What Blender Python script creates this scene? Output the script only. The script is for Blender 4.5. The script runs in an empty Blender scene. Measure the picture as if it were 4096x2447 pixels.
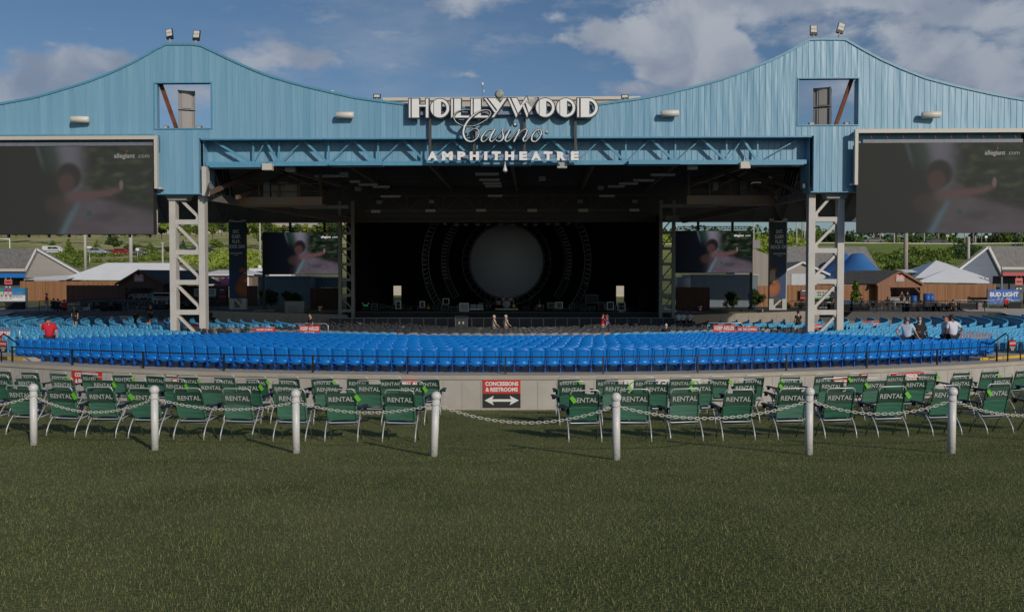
import bpy, bmesh, math, random
from mathutils import Vector, Matrix, noise as mnoise
import numpy as np
R_ = random.Random(7)
SC = bpy.context.scene
COL = SC.collection
rad = math.radians
# ------------------------------------------------------------------ camera
FPX = 3500.0; PITCH = rad(1.66)
cam_data = bpy.data.cameras.new('camera'); cam = bpy.data.objects.new('camera', cam_data); COL.objects.link(cam)
cam_data.lens = FPX/4096*36; cam_data.sensor_width = 36; cam_data.clip_start = 0.1; cam_data.clip_end = 4000
cam.location = (0, 0, 0); cam.rotation_euler = (rad(90)-PITCH, 0, 0)
SC.camera = cam
SC.view_settings.view_transform = 'Standard'; SC.view_settings.look = 'None'
SC.view_settings.exposure = EXPOSURE = -0.9
SC.view_settings.gamma = 1.0
SC.cycles.max_bounces = 6; SC.cycles.diffuse_bounces = 3; SC.cycles.glossy_bounces = 2
SC.cycles.transparent_max_bounces = 6; SC.cycles.use_denoising = True
# ------------------------------------------------------------------ sun direction
SUN_EL = rad(22); SUN_AZ = rad(30)          # azimuth: behind the camera, to its right
sun_dir = Vector((math.sin(SUN_AZ)*math.cos(SUN_EL), -math.cos(SUN_AZ)*math.cos(SUN_EL), math.sin(SUN_EL)))
sl = bpy.data.lights.new('sun', 'SUN'); sl.energy = 4.6; sl.angle = rad(0.5); sl.color = (1.0, 0.91, 0.80)
so = bpy.data.objects.new('sun', sl); COL.objects.link(so)
so.rotation_euler = (-sun_dir).to_track_quat('-Z', 'Y').to_euler()

def pray(px, py):
    xc = (px-2048)/FPX; zc = -(py-1223.5)/FPX
    return Vector((xc, math.cos(PITCH)+zc*math.sin(PITCH), -math.sin(PITCH)+zc*math.cos(PITCH)))
def at(px, py, d):
    r = pray(px, py); return r*(d/r.y)
def at_z(px, py, z):
    r = pray(px, py); return r*(z/r.z)
# ------------------------------------------------------------------ world: sky and clouds
W = bpy.data.worlds.new('World'); SC.world = W; W.use_nodes = True
nt = W.node_tree; nt.nodes.clear()
def N(t, tree=None, **kw):
    n = (tree or nt).nodes.new(t)
    for k, v in kw.items(): setattr(n, k, v)
    return n
def L(a, b, tree=None): (tree or nt).links.new(a, b)
def M(op, a, b=None, c=None, tree=None, clamp=False):
    n = N('ShaderNodeMath', tree, operation=op); n.use_clamp = clamp
    for i, v in enumerate((a, b, c)):
        if v is None: continue
        if isinstance(v, (int, float)): n.inputs[i].default_value = v
        else: L(v, n.inputs[i], tree)
    return n.outputs[0]
out = N('ShaderNodeOutputWorld'); bg = N('ShaderNodeBackground')
sky = N('ShaderNodeTexSky', sky_type='NISHITA'); sky.sun_disc = False
sky.sun_elevation = SUN_EL; sky.sun_rotation = math.atan2(sun_dir.x, sun_dir.y)
sky.air_density = 1.0; sky.dust_density = 0.6; sky.ozone_density = 1.6
SKYS = 0.10
tc = N('ShaderNodeTexCoord')
# direction, ragged by a noise vector
nz = N('ShaderNodeTexNoise'); nz.inputs['Scale'].default_value = 9; nz.inputs['Detail'].default_value = 7; nz.inputs['Roughness'].default_value = .62
L(tc.outputs['Generated'], nz.inputs['Vector'])
sub = N('ShaderNodeVectorMath', operation='SUBTRACT'); sub.inputs[1].default_value = (.5, .5, .5); L(nz.outputs['Color'], sub.inputs[0])
scl = N('ShaderNodeVectorMath', operation='MULTIPLY'); scl.inputs[1].default_value = (.10, .10, .07); L(sub.outputs[0], scl.inputs[0])
add = N('ShaderNodeVectorMath', operation='ADD'); L(tc.outputs['Generated'], add.inputs[0]); L(scl.outputs[0], add.inputs[1])
def blobs(lst):
    acc = None
    for (px, py, rx, ry, w) in lst:
        c = pray(px, py).normalized()
        s = N('ShaderNodeVectorMath', operation='SUBTRACT'); s.inputs[1].default_value = c; L(add.outputs[0], s.inputs[0])
        m = N('ShaderNodeVectorMath', operation='MULTIPLY'); m.inputs[1].default_value = (FPX/rx, FPX/rx, FPX/ry); L(s.outputs[0], m.inputs[0])
        l = N('ShaderNodeVectorMath', operation='LENGTH'); L(m.outputs[0], l.inputs[0])
        v = M('MULTIPLY', M('SUBTRACT', 1.0, l.outputs['Value'], clamp=True), w)
        acc = v if acc is None else M('MAXIMUM', acc, v)
    return acc
cum = blobs([(2570,170,170,120,1),(2700,130,170,120,1),(2860,140,180,130,1),(2960,220,150,120,1),(2650,260,170,110,1),(2800,290,220,110,.9),
             (2420,160,190,75,.7),(2300,180,130,40,.55),(2850,360,260,80,.6),(2560,370,160,60,.45),(3560,190,120,90,.5),(3750,230,200,120,.8),(3860,270,260,120,.85),(3640,270,160,90,.6),
             (4010,330,200,90,.7),(3360,230,230,110,.35)])
sheet = blobs([(3150,60,540,105,.9),(3500,30,540,95,.9),(3900,50,440,115,.95),(3400,330,480,140,.6),(3250,130,350,70,.6),(4050,150,260,120,.6),(2700,10,500,40,.5),
               (1850,-10,330,90,.8),(1830,40,160,60,.6),(1200,235,320,70,.75),(1000,250,200,60,.7),(1350,225,160,40,.6),(1100,300,240,40,.35),
               (340,270,360,80,1),(480,235,190,50,.8),(200,330,380,80,1),(60,370,300,90,1),(780,400,260,130,.6),(2230,75,90,35,.6),
               (1550,150,200,70,.35),(1650,130,90,40,.5),(1860,275,90,18,.5),(1300,60,300,60,.3),(1950,200,500,80,.18),(3150,300,350,120,.35),(3500,330,600,120,.35),
               (1500,250,500,60,.25),(210,170,60,22,.4)])
n1 = N('ShaderNodeTexNoise'); n1.inputs['Scale'].default_value = 26; n1.inputs['Detail'].default_value = 8; n1.inputs['Roughness'].default_value = .6
st = N('ShaderNodeVectorMath', operation='MULTIPLY'); st.inputs[1].default_value = (.5, .5, 1.5); L(tc.outputs['Generated'], st.inputs[0]); L(st.outputs[0], n1.inputs['Vector'])
nf = n1.outputs['Fac']
def ss(x, lo, hi):
    n = N('ShaderNodeMapRange', interpolation_type='SMOOTHSTEP'); n.inputs['From Min'].default_value = lo; n.inputs['From Max'].default_value = hi
    L(x, n.inputs['Value']); return n.outputs['Result']
dc = ss(M('ADD', cum, M('MULTIPLY', M('SUBTRACT', nf, .5), 1.1)), .04, .44)
ds = M('MULTIPLY', ss(M('ADD', sheet, M('MULTIPLY', M('SUBTRACT', nf, .5), 1.4)), .08, .72), .92)
n2 = N('ShaderNodeTexNoise'); n2.inputs['Scale'].default_value = 3.2; n2.inputs['Detail'].default_value = 9; n2.inputs['Roughness'].default_value = .62
st2 = N('ShaderNodeVectorMath', operation='MULTIPLY'); st2.inputs[1].default_value = (1, 1, 3.4); L(tc.outputs['Generated'], st2.inputs[0]); L(st2.outputs[0], n2.inputs['Vector'])
dv = M('MULTIPLY', ss(n2.outputs['Fac'], .46, .80), .5)
dens = M('MAXIMUM', M('MAXIMUM', dc, ds), dv)
n3 = N('ShaderNodeTexNoise'); n3.inputs['Scale'].default_value = 17; n3.inputs['Detail'].default_value = 8; n3.inputs['Distortion'].default_value = .4
L(tc.outputs['Generated'], n3.inputs['Vector'])
sh = ss(n3.outputs['Fac'], .34, .64)
sep = N('ShaderNodeSeparateXYZ'); L(tc.outputs['Generated'], sep.inputs[0])
hi = ss(sep.outputs['Z'], .17, .30)
shade = M('MULTIPLY_ADD', sh, .6, M('MULTIPLY', hi, .4), clamp=True)
cr = N('ShaderNodeMix', data_type='RGBA'); L(shade, cr.inputs['Factor'])
CB = 1/ (2**EXPOSURE) / SKYS
cr.inputs['A'].default_value = (.19*CB, .235*CB, .325*CB, 1); cr.inputs['B'].default_value = (.385*CB, .42*CB, .475*CB, 1)
skm = N('ShaderNodeVectorMath', operation='MULTIPLY'); skm.inputs[1].default_value = (.78, .94, 1.12); L(sky.outputs[0], skm.inputs[0])
mix = N('ShaderNodeMix', data_type='RGBA'); L(dens, mix.inputs['Factor']); L(skm.outputs[0], mix.inputs['A']); L(cr.outputs['Result'], mix.inputs['B'])
L(mix.outputs['Result'], bg.inputs['Color']); bg.inputs['Strength'].default_value = SKYS
L(bg.outputs[0], out.inputs[0])
# ------------------------------------------------------------------ materials
MATS = {}
def mat(name, col, rough=.6, var=.0, nscale=3.0, metal=0.0, bump=0.0, bscale=40.0, col2=None, stretch=(1, 1, 1), emit=0, coat=0, spec=.5, coord='Object'):
    if name in MATS: return MATS[name]
    m = bpy.data.materials.new(name); m.use_nodes = True; t = m.node_tree; b = t.nodes['Principled BSDF']
    b.inputs['Roughness'].default_value = rough; b.inputs['Metallic'].default_value = metal
    b.inputs['Specular IOR Level'].default_value = spec
    c = tuple(col)+(1,)
    if var > 0 or col2:
        c2 = tuple(col2)+(1,) if col2 else tuple(min(1, x*(1+var)) for x in col)+(1,)
        c1 = c if col2 else tuple(x*(1-var) for x in col)+(1,)
        tcn = N('ShaderNodeTexCoord', t); mp = N('ShaderNodeMapping', t); mp.inputs['Scale'].default_value = stretch
        L(tcn.outputs[coord], mp.inputs[0], t)
        n = N('ShaderNodeTexNoise', t); n.inputs['Scale'].default_value = nscale; n.inputs['Detail'].default_value = 6; n.inputs['Roughness'].default_value = .65
        L(mp.outputs[0], n.inputs['Vector'], t)
        r = N('ShaderNodeMapRange', t); r.inputs['From Min'].default_value = .3; r.inputs['From Max'].default_value = .7; L(n.outputs['Fac'], r.inputs['Value'], t)
        x = N('ShaderNodeMix', t, data_type='RGBA'); L(r.outputs[0], x.inputs['Factor'], t); x.inputs['A'].default_value = c1; x.inputs['B'].default_value = c2
        L(x.outputs['Result'], b.inputs['Base Color'], t)
        b['_'] = 0
    else: b.inputs['Base Color'].default_value = c
    if bump > 0:
        tcn = N('ShaderNodeTexCoord', t); n = N('ShaderNodeTexNoise', t); n.inputs['Scale'].default_value = bscale; n.inputs['Detail'].default_value = 5
        L(tcn.outputs['Object'], n.inputs['Vector'], t); bp = N('ShaderNodeBump', t); bp.inputs['Strength'].default_value = bump
        L(n.outputs['Fac'], bp.inputs['Height'], t); L(bp.outputs[0], b.inputs['Normal'], t)
    if emit: b.inputs['Emission Color'].default_value = c; b.inputs['Emission Strength'].default_value = emit
    if coat: b.inputs['Coat Weight'].default_value = coat
    MATS[name] = m; return m
def board_mat(name, c1, c2, w=.14, axis='X', rough=.75, gap=.05, joint=0):
    """vertical boards / ribs: each gets its own tone, dark joints"""
    m = bpy.data.materials.new(name); m.use_nodes = True; t = m.node_tree; b = t.nodes['Principled BSDF']; b.inputs['Roughness'].default_value = rough
    tcn = N('ShaderNodeTexCoord', t); sp = N('ShaderNodeSeparateXYZ', t); L(tcn.outputs['Object'], sp.inputs[0], t)
    u = M('DIVIDE', sp.outputs[axis], w, tree=t); fl = M('FLOOR', u, tree=t); fr = M('FRACT', u, tree=t)
    wn = N('ShaderNodeTexWhiteNoise', t, noise_dimensions='1D'); L(fl, wn.inputs['W'], t)
    mp = N('ShaderNodeMapping', t); mp.inputs['Scale'].default_value = (8, 8, .7) if axis == 'X' else (1, 1, 8); L(tcn.outputs['Object'], mp.inputs[0], t)
    n = N('ShaderNodeTexNoise', t); n.inputs['Scale'].default_value = 1.5; n.inputs['Detail'].default_value = 5; L(mp.outputs[0], n.inputs['Vector'], t)
    f = M('ADD', M('MULTIPLY', wn.outputs['Value'], .6, tree=t), M('MULTIPLY', n.outputs['Fac'], .5, tree=t), tree=t, clamp=True)
    x = N('ShaderNodeMix', t, data_type='RGBA'); L(f, x.inputs['Factor'], t); x.inputs['A'].default_value = tuple(c1)+(1,); x.inputs['B'].default_value = tuple(c2)+(1,)
    g = M('LESS_THAN', fr, gap, tree=t)
    bp = N('ShaderNodeBump', t); bp.inputs['Strength'].default_value = .7; bp.inputs['Distance'].default_value = .02; L(M('SUBTRACT', 1.0, g, tree=t), bp.inputs['Height'], t)
    L(bp.outputs[0], b.inputs['Normal'], t)
    L(x.outputs['Result'], b.inputs['Base Color'], t); MATS[name] = m; return m
def vcol_mat(name, emit, rough=.4, base=.0):
    m = bpy.data.materials.new(name); m.use_nodes = True; t = m.node_tree; b = t.nodes['Principled BSDF']; b.inputs['Roughness'].default_value = rough
    a = N('ShaderNodeAttribute', t, attribute_name='Col')
    if emit:
        b.inputs['Base Color'].default_value = (base, base, base, 1); L(a.outputs['Color'], b.inputs['Emission Color'], t); b.inputs['Emission Strength'].default_value = emit; b.inputs['Specular IOR Level'].default_value = .05
    else: L(a.outputs['Color'], b.inputs['Base Color'], t)
    MATS[name] = m; return m
# ------------------------------------------------------------------ mesh helpers
class MB:
    def __init__(s): s.v = []; s.f = []; s.smooth = []
    def _add(s, vs, fs, sm=False):
        o = len(s.v); s.v += [tuple(v) for v in vs]; s.f += [tuple(i+o for i in f) for f in fs]; s.smooth += [sm]*len(fs); return s
    def box(s, c, d, rot=None):
        hx, hy, hz = d[0]/2, d[1]/2, d[2]/2; vs = [Vector((x*hx, y*hy, z*hz)) for z in (-1, 1) for y in (-1, 1) for x in (-1, 1)]
        if rot is not None:
            if not isinstance(rot, Matrix): rot = Matrix.Rotation(rot, 3, 'Z')
            vs = [rot @ v for v in vs]
        c = Vector(c); return s._add([v+c for v in vs], [(0,2,3,1),(4,5,7,6),(0,1,5,4),(2,6,7,3),(0,4,6,2),(1,3,7,5)])
    def b2(s, x0, x1, y0, y1, z0, z1): return s.box(((x0+x1)/2, (y0+y1)/2, (z0+z1)/2), (abs(x1-x0), abs(y1-y0), abs(z1-z0)))
    def bar(s, p, q, w, h=None, up=(0, 0, 1)):
        p, q = Vector(p), Vector(q); h = h or w; d = q-p; ln = d.length
        if ln < 1e-6: return s
        d.normalize(); up = Vector(up)
        if abs(d.dot(up)) > .98: up = Vector((0, 1, 0))
        a = d.cross(up).normalized(); b = a.cross(d).normalized()
        m = Matrix((a, d, b)).transposed(); return s.box((p+q)/2, (w, ln, h), m)
    def tube(s, pts, r, seg=8, cap=True, flat=None, closed=False):
        pts = [Vector(p) for p in pts]; n = len(pts); rs = r if isinstance(r, (list, tuple)) else [r]*n
        vs = []; fs = []; prev = None
        for i, p in enumerate(pts):
            if closed: d = pts[(i+1) % n]-pts[i-1]
            else: d = pts[min(i+1, n-1)]-pts[max(i-1, 0)]
            d.normalize()
            if flat is not None: a = Vector(flat).cross(d).normalized(); b = Vector(flat)
            else:
                if prev is None:
                    up = Vector((0, 0, 1)) if abs(d.z) < .9 else Vector((1, 0, 0)); a = d.cross(up).normalized()
                else: a = (prev-d*prev.dot(d)).normalized()
                b = d.cross(a); prev = a
            for k in range(seg):
                t = 2*math.pi*k/seg; fd = 1.0
                if isinstance(rs[i], tuple): ra, rb = rs[i]
                else: ra = rb = rs[i]
                vs.append(p+a*math.cos(t)*ra+b*math.sin(t)*rb)
        m = n if closed else n-1
        for i in range(m):
            j = (i+1) % n
            for k in range(seg):
                k2 = (k+1) % seg; fs.append((i*seg+k, i*seg+k2, j*seg+k2, j*seg+k))
        if cap and not closed: fs.append(tuple(range(seg))[::-1]); fs.append(tuple((n-1)*seg+k for k in range(seg)))
        return s._add(vs, fs, True)
    def cyl(s, p, q, r, seg=12, r2=None): return s.tube([p, q], [r, r if r2 is None else r2], seg)
    def lathe(s, prof, c=(0, 0, 0), seg=16):
        c = Vector(c); vs = []; fs = []
        for (r, z) in prof:
            for k in range(seg): t = 2*math.pi*k/seg; vs.append(c+Vector((r*math.cos(t), r*math.sin(t), z)))
        for i in range(len(prof)-1):
            for k in range(seg): k2 = (k+1) % seg; fs.append((i*seg+k, i*seg+k2, (i+1)*seg+k2, (i+1)*seg+k))
        fs.append(tuple(range(seg))[::-1]); fs.append(tuple((len(prof)-1)*seg+k for k in range(seg)))
        return s._add(vs, fs, True)
    def sph(s, c, r, seg=12, rings=8, rot=None):
        rr = r if isinstance(r, (tuple, list)) else (r, r, r); c = Vector(c); vs = []; fs = []
        for i in range(rings+1):
            ph = math.pi*i/rings
            for k in range(seg):
                t = 2*math.pi*k/seg; v = Vector((rr[0]*math.sin(ph)*math.cos(t), rr[1]*math.sin(ph)*math.sin(t), rr[2]*math.cos(ph)))
                if rot is not None: v = rot @ v
                vs.append(c+v)
        for i in range(rings):
            for k in range(seg): k2 = (k+1) % seg; fs.append((i*seg+k, (i+1)*seg+k, (i+1)*seg+k2, i*seg+k2))
        return s._add(vs, fs, True)
    def prism(s, poly, y0, y1):
        """polygon in x,z extruded along y (y0 is the front)"""
        n = len(poly); a = sum(poly[i][0]*poly[(i+1) % n][1]-poly[(i+1) % n][0]*poly[i][1] for i in range(n))
        if a < 0: poly = poly[::-1]
        vs = [(x, y0, z) for x, z in poly]+[(x, y1, z) for x, z in poly]
        fs = [tuple(range(n)), tuple(range(2*n-1, n-1, -1))]+[(i, i+n, (i+1) % n+n, (i+1) % n) for i in range(n)]
        return s._add(vs, fs)
    def quad(s, a, b, c, d): return s._add([a, b, c, d], [(0, 1, 2, 3)])
    def mesh(s, name):
        me = bpy.data.meshes.new(name); me.from_pydata(s.v, [], s.f); me.polygons.foreach_set('use_smooth', s.smooth); me.update(); return me
    def build(s, name, m, parent=None, loc=None, rz=0, bevel=0):
        me = s.mesh(name)
        if bevel:
            bm = bmesh.new(); bm.from_mesh(me); bmesh.ops.bevel(bm, geom=bm.edges[:], offset=bevel, segments=2, affect='EDGES', profile=.5); bm.to_mesh(me); bm.free()
        return link(name, me, m, parent, loc, rz)
def link(name, me, m=None, parent=None, loc=None, rz=0):
    if m is not None:
        me.materials.clear()
        for x in (m if isinstance(m, (list, tuple)) else [m]): me.materials.append(x)
    o = bpy.data.objects.new(name, me); COL.objects.link(o)
    if parent is not None: o.parent = parent
    if loc is not None: o.location = loc
    o.rotation_euler = (0, 0, rz); return o
def tag(o, label=None, cat=None, group=None, kind=None):
    if label: o['label'] = label
    if cat: o['category'] = cat
    if group: o['group'] = group
    if kind: o['kind'] = kind
    return o
def empty(name, loc=(0, 0, 0), rz=0, label=None, cat=None, group=None):
    o = bpy.data.objects.new(name, None); o.empty_display_size = .2; COL.objects.link(o); o.location = loc; o.rotation_euler = (0, 0, rz)
    return tag(o, label, cat, group)
KIDS = {}
def copy_tree(o, parent=None):
    c = o.copy(); COL.objects.link(c); c.parent = parent
    for ch in [x for x in o.children]: copy_tree(ch, c)
    return c
TXT = {}
def text_mesh(s, size=1.0, bold=0.0, ext=.01, shear=0, spacing=1.0, align='CENTER', valign='CENTER', linesp=1.0, xs=1.0):
    """flat lettering in the x,z plane facing -y"""
    k = (s, size, bold, ext, shear, spacing, align, valign, xs)
    if k in TXT: return TXT[k]
    cu = bpy.data.curves.new('lettering', 'FONT'); cu.body = s; cu.size = size; cu.offset = bold; cu.extrude = ext; cu.shear = shear
    cu.space_character = spacing; cu.align_x = align; cu.align_y = valign; cu.resolution_u = 3; cu.space_line = linesp
    o = bpy.data.objects.new('lettering', cu); COL.objects.link(o)
    me = bpy.data.meshes.new_from_object(o.evaluated_get(bpy.context.evaluated_depsgraph_get()))
    bpy.data.objects.remove(o); bpy.data.curves.remove(cu)
    me.transform(Matrix.Rotation(rad(90), 4, 'X') @ Matrix.Diagonal((xs, 1, 1, 1)))
    me.name = 'lettering'; TXT[k] = me; return me
def put_text(s, m, parent, loc, rz=0, name='lettering', **kw):
    me = text_mesh(s, **kw).copy(); return link(name, me, m, parent, loc, rz)
def interp(pts, x):
    if x <= pts[0][0]: return pts[0][1]
    for (a, b), (c, d) in zip(pts, pts[1:]):
        if x <= c: t = (x-a)/(c-a); return b+(d-b)*t
    return pts[-1][1]
def smooth(a, b, x): t = max(0, min(1, (x-a)/(b-a))); return t*t*(3-2*t)
# shared materials
steel = mat('galvanised_steel', (.42, .43, .44), .38, metal=.7, var=.15)
alu = mat('aluminium_tube', (.50, .50, .51), .4, metal=.35)
black = mat('black_paint', (.012, .013, .015), .5)
blackm = mat('black_cloth', (.006, .006, .008), .95)
darkst = mat('dark_steel', (.055, .06, .065), .6, var=.3)
white = mat('white_paint', (.72, .72, .70), .5, var=.06)
whitetx = mat('white_lettering', (.72, .72, .70), .6)
redp = mat('red_panel', (.52, .035, .025), .55, var=.12)
concrete = mat('concrete', (.40, .365, .31), .85, var=.16, nscale=1.2, bump=.25, bscale=18)
skin1 = mat('skin', (.50, .27, .19), .55); skin2 = mat('dark_skin', (.16, .075, .045), .5)
# ------------------------------------------------------------------ terrain
CX, CY = -0.4, 70.7           # centre of the seating fan
RW = 42.1                     # outer radius of the retaining wall
LAWN = [(-60, 3.6), (-10, -.45), (0, -1.45), (4.6, -1.86), (12.7, -2.62), (16.2, -3.0), (19.6, -3.23), (22.7, -3.48), (28.6, -4.24), (45, -5.0)]
LP = [(84, -2.75), (100, -2.45), (130, -1.2), (160, 1.3), (200, 4.6), (222, 6.3), (240, 6.7), (262, 8.6), (330, 15.5), (418, 22.5), (430, 22.6), (520, 20), (640, 20), (1200, 30)]
RP = [(84, -2.95), (105, -2.9), (130, -.2), (150, 1.6), (180, 4.9), (203, 8.2), (212, 8.95), (236, 9.0), (260, 8.4), (320, 7.0), (1200, 10)]
def T(x, y):
    R = math.hypot(x-CX, y-CY); s = CY-R
    z = interp(LAWN, s)
    if y > 40:
        k = smooth(46, 60, y+abs(x)*.12) ; z = z*(1-k)+(-3.02)*k
    if y > 76:
        k = smooth(-14, 22, x); zl, zr = interp(LP, y), interp(RP, y); zb = zl*(1-k)+zr*k
        if y < 84: t = (y-76)/8; zb = -2.75*(1-t)+zb*t
        z = zb
        if y > 110: z += (mnoise.noise(Vector((x*.03, y*.03, 0)))*1.1+mnoise.noise(Vector((x*.11, y*.11, 4)))*.3)*smooth(110, 150, y)*(.35 if 205 < y < 245 else 1)
    elif R < RW-.35: z = -5.6
    return z
def bz(R): return -3.14-(RW-R)*.0290
def gh(px, py, dmin=4, dmax=60):
    r = pray(px, py); d = dmin
    while d < dmax:
        p = r*(d/r.y)
        if p.z < T(p.x, p.y): return p
        d += .02
    return r*(dmax/r.y)
def grid_mesh(name, xs, ys, f):
    nx, ny = len(xs), len(ys); vs = [(x, y, f(x, y)) for y in ys for x in xs]
    fs = [(j*nx+i, j*nx+i+1, (j+1)*nx+i+1, (j+1)*nx+i) for j in range(ny-1) for i in range(nx-1)]
    me = bpy.data.meshes.new(name); me.from_pydata(vs, [], fs); me.polygons.foreach_set('use_smooth', [True]*len(fs)); me.update(); return me
def span(a, b, st):
    n = max(1, int(round((b-a)/st))); return [a+(b-a)*i/n for i in range(n)]
xs = span(-700, -260, 40)+span(-260, -70, 5)+span(-70, 70, 1.0)+span(70, 260, 5)+span(260, 701, 40)+[700]
ys = span(-60, -6, 6)+span(-6, 75.4, .8)+[75.4, 75.99]+span(76, 130, 1.5)+span(130, 260, 2.5)+span(260, 1200, 20)+[1200]
gm = bpy.data.materials.new('grass_ground'); gm.use_nodes = True; t = gm.node_tree; b = t.nodes['Principled BSDF']; b.inputs['Roughness'].default_value = .9; b.inputs['Specular IOR Level'].default_value = .15
geo = N('ShaderNodeNewGeometry', t); na = N('ShaderNodeTexNoise', t); na.inputs['Scale'].default_value = .45; na.inputs['Detail'].default_value = 9; na.inputs['Roughness'].default_value = .7; L(geo.outputs['Position'], na.inputs['Vector'], t)
nb = N('ShaderNodeTexNoise', t); nb.inputs['Scale'].default_value = 30; nb.inputs['Detail'].default_value = 4; L(geo.outputs['Position'], nb.inputs['Vector'], t)
fa = M('ADD', M('MULTIPLY', na.outputs['Fac'], .7, tree=t), M('MULTIPLY', nb.outputs['Fac'], .3, tree=t), tree=t)
cr_ = N('ShaderNodeValToRGB', t); L(fa, cr_.inputs[0], t); e = cr_.color_ramp.elements
e[0].position = .36; e[0].color = (.078, .095, .030, 1); e[1].position = .66; e[1].color = (.20, .195, .08, 1); k_ = e.new(.5); k_.color = (.135, .15, .054, 1)
# far meadow is drier, tan-green
sp = N('ShaderNodeSeparateXYZ', t); L(geo.outputs['Position'], sp.inputs[0], t)
mr = N('ShaderNodeMapRange', t); mr.inputs['From Min'].default_value = 120; mr.inputs['From Max'].default_value = 250; L(sp.outputs['Y'], mr.inputs['Value'], t)
nc = N('ShaderNodeTexNoise', t); nc.inputs['Scale'].default_value = .06; nc.inputs['Detail'].default_value = 8; nc.inputs['Roughness'].default_value = .7; L(geo.outputs['Position'], nc.inputs['Vector'], t)
cr2 = N('ShaderNodeValToRGB', t); L(nc.outputs['Fac'], cr2.inputs[0], t); e = cr2.color_ramp.elements
e[0].position = .38; e[0].color = (.20, .27, .07, 1); e[1].position = .60; e[1].color = (.50, .42, .20, 1)
lr = N('ShaderNodeMapRange', t); lr.inputs['From Min'].default_value = 10; lr.inputs['From Max'].default_value = 60; L(sp.outputs['X'], lr.inputs['Value'], t)
cr3 = N('ShaderNodeMix', t, data_type='RGBA'); L(lr.outputs[0], cr3.inputs['Factor'], t); L(cr2.outputs[0], cr3.inputs['A'], t); cr3.inputs['B'].default_value = (.24, .33, .055, 1)
mx = N('ShaderNodeMix', t, data_type='RGBA'); L(mr.outputs[0], mx.inputs['Factor'], t); L(cr_.outputs[0], mx.inputs['A'], t); L(cr3.outputs['Result'], mx.inputs['B'], t)
L(mx.outputs['Result'], b.inputs['Base Color'], t)
bp = N('ShaderNodeBump', t); bp.inputs['Strength'].default_value = .6; bp.inputs['Distance'].default_value = .05; L(nb.outputs['Fac'], bp.inputs['Height'], t); L(bp.outputs[0], b.inputs['Normal'], t)
tag(link('ground', grid_mesh('ground', xs, ys, T), gm), kind='structure')
# far gravel ridge on the left
rk = mat('quarry_rock', (.36, .30, .27), .95, col2=(.50, .44, .41), nscale=.05, bump=.5, bscale=.3)
bm_ = MB(); 
xs2 = [-420+i*12 for i in range(38)]
def ridge(x): return 34+10*math.exp(-((x+150)/150)**2)*1+mnoise.noise(Vector((x*.02, 0, 0)))*4
vs = []; fs = []
for i, x in enumerate(xs2):
    for j, (yy, k) in enumerate([(430, 0), (455, .5), (480, .8), (505, 1), (560, .95), (640, .3)]): vs.append((x, yy+mnoise.noise(Vector((x*.05, j, 0)))*8, 12+ridge(x)*1.15*k))
for i in range(len(xs2)-1):
    for j in range(5): a = i*6+j; fs.append((a, a+6, a+7, a+1))
MB()._add(vs, fs, True)
rb = MB(); rb._add(vs, fs, True); tag(rb.build('hill', rk), kind='structure')
# grass blades on the near lawn
rng = np.random.default_rng(3)
def blades(name, n, y0, y1, h0, h1, wid, power=1.0):
    yy = y0+(y1-y0)*rng.random(n)**power; xx = (rng.random(n)*2-1)*(yy*.62+.6)
    cl = np.array([mnoise.noise(Vector((a*.7, b*.7, 0)))+.6*mnoise.noise(Vector((a*.21, b*.21, 5))) for a, b in zip(xx[:: 8], yy[:: 8])]).repeat(8)[:n]
    zz = np.array([T(a, b) for a, b in zip(xx, yy)])
    ok = np.hypot(xx-CX, yy-CY) > RW+.02; xx, yy, zz, cl = xx[ok], yy[ok], zz[ok], cl[ok]; n = len(xx)
    h = (h0+(h1-h0)*rng.random(n))*(1+.5*cl); ang = rng.random(n)*math.tau; lean = rng.random(n)*.9*h; la = rng.random(n)*math.tau; w = wid*(.6+.8*rng.random(n))
    ca, sa = np.cos(ang)*w/2, np.sin(ang)*w/2
    v = np.empty((n, 3, 3), np.float32); v[:, 0] = np.stack([xx-ca, yy-sa, zz-.01], 1); v[:, 1] = np.stack([xx+ca, yy+sa, zz-.01], 1); v[:, 2] = np.stack([xx+np.cos(la)*lean, yy+np.sin(la)*lean, zz+h], 1)
    me = bpy.data.meshes.new(name); me.vertices.add(3*n); me.vertices.foreach_set('co', v.ravel()); me.loops.add(3*n); me.loops.foreach_set('vertex_index', np.arange(3*n, dtype=np.int32))
    me.polygons.add(n); me.polygons.foreach_set('loop_start', np.arange(0, 3*n, 3, dtype=np.int32)); me.polygons.foreach_set('loop_total', np.full(n, 3, np.int32)); me.update()
    at_ = me.color_attributes.new('Col', 'FLOAT_COLOR', 'POINT'); c = np.ones((n, 3, 4), np.float32)
    g = rng.random(n)[:, None]; big = np.clip(.5+cl*.9+.25*(rng.random(n)-.5), 0, 1)[:, None]
    base = np.array([[.100, .122, .034]])*(1-g)+np.array([[.160, .178, .060]])*g; dry = np.array([[.24, .21, .11]]); k = (rng.random(n)[:, None] < (.08+.34*(1-big)))
    base = np.where(k, dry*(.6+.6*g), base*(.58+.85*big)); c[:, :, :3] = base[:, None, :]; at_.data.foreach_set('color', c.ravel()); return me
gb = bpy.data.materials.new('grass_blade'); gb.use_nodes = True; t = gb.node_tree; b = t.nodes['Principled BSDF']; b.inputs['Roughness'].default_value = .65; b.inputs['Specular IOR Level'].default_value = .2
a = N('ShaderNodeAttribute', t, attribute_name='Col'); L(a.outputs['Color'], b.inputs['Base Color'], t)
gme = blades('grass', 480000, 4.2, 29.5, .010, .030, .006, 1.0)
tag(link('grass', gme, gb), 'short mown lawn grass on the slope below the rental chairs', 'grass', kind='stuff')
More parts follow.
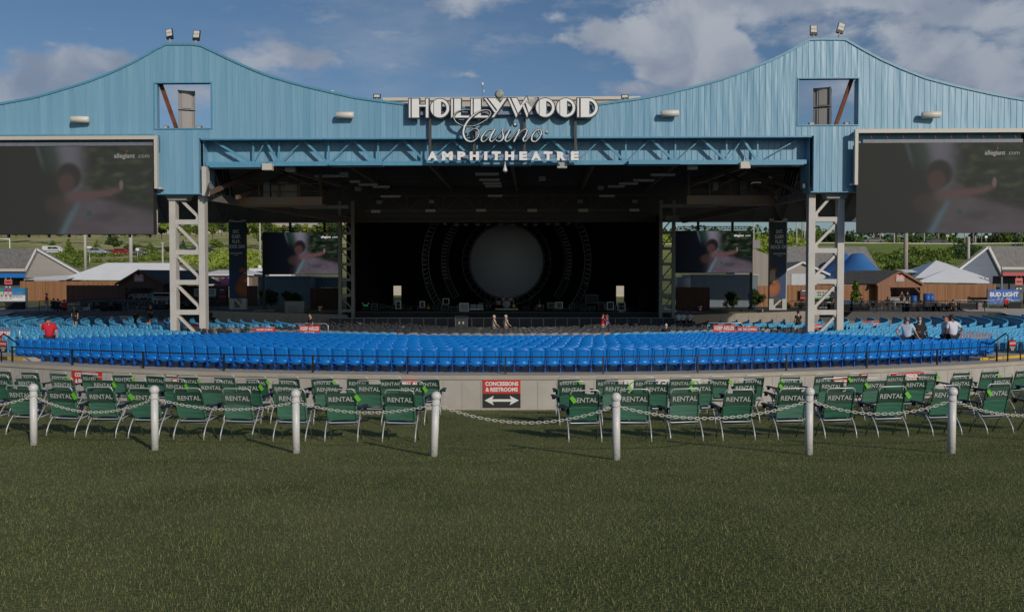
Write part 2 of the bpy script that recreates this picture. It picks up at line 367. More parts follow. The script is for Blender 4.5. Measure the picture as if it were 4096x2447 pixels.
# ------------------------------------------------------------------ seating bowl (concrete terrace), wall, aisles
deckm = mat('terrace_concrete', (.46, .35, .24), .85, col2=(.56, .44, .31), nscale=.9, bump=.2, bscale=12)
vs = []; fs = []; Rs = [0.5, 6, 12, 18, 24, 30, 36, 40, RW]; PH = [rad(-90+180*i/72) for i in range(73)]
for R in Rs:
    vs.append((CX-R, 76.0, bz(R)))
    for p in PH: vs.append((CX+R*math.sin(p), CY-R*math.cos(p), bz(R)))
    vs.append((CX+R, 76.0, bz(R)))
n = len(PH)+2
for i in range(len(Rs)-1):
    for j in range(n-1): fs.append((i*n+j, i*n+j+1, (i+1)*n+j+1, (i+1)*n+j))
sb = MB(); sb._add(vs, [f[::-1] for f in fs]); tag(sb.build('pavement', deckm), kind='structure')
pf = MB(); pf.b2(CX-8, CX+8, 69.5, 75.9, -5, -4.2); tag(pf.build('pavement', deckm), kind='structure')
def ring_wall(R0, R1, z0, z1, p0, p1, nseg=90):
    vs = []; fs = []
    for i in range(nseg+1):
        p = p0+(p1-p0)*i/nseg
        for R, z in ((R0, z0), (R1, z0), (R1, z1), (R0, z1)): vs.append((CX+R*math.sin(p), CY-R*math.cos(p), z))
    for i in range(nseg):
        a = i*4
        for k in range(4): fs.append((a+k, a+(k+1) % 4, a+4+(k+1) % 4, a+4+k))
    fs += [(3, 2, 1, 0), (nseg*4, nseg*4+1, nseg*4+2, nseg*4+3)]
    return vs, fs
wallm = mat('wall_concrete', (.37, .34, .30), .85, col2=(.47, .44, .39), nscale=1.0, bump=.2, bscale=25)
wroot = empty('retaining_wall', (CX, CY-RW, -4.3), 0, 'long curved grey concrete retaining wall behind the green rental chairs', 'wall')
def rel(vs, o): return [tuple(Vector(v)-o.location) for v in vs]
PW = rad(31.2)
v, f = ring_wall(RW-.3, RW, -5.2, -3.235, -PW, PW); m_ = MB(); m_._add(rel(v, wroot), f); m_.build('wall_body', wallm, wroot)
v, f = ring_wall(RW-.9, RW+.05, -3.235, -3.10, -PW, PW); m_ = MB(); m_._add(rel(v, wroot), f); m_.build('coping', mat('coping_concrete', (.36, .32, .26), .85, col2=(.45, .40, .33), nscale=1.5, bump=.3, bscale=20), wroot)
j_ = MB()
for i in range(-36, 37):
    p = i*rad(.845); 
    if abs(p) < PW: c = Vector((CX+(RW+.001)*math.sin(p), CY-(RW+.001)*math.cos(p), -4.2))-wroot.location; j_.box(c, (.012, .006, 1.8), p)
j_.build('joint', mat('wall_joint', (.24, .20, .17), .9), wroot)  # thin joint strips, darker than the wall concrete
# side stairs with yellow nosing at each end of the wall
yel = mat('yellow_paint', (.62, .38, .02), .6, var=.15)
for sgn, nm in ((-1, 'left'), (1, 'right')):
    p = sgn*rad(33.2); base = Vector((CX+(RW-.2)*math.sin(p), CY-(RW-.2)*math.cos(p), -4.6))
    st_ = empty('steps', base, p, 'concrete steps with yellow painted edges %s' % ('beside the red and white rules banner' if sgn < 0 else 'below the light blue seats at the far right'), 'steps')
    a_ = MB(); b_ = MB()
    for k in range(4):
        z = .35+k*.27; a_.b2(-1.5, 1.5, -.9+k*.34, 3-.0, z-.5 if k == 0 else z-.27, z); b_.b2(-1.5, 1.5, -.905+k*.34, -.86+k*.34, z-.2, z+.004)
    a_.build('tread', concrete, st_); b_.build('nosing', yel, st_)
# yellow-nosed aisle steps seen between the sections at the ends of the front row
for sgn in (-1, 1):
    p = sgn*rad(29.8); base = Vector((CX+41.0*math.sin(p), CY-41.0*math.cos(p), bz(41)))
    s_ = empty('aisle_step', base, p, 'yellow edged aisle step at the %s end of the blue seats' % ('red shirted man' if sgn < 0 else 'handrail'), 'step')
    a_ = MB(); a_.b2(-2.1, 2.1, -.1, 1.2, -.03, .16); a_.build('tread', concrete, s_); b_ = MB(); b_.b2(-2.1, 2.1, -.13, -.1, -.03, .165); b_.build('nosing', yel, s_)
# asphalt paths on each side of the fan
asph = mat('path_concrete', (.40, .36, .31), .9, var=.15, nscale=.8)
for sgn in (-1, 1):
    q = MB()
    for k in range(14):
        y0 = 62+k*1.6; f_ = lambda yy, o: CX+sgn*(math.sqrt(max(0, 43.0**2-(min(yy, CY)-CY)**2))+o)
        q.quad((f_(y0, 0), y0, -2.985), (f_(y0, 9), y0, -2.985), (f_(y0+1.6, 9), y0+1.6, -2.985 if y0 < 74 else -2.7), (f_(y0+1.6, 0), y0+1.6, -2.985 if y0 < 74 else -2.7))
    tag(q.build('path', asph), kind='structure')
pvm = mat('terrace_dark', (.10, .095, .09), .9, var=.2)
for sgn in (-1, 1):
    xs_t = [sgn*(27+k*2) for k in range(13)]; ys_t = [75.9, 77, 78, 80, 82, 84, 86, 88, 90]
    tag(link('pavement', grid_mesh('pavement', sorted(xs_t), ys_t, lambda x, y: T(x, y)+.03), pvm), kind='structure')
# ------------------------------------------------------------------ stadium seats
seatb = mat('royal_blue_plastic', (.005, .185, .60), .33, var=.12, nscale=.35, spec=.45, coord='Object')
seatl = mat('sky_blue_plastic', (.050, .31, .58), .4, col2=(.11, .42, .66), nscale=.6, spec=.5)
legb = mat('blue_steel_leg', (.012, .10, .42), .4)
def shell(w, z0, z1, y0, y1, th, bulge, nx=13, nz=13, panel=True):
    """backrest shell with rounded top and a raised panel on its rear face"""
    m = MB(); vs = []; fs = []
    for side in (0, 1):
        for j in range(nz):
            v = j/(nz-1)
            for i in range(nx):
                u = i/(nx-1)*2-1; round_ = 1-.05*max(0, v-.75)/.25*1-.12*max(0, .2-v)/.2
                x = u*w/2*round_; z = z0+(z1-z0)*v-(.035*abs(u)**8)*max(0, v-.5)*2
                y = y0+(y1-y0)*v+bulge*(u*u) *1.0
                if side == 0: y -= .0
                else: y += th+.07*max(0, v-.78)/.22
                if panel and side == 0 and False: y += 0
                if j == nz-1 and side == 0: y += .02
                vs.append((x, y, z))
    for j in range(nz-1):
        for i in range(nx-1):
            a = j*nx+i; fs.append((a, a+1, a+nx+1, a+nx)); c = a+nx*nz; fs.append((c, c+nx, c+nx+1, c+1))
    K = nx*nz
    for j in range(nz-1):
        a = j*nx; fs.append((a, a+nx, a+nx+K, a+K)); a = j*nx+nx-1; fs.append((a, a+K, a+nx+K, a+nx))
    for i in range(nx-1):
        a = i; fs.append((a, a+K, a+1+K, a+1)); a = (nz-1)*nx+i; fs.append((a, a+1, a+1+K, a+K))
    m._add(vs, fs, True); return m
def pan():
    m = MB(); vs = []; fs = []; nx, ny = 6, 5
    for side in (0, 1):
        for j in range(ny):
            v = j/(ny-1)
            for i in range(nx):
                u = i/(nx-1)*2-1; x = u*.225*(1-.12*(1-v)**2); y = -.11+.13*v*1.0; z = .27+.33*(v**.8)
                y2 = y-.07*math.sin(v*math.pi*.8+.3)*(1-.35*u*u) if side == 0 else y+.03
                vs.append((x, y2+.10, z))
    for j in range(ny-1):
        for i in range(nx-1): a = j*nx+i; fs.append((a, a+1, a+nx+1, a+nx)); c = a+nx*ny; fs.append((c, c+nx, c+nx+1, c+1))
    K = nx*ny
    for j in range(ny-1):
        a = j*nx; fs.append((a, a+nx, a+nx+K, a+K)); a = j*nx+nx-1; fs.append((a, a+K, a+nx+K, a+nx))
    for i in range(nx-1):
        a = i; fs.append((a, a+K, a+1+K, a+1)); a = (ny-1)*nx+i; fs.append((a, a+1, a+1+K, a+K))
    m._add(vs, fs, True); return m
def make_seat(m):
    r = empty('stadium_seat')
    bq = shell(.49, .36, .86, -.02, -.10, .035, .035)
    def bp_(u, v): return (u*.245, -.02-.08*v+.035*u*u-.010, .36+.50*v)
    bq.tube([bp_(-.62, .12), bp_(-.64, .5), bp_(-.66, .80), bp_(-.60, .86), bp_(0, .87), bp_(.60, .86), bp_(.66, .80), bp_(.64, .5), bp_(.62, .12), bp_(0, .10)], .014, 6, closed=True); bq.build('backrest', m, r)
    p = MB(); p.b2(-.205, .205, .06, .13, .40, .80); p.sph((0, .03, .345), (.225, .12, .12), 16, 8); p.b2(-.215, .215, -.075, -.03, .31, .345); p.build('seat', m, r, bevel=0)
    l = MB(); l.b2(-.285, -.25, -.03, .03, 0, .50); l.b2(-.285, -.25, -.06, .16, .0, .02); l.bar((-.267, .02, .05), (-.267, .22, .42), .03, .04); l.bar((-.267, -.0, .50), (-.267, .20, .50), .045, .03)
    l.bar((-.25, 0, .35), (.25, 0, .35), .025); l.build('leg', legb, r)
    return r
def simple_seat_mesh():
    m = shell(.485, .36, .86, -.02, -.10, .035, .035, 5, 5, False); m.b2(-.205, .205, -.04, .10, .28, .74); m.b2(-.285, -.25, -.03, .03, 0, .5); return m
seat0 = make_seat(seatb); used = False
def seat_row(R, p0, p1, sp=.53):
    n = int((p1-p0)*R/sp); off = ((p1-p0)*R-n*sp)/2
    for i in range(n): yield p0+(off+(i+.5)*sp)/R
def place(R, p): return Vector((CX+R*math.sin(p), CY-R*math.cos(p), bz(R)))
ROWN = ['outermost row behind the thin black railing', 'second row in from the thin black railing', 'third row in from the thin black railing', 'fourth row in from the thin black railing', 'fifth row in from the thin black railing']
cnt = 0; rest = []
for i in range(17):
    R = 40.75-.86*i
    for p in seat_row(R, rad(-28.6), rad(29.2)):
        c = place(R, p)
        if cnt < 262:
            o = seat0 if cnt == 0 else copy_tree(seat0); o.location = c; o.rotation_euler = (0, 0, p)
            row = min(i, 4)
            tag(o, 'royal blue plastic seat in the %s' % ROWN[row], 'stadium seat', 'royal blue stadium seats in the %s' % ROWN[row]); cnt += 1
        else: rest.append((c, p))
def merged(name, lst, src, m, label, cat):
    sv = np.array(src.v, np.float32); nv = len(sv); allv = np.empty((len(lst), nv, 3), np.float32)
    for k, (c, p) in enumerate(lst):
        ca, sa = math.cos(p), math.sin(p); allv[k, :, 0] = sv[:, 0]*ca-sv[:, 1]*sa+c.x; allv[k, :, 1] = sv[:, 0]*sa+sv[:, 1]*ca+c.y; allv[k, :, 2] = sv[:, 2]+c.z
    lt = np.array([len(f) for f in src.f], np.int32); li = np.array([i for f in src.f for i in f], np.int32); n = len(lst)
    me = bpy.data.meshes.new(name); me.vertices.add(n*nv); me.vertices.foreach_set('co', allv.ravel())
    LI = (li[None, :]+(np.arange(n, dtype=np.int32)*nv)[:, None]).ravel(); LT = np.tile(lt, n); me.loops.add(len(LI)); me.loops.foreach_set('vertex_index', LI)
    me.polygons.add(len(LT)); st = np.concatenate([[0], np.cumsum(LT)[:-1]]).astype(np.int32); me.polygons.foreach_set('loop_start', st); me.polygons.foreach_set('loop_total', LT)
    me.polygons.foreach_set('use_smooth', [True]*len(LT)); me.update(); me.validate()
    return tag(link(name, me, m), label, cat, kind='stuff')
sm = simple_seat_mesh()
merged('stadium_seating', rest, sm, seatb, 'mass of royal blue seats in the inner rows nearer the stage', 'stadium seating')
# light blue seats of the side sections
lst = []
for i in range(28):
    R = 41.2-.86*i
    if R < 17.5: break
    for sgn in (-1, 1):
        for p in seat_row(R, rad(31.4), rad(78)):
            if 52 < math.degrees(p) < 54: continue
            c = place(R, sgn*p)
            if abs(c.x)/c.y < .64 and (R > 29.3 or p > rad(49)): lst.append((c, sgn*p))
    if 24.6 < R < 26.6:
        for a0, a1 in ((-27, -13), (13, 27)):
            for p in seat_row(R, rad(a0), rad(a1)): lst.append((place(R, p), p))
vis = [q for q in lst if abs(q[0].x)/q[0].y < .59]; vis.sort(key=lambda q: q[0].y)
ind = vis[:36]; keys = set(id(q) for q in ind); rest2 = [q for q in lst if id(q) not in keys]
lm = sm.mesh('light_seat'); lm.materials.append(seatl)
for c, p in ind:
    o = bpy.data.objects.new('stadium_seat', lm); COL.objects.link(o); o.location = c; o.rotation_euler = (0, 0, p)
    tag(o, 'faded sky blue seat in the %s section beside the royal blue block' % ('left' if c.x < 0 else 'right'), 'stadium seat', 'sky blue seats of the %s side section' % ('left' if c.x < 0 else 'right'))
merged('stadium_seating', rest2, sm, seatl, 'mass of sky blue seats filling the side sections towards the stage', 'stadium seating')
# grey folding chairs near the stage
fg = mat('grey_chair_plastic', (.30, .28, .25), .55, var=.1); fk = mat('charcoal_chair_plastic', (.05, .052, .056), .5)
def fold_mesh():
    m = shell(.44, .42, .82, -.02, -.08, .02, .03, 5, 5, False); m.b2(-.2, .2, .02, .42, .43, .455)
    for x in (-.22, .22): m.bar((x, -.1, .8), (x, .35, 0), .025); m.bar((x, .3, .44), (x, -.22, 0), .025)
    return m
fold_mb = fold_mesh(); fme = fold_mb.mesh('folding_chair'); fme.materials.append(fg); fme2 = fme.copy(); fme2.materials.clear(); fme2.materials.append(fk)
k = 0; frest = []
for i in range(20):
    R = 26.6-.98*i
    for p in seat_row(R, rad(-80 if R < 17 else -47), rad(80 if R < 17 else 47), .60):
        if R_.random() < .12 or (R > 24 and 12 < abs(math.degrees(p)) < 28): continue
        if k >= 270 or (R < 22 and k >= 230 and R > 12): frest.append((place(R, p), p)); continue
        c = place(R, p+R_.uniform(-.003, .003)); dark = (R < 21 and R_.random() < .75) or abs(p) > rad(33) and R_.random() < .5
        o = bpy.data.objects.new('folding_chair', fme2 if dark else fme); COL.objects.link(o); o.location = c; o.rotation_euler = (0, 0, p+R_.uniform(-.08, .08)); k += 1
        tag(o, '%s folding chair between the blue seats and the stage pit' % ('charcoal' if dark else 'pale grey'), 'folding chair', '%s folding chairs in front of the stage' % ('charcoal' if dark else 'pale grey'))
merged('folding_chairs', frest, fold_mb, fk, 'mass of charcoal folding chairs nearest the stage pit', 'folding chairs')
for sgn in (-1, 1):
    for r_ in range(5):
        for c_ in range(11):
            if R_.random() < .25: continue
            x = sgn*(27.5+c_*1.15+R_.uniform(-.1, .1)); y = 77.5+r_*2.3+R_.uniform(-.2, .2)
            if abs(x)/y > .56: continue
            o = bpy.data.objects.new('folding_chair', fme2); COL.objects.link(o); o.location = (x, y, T(x, y)+.03); o.rotation_euler = (0, 0, -sgn*.5+R_.uniform(-.4, .4))
            tag(o, 'charcoal chair on the dark terrace %s of the planting bed' % ('left' if sgn < 0 else 'right'), 'folding chair', 'charcoal chairs on the %s terrace' % ('left' if sgn < 0 else 'right'))
    for k, yy in enumerate((76.2, 80.5, 85.0)):
        o = empty('terrace_railing', (sgn*27, yy, T(sgn*27, yy)), 0, '%s black railing crossing the dark terrace %s of the stage' % (('nearest', 'middle', 'farthest')[k], 'left' if sgn < 0 else 'right'), 'railing'); q = MB(); q.tube([(0, 0, .95), (sgn*15, 1.5, .95)], .03, 6); q.tube([(0, 0, .5), (sgn*15, 1.5, .5)], .02, 6); q.build('rail', black, o)
        for j in range(7): q = MB(); q.cyl((sgn*j*2.5, j*.25, 0), (sgn*j*2.5, j*.25, .97), .03, 6); q.build('post', black, o)
    for k, (xx, yy) in enumerate(((29.5, 79), (33, 83.2), (36, 78.6), (40, 81))):
        if sgn < 0 and k == 3: continue
        o = empty('black_table', (sgn*xx, yy, T(sgn*xx, yy)), .2*k, 'black draped table %s on the %s terrace' % (('beside the planting bed', 'in the back row', 'in the middle', 'at the outer end')[k], 'left' if sgn < 0 else 'right'), 'table'); q = MB(); q.b2(-.9, .9, -.4, .4, .72, .76); q.build('top', darkst, o); q = MB(); q.b2(-.88, .88, -.38, .38, .02, .718); q.build('cloth', blackm, o)
# ------------------------------------------------------------------ thin black railing above the wall
rr = empty('railing', (CX, CY-41.75, -3.135), 0, 'thin black metal railing along the back of the royal blue seats', 'railing')
pts = []
for i in range(81): p = rad(-26.7+53.9*i/80); pts.append(Vector((CX+41.75*math.sin(p), CY-41.75*math.cos(p), -2.53))-rr.location)
q = MB(); q.tube(pts, .024, 6); q.build('rail', black, rr)
NP = 13
for i in range(NP):
    p = rad(-26.6+53.7*i/(NP-1)); c = Vector((CX+41.75*math.sin(p), CY-41.75*math.cos(p), -3.135))-rr.location
    q = MB(); q.b2(-.025, .025, -.025, .025, 0, .6); q.b2(-.06, .06, -.06, .06, 0, .012); o = q.build('post', black, rr, c, p)
# handrails by the end steps
for sgn in (-1, 1):
    p = sgn*rad(27.7 if sgn > 0 else 27.2); base = Vector((CX+41.9*math.sin(p), CY-41.9*math.cos(p), -3.135))
    h = empty('handrail', base, p, 'black stair handrail with small red sign, %s of the blue seats' % ('red shirted man\'s end' if sgn < 0 else 'yellow step end'), 'handrail')
    q = MB(); q.tube([(0, 0, 0), (0, 0, 1.02), (0, .1, 1.10), (sgn*.9, 1.6, .35), (sgn*.9, 1.6, .1)], .03, 6); q.tube([(sgn*-.1, 0, .72), (sgn*1.1, .1, .72 if sgn > 0 else .80)], .025, 6)
    q.tube([(sgn*.95, .1, .72), (sgn*.95, .1, 0)], .025, 6); q.build('rail', black, h)
    s_ = MB(); s_.b2(-.02, .42, -.055, -.035, .40, .84); sg = s_.build('sign_plate', mat('dark_sign', (.02, .02, .022), .5), h)
    s2 = MB(); s2.b2(.0, .40, -.062, -.056, .63, .82); s2.build('red_band', redp, h)
    put_text('CAUTION', whitetx, h, (.20, -.064, .725), size=.085, bold=.003, ext=.001)
    put_text('WATCH\nSTEP', whitetx, h, (.20, -.057, .52), size=.085, bold=.002, ext=.001)
# ================================================================== PAVILION
AX = rad(-1.6); P0 = Vector((-.3, 50, 0)); EX = Vector((math.cos(AX), math.sin(AX), 0)); EY = Vector((-math.sin(AX), math.cos(AX), 0))
def Fp(px, py, o=0.0):
    r = pray(px, py); p = r*((P0.dot(EY)+o)/r.dot(EY)); q = p-P0; return q.dot(EX), p.z
def Fl(px, py, o=0.0): x, z = Fp(px, py, o); return Vector((x, o, z))
def Lz(px, py, z):        # local point on the ray at height z
    p = at_z(px, py, z)-P0; return Vector((p.dot(EX), p.dot(EY), z))
pav = empty('pavilion', P0, AX, 'wide open pavilion roof with a curved pale blue ribbed metal front on lattice legs', 'pavilion')
blue = bpy.data.materials.new('blue_cladding'); blue.use_nodes = True; t = blue.node_tree; b = t.nodes['Principled BSDF']; b.inputs['Roughness'].default_value = .38
tcn = N('ShaderNodeTexCoord', t); sp = N('ShaderNodeSeparateXYZ', t); L(tcn.outputs['Object'], sp.inputs[0], t)
fl = M('FLOOR', M('DIVIDE', M('ADD', sp.outputs['X'], .02, tree=t), .34, tree=t), tree=t); wn = N('ShaderNodeTexWhiteNoise', t, noise_dimensions='1D'); L(fl, wn.inputs['W'], t)
mp = N('ShaderNodeMapping', t); mp.inputs['Scale'].default_value = (1.6, 1, .22); L(tcn.outputs['Object'], mp.inputs[0], t); n_ = N('ShaderNodeTexNoise', t); n_.inputs['Scale'].default_value = 1.4; n_.inputs['Detail'].default_value = 7; L(mp.outputs[0], n_.inputs['Vector'], t)
mp5 = N('ShaderNodeMapping', t); mp5.inputs['Scale'].default_value = (7, 1, .13); L(tcn.outputs['Object'], mp5.inputs[0], t); n5 = N('ShaderNodeTexNoise', t); n5.inputs['Scale'].default_value = 1.5; n5.inputs['Detail'].default_value = 6; L(mp5.outputs[0], n5.inputs['Vector'], t)
fa = M('ADD', M('ADD', M('MULTIPLY', wn.outputs['Value'], .45, tree=t), M('MULTIPLY', n_.outputs['Fac'], .6, tree=t), tree=t), M('MULTIPLY', M('SUBTRACT', n5.outputs['Fac'], .42, tree=t), .5, tree=t), tree=t, clamp=True)
x_ = N('ShaderNodeMix', t, data_type='RGBA'); L(fa, x_.inputs['Factor'], t); x_.inputs['A'].default_value = (.135, .31, .455, 1); x_.inputs['B'].default_value = (.225, .42, .55, 1); L(x_.outputs['Result'], b.inputs['Base Color'], t)
n4 = N('ShaderNodeTexNoise', t); n4.inputs['Scale'].default_value = 1.1; n4.inputs['Detail'].default_value = 2; L(mp.outputs[0], n4.inputs['Vector'], t); bp = N('ShaderNodeBump', t); bp.inputs['Strength'].default_value = .5; bp.inputs['Distance'].default_value = .12; L(n4.outputs['Fac'], bp.inputs['Height'], t); L(bp.outputs[0], b.inputs['Normal'], t)
bluest = mat('blue_steel', (.10, .30, .44), .4, var=.1)
beige = mat('beige_steel', (.52, .50, .46), .55, var=.08, nscale=1.2, bump=.05)
beigep = mat('beige_flashing', (.55, .51, .44), .5)
rust = mat('rusted_steel', (.12, .10, .088), .75, col2=(.18, .08, .042), nscale=2.0, bump=.2)
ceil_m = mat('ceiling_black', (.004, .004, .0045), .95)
inner_m = mat('roof_steel_grey', (.11, .112, .115), .8)  # even dark grey for the girder, joists and webs
topP = [(-700,330),(-500,330),(-300,395),(-100,425),(0,414),(140,388),(214,367),(350,326),(445,289),(536,247),(594,214),(660,175),(792,175),(874,214),(948,249),(1024,282),(1086,305),(1201,338),(1325,367),(1416,388),(1515,402),(1614,414),(1690,430),(2320,428),(2392,416),(2493,402),(2576,390),(2662,373),(2782,344),(2873,320),(2968,287),(3072,245),(3146,210),(3241,155),(3379,155),(3460,202),(3526,237),(3608,274),(3703,311),(3822,342),(3971,375),(4096,398),(4250,410),(4450,390),(4700,330)]
topL = [Fp(a, b_) for a, b_ in topP]
def topz(x): return interp(topL, x)
WL = (Fp(619, 335), Fp(847, 513)); WR = (Fp(3194, 317), Fp(3431, 499))
xL0, zP = Fp(620, 774); xL1, _ = Fp(808, 774); xR0, zPR = Fp(3243, 766); xR1, _ = Fp(3432, 766)
_, zbm = Fp(2028, 549); _, zbs = Fp(300, 538)
def botz(x):
    if x < xL0 or x > xR1: return zbs
    if x < xL1: return zP
    if x > xR0: return zPR
    return zbm
fas = MB(); w = .34; x = -34.0
def colm(m, xa, xb, za, zb_a, zb_b, y0):
    m._add([(xa, y0, za), (xb, y0, za), (xb, y0, zb_b), (xa, y0, zb_a), (xa, .28, za), (xb, .28, za), (xb, .28, zb_b), (xa, .28, zb_a)], [(0,1,2,3),(5,4,7,6),(3,2,6,7),(1,0,4,5),(4,0,3,7),(1,5,6,2)])
while x < 34:
    for (xa, xb, y0) in ((x, x+.30, 0.0), (x+.30, x+.34, -.020)):
        xm = (xa+xb)/2; segs = [(botz(xm), None)]
        for (a, b_) in (WL, WR):
            if a[0] < xm < b_[0]: segs = [(botz(xm), b_[1]), (a[1], None)]
        for za, zb in segs:
            if zb is None: colm(fas, xa, xb, za, topz(xa), topz(xb), y0)
            else: colm(fas, xa, xb, za, zb, zb, y0)
    x += w
fas.build('fascia', blue, pav)
cp = MB(); xs_ = [-34+i*.5 for i in range(137)]
for a, b_ in zip(xs_, xs_[1:]): cp._add([(a,-.07,topz(a)-.10),(b_,-.07,topz(b_)-.10),(b_,-.07,topz(b_)+.03),(a,-.07,topz(a)+.03),(a,.33,topz(a)-.10),(b_,.33,topz(b_)-.10),(b_,.33,topz(b_)+.03),(a,.33,topz(a)+.03)], [(0,1,2,3),(5,4,7,6),(3,2,6,7),(1,0,4,5)])
cp.build('coping', bluest, pav)
for (a, b_) in (WL, WR):
    q = MB(); q.b2(a[0]-.06, b_[0]+.06, -.06, .30, a[1], a[1]+.07); q.b2(a[0]-.06, b_[0]+.06, -.06, .30, b_[1]-.06, b_[1]); q.b2(a[0]-.06, a[0], -.06, .6, b_[1], a[1]); q.b2(b_[0], b_[0]+.06, -.06, .6, b_[1], a[1]); q.build('opening_trim', bluest, pav)
# lower edges of the fascia
q = MB(); q.b2(xL1, xR0, -.08, .3, zbm-.09, zbm-.002)
q.b2(-34, xL0, -.06, .3, zbs-.07, zbs-.002); q.b2(xR1, 34, -.06, .3, zbs-.07, zbs-.002)
q.b2(xL0-.02, xL1+.02, -.05, .32, zP-.06, zP-.002); q.b2(xR0-.02, xR1+.02, -.05, .32, zPR-.06, zPR-.002); q.build('edge_flashing', bluest, pav)
# side cheeks of the pillar cladding and recessed wall behind the truss
zt0 = Fp(2028, 655)[1]
q = MB(); q.b2(xL1-.02, xL1+.0, .28, 2.0, zP, zbm); q.b2(xR0, xR0+.02, .28, 2.0, zPR, zbm); q.b2(xL0, xL0+.02, .28, 2.0, zP, zbs); q.b2(xR1-.02, xR1, .28, 2.0, zPR, zbs); q.build('return_panel', blue, pav)
q = MB(); n = int((xR0-xL1)/.34)
for i in range(n+1):
    xa = xL1+i*.34; xb = min(xa+.34, xR0)
    if xb-xa < .05: continue
    q.b2(xa, xb-.04 if xb-.04 > xa else xb, 1.05, 1.12, zt0+.05, zbm+.6); q.b2(xb-.04, xb, 1.02, 1.12, zt0+.05, zbm+.6)
q.build('recessed_wall', blue, pav)
q = MB(); q.b2(xL1, xR0, .28, 1.15, zbm+.25, zbm+.32); q.build('soffit', bluest, pav)
# truss
tr = MB(); zb_ = zt0+.12; ztp = zbm-.05; yt = .55
tr.b2(xL1+.1, xR0-.1, yt-.14, yt+.14, zb_-.14, zb_+.10); tr.b2(xL1+.1, xR0-.1, yt-.10, yt+.10, ztp+.05, ztp+.28)
for (pa, pb) in ((880, 1215), (1213, 0), (0, 0)): pass
nodes = [Fp(p_, 650, yt)[0] for p_ in (1014, 1117, 1315, 1513, 1711, 1909, 2107, 2305, 2503, 2701, 2906, 3030)]
for i, xn in enumerate(nodes):
    tr.bar((xn, yt, zb_), (xn, yt, ztp), .085)
    xl = (nodes[i-1]+xn)/2 if i else xL1+.5; xr = (nodes[i+1]+xn)/2 if i < len(nodes)-1 else xR0-.5
    left_thick = xn < 0 or True
    tr.bar((xn, yt-.06, zb_), (xl, yt-.06, ztp), .13); tr.bar((xn, yt-.06, zb_), (xr, yt-.06, ztp), .055)
tr.build('truss', bluest, pav)
# lower ledges stepping under the truss
q = MB()
for (a, b_, yy) in ((838, 1042, 663), (1318, 1527, 655), (1920, 2124, 652), (2515, 2722, 650), (3000, 3215, 653)):
    x0, z0 = Fp(a, yy); x1, _ = Fp(b_, yy); q = MB(); q.b2(x0, x1, -.02, .9, z0-.10, z0+.14); q.build('ledge', bluest, pav)
# roof deck, ceiling, side and rear girders
ZC = 8.55
q = MB(); q.b2(-33.5, 33.5, 1.2, 30, ZC+.1, ZC+.35); q.build('roof_deck', mat('roof_membrane', (.45, .43, .40), .8, var=.1), pav)
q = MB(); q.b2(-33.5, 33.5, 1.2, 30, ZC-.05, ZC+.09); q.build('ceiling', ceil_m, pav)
zr = at(1000, 889, 78).z
q = MB(); q.b2(-33.4, 33.4, 27.6, 28.0, zr, ZC-.06); q.b2(-33.4, 33.4, 27.4, 28.2, zr-.02, zr+.16); q.build('rear_girder', inner_m, pav)
q = MB()
for k in range(9): y = 3+k*3.0; q.b2(-33, 33, y, y+.12, ZC-.5, ZC-.06)
for k in range(-5, 6): x = k*5.6; q.b2(x-.1, x+.1, 1.4, 27, ZC-.75, ZC-.06)
q.build('joist', inner_m, pav)
# proscenium header truss
q = MB(); h0 = at(2028, 848, 76).z; h1 = h0+1.35
q.b2(-13.2, 13.2, 25.9, 26.1, h0, h0+.22); q.b2(-13.2, 13.2, 25.9, 26.1, h1, h1+.15)
for i in range(9):
    x = -12.8+i*3.2
    q.bar((x, 26, h0+.1), (x, 26, h1), .12)
    if i < 8: q.bar((x, 26, h0+.1), (x+1.6, 26, h1), .12); q.bar((x+1.6, 26, h1), (x+3.2, 26, h0+.1), .12)
q.build('header_truss', mat('header_grey', (.13, .135, .135), .7, var=.2), pav)
# rusty raking beams from the legs to the proscenium
dk = mat('grey_beam', (.19, .18, .17), .7, var=.3, col2=(.12, .11, .105))
for sgn in (-1, 1):
    sx = 757 if sgn < 0 else 3299
    xt = Fp(sx, 800, .9)[0]; ins = -sgn
    q = MB()
    a0 = Vector((xt+ins*1.0, 1.6, 5.0)); 
    q.bar((xt+ins*.9, 1.5, 4.95), (ins*-14.3+0, 25.6, 5.15), .28, .45)
    q.bar((xt+ins*.9, 1.5, 7.9), (ins*-14.3, 25.6, 8.0), .28, .3)
    q.build('side_girder', dk, pav)
    q = MB()
    q.bar(Lz(840 if sgn < 0 else 3205, 771, 5.1), Lz(1050 if sgn < 0 else 2985, 676, 7.4), .20, .24)
    q.bar(Lz(948 if sgn < 0 else 3105, 790, 5.0), Lz(1160 if sgn < 0 else 2900, 694, 7.9), .18, .22); q.build('rusty_brace', rust, pav)
    q = MB()
    for (ax_, ay, bx_, by) in ((862, 676, 893, 783), (876, 672, 905, 790), (890, 676, 918, 788), (905, 672, 930, 795), (850, 680, 840, 745)):
        if sgn > 0: ax_, bx_ = 4056-ax_, 4056-bx_
        q.bar(Lz(ax_, ay, 8.3), Lz(bx_, by, 5.3), .14, .2)
    q.build('raking_post', dk, pav)
    # web members of the dark girder seen against the shade
    q = MB()
    for i in range(6):
        x = xt-sgn*(-2.4) + sgn*i*2.6
        if abs(x) > 32: break
        q.bar((x, 27.3, zr+.2), (x+sgn*1.2, 27.3, ZC-.3), .12); q.bar((x+sgn*1.2, 27.3, ZC-.3), (x+sgn*2.4, 27.3, zr+.2), .12)
    q.build('girder_web', inner_m, pav)
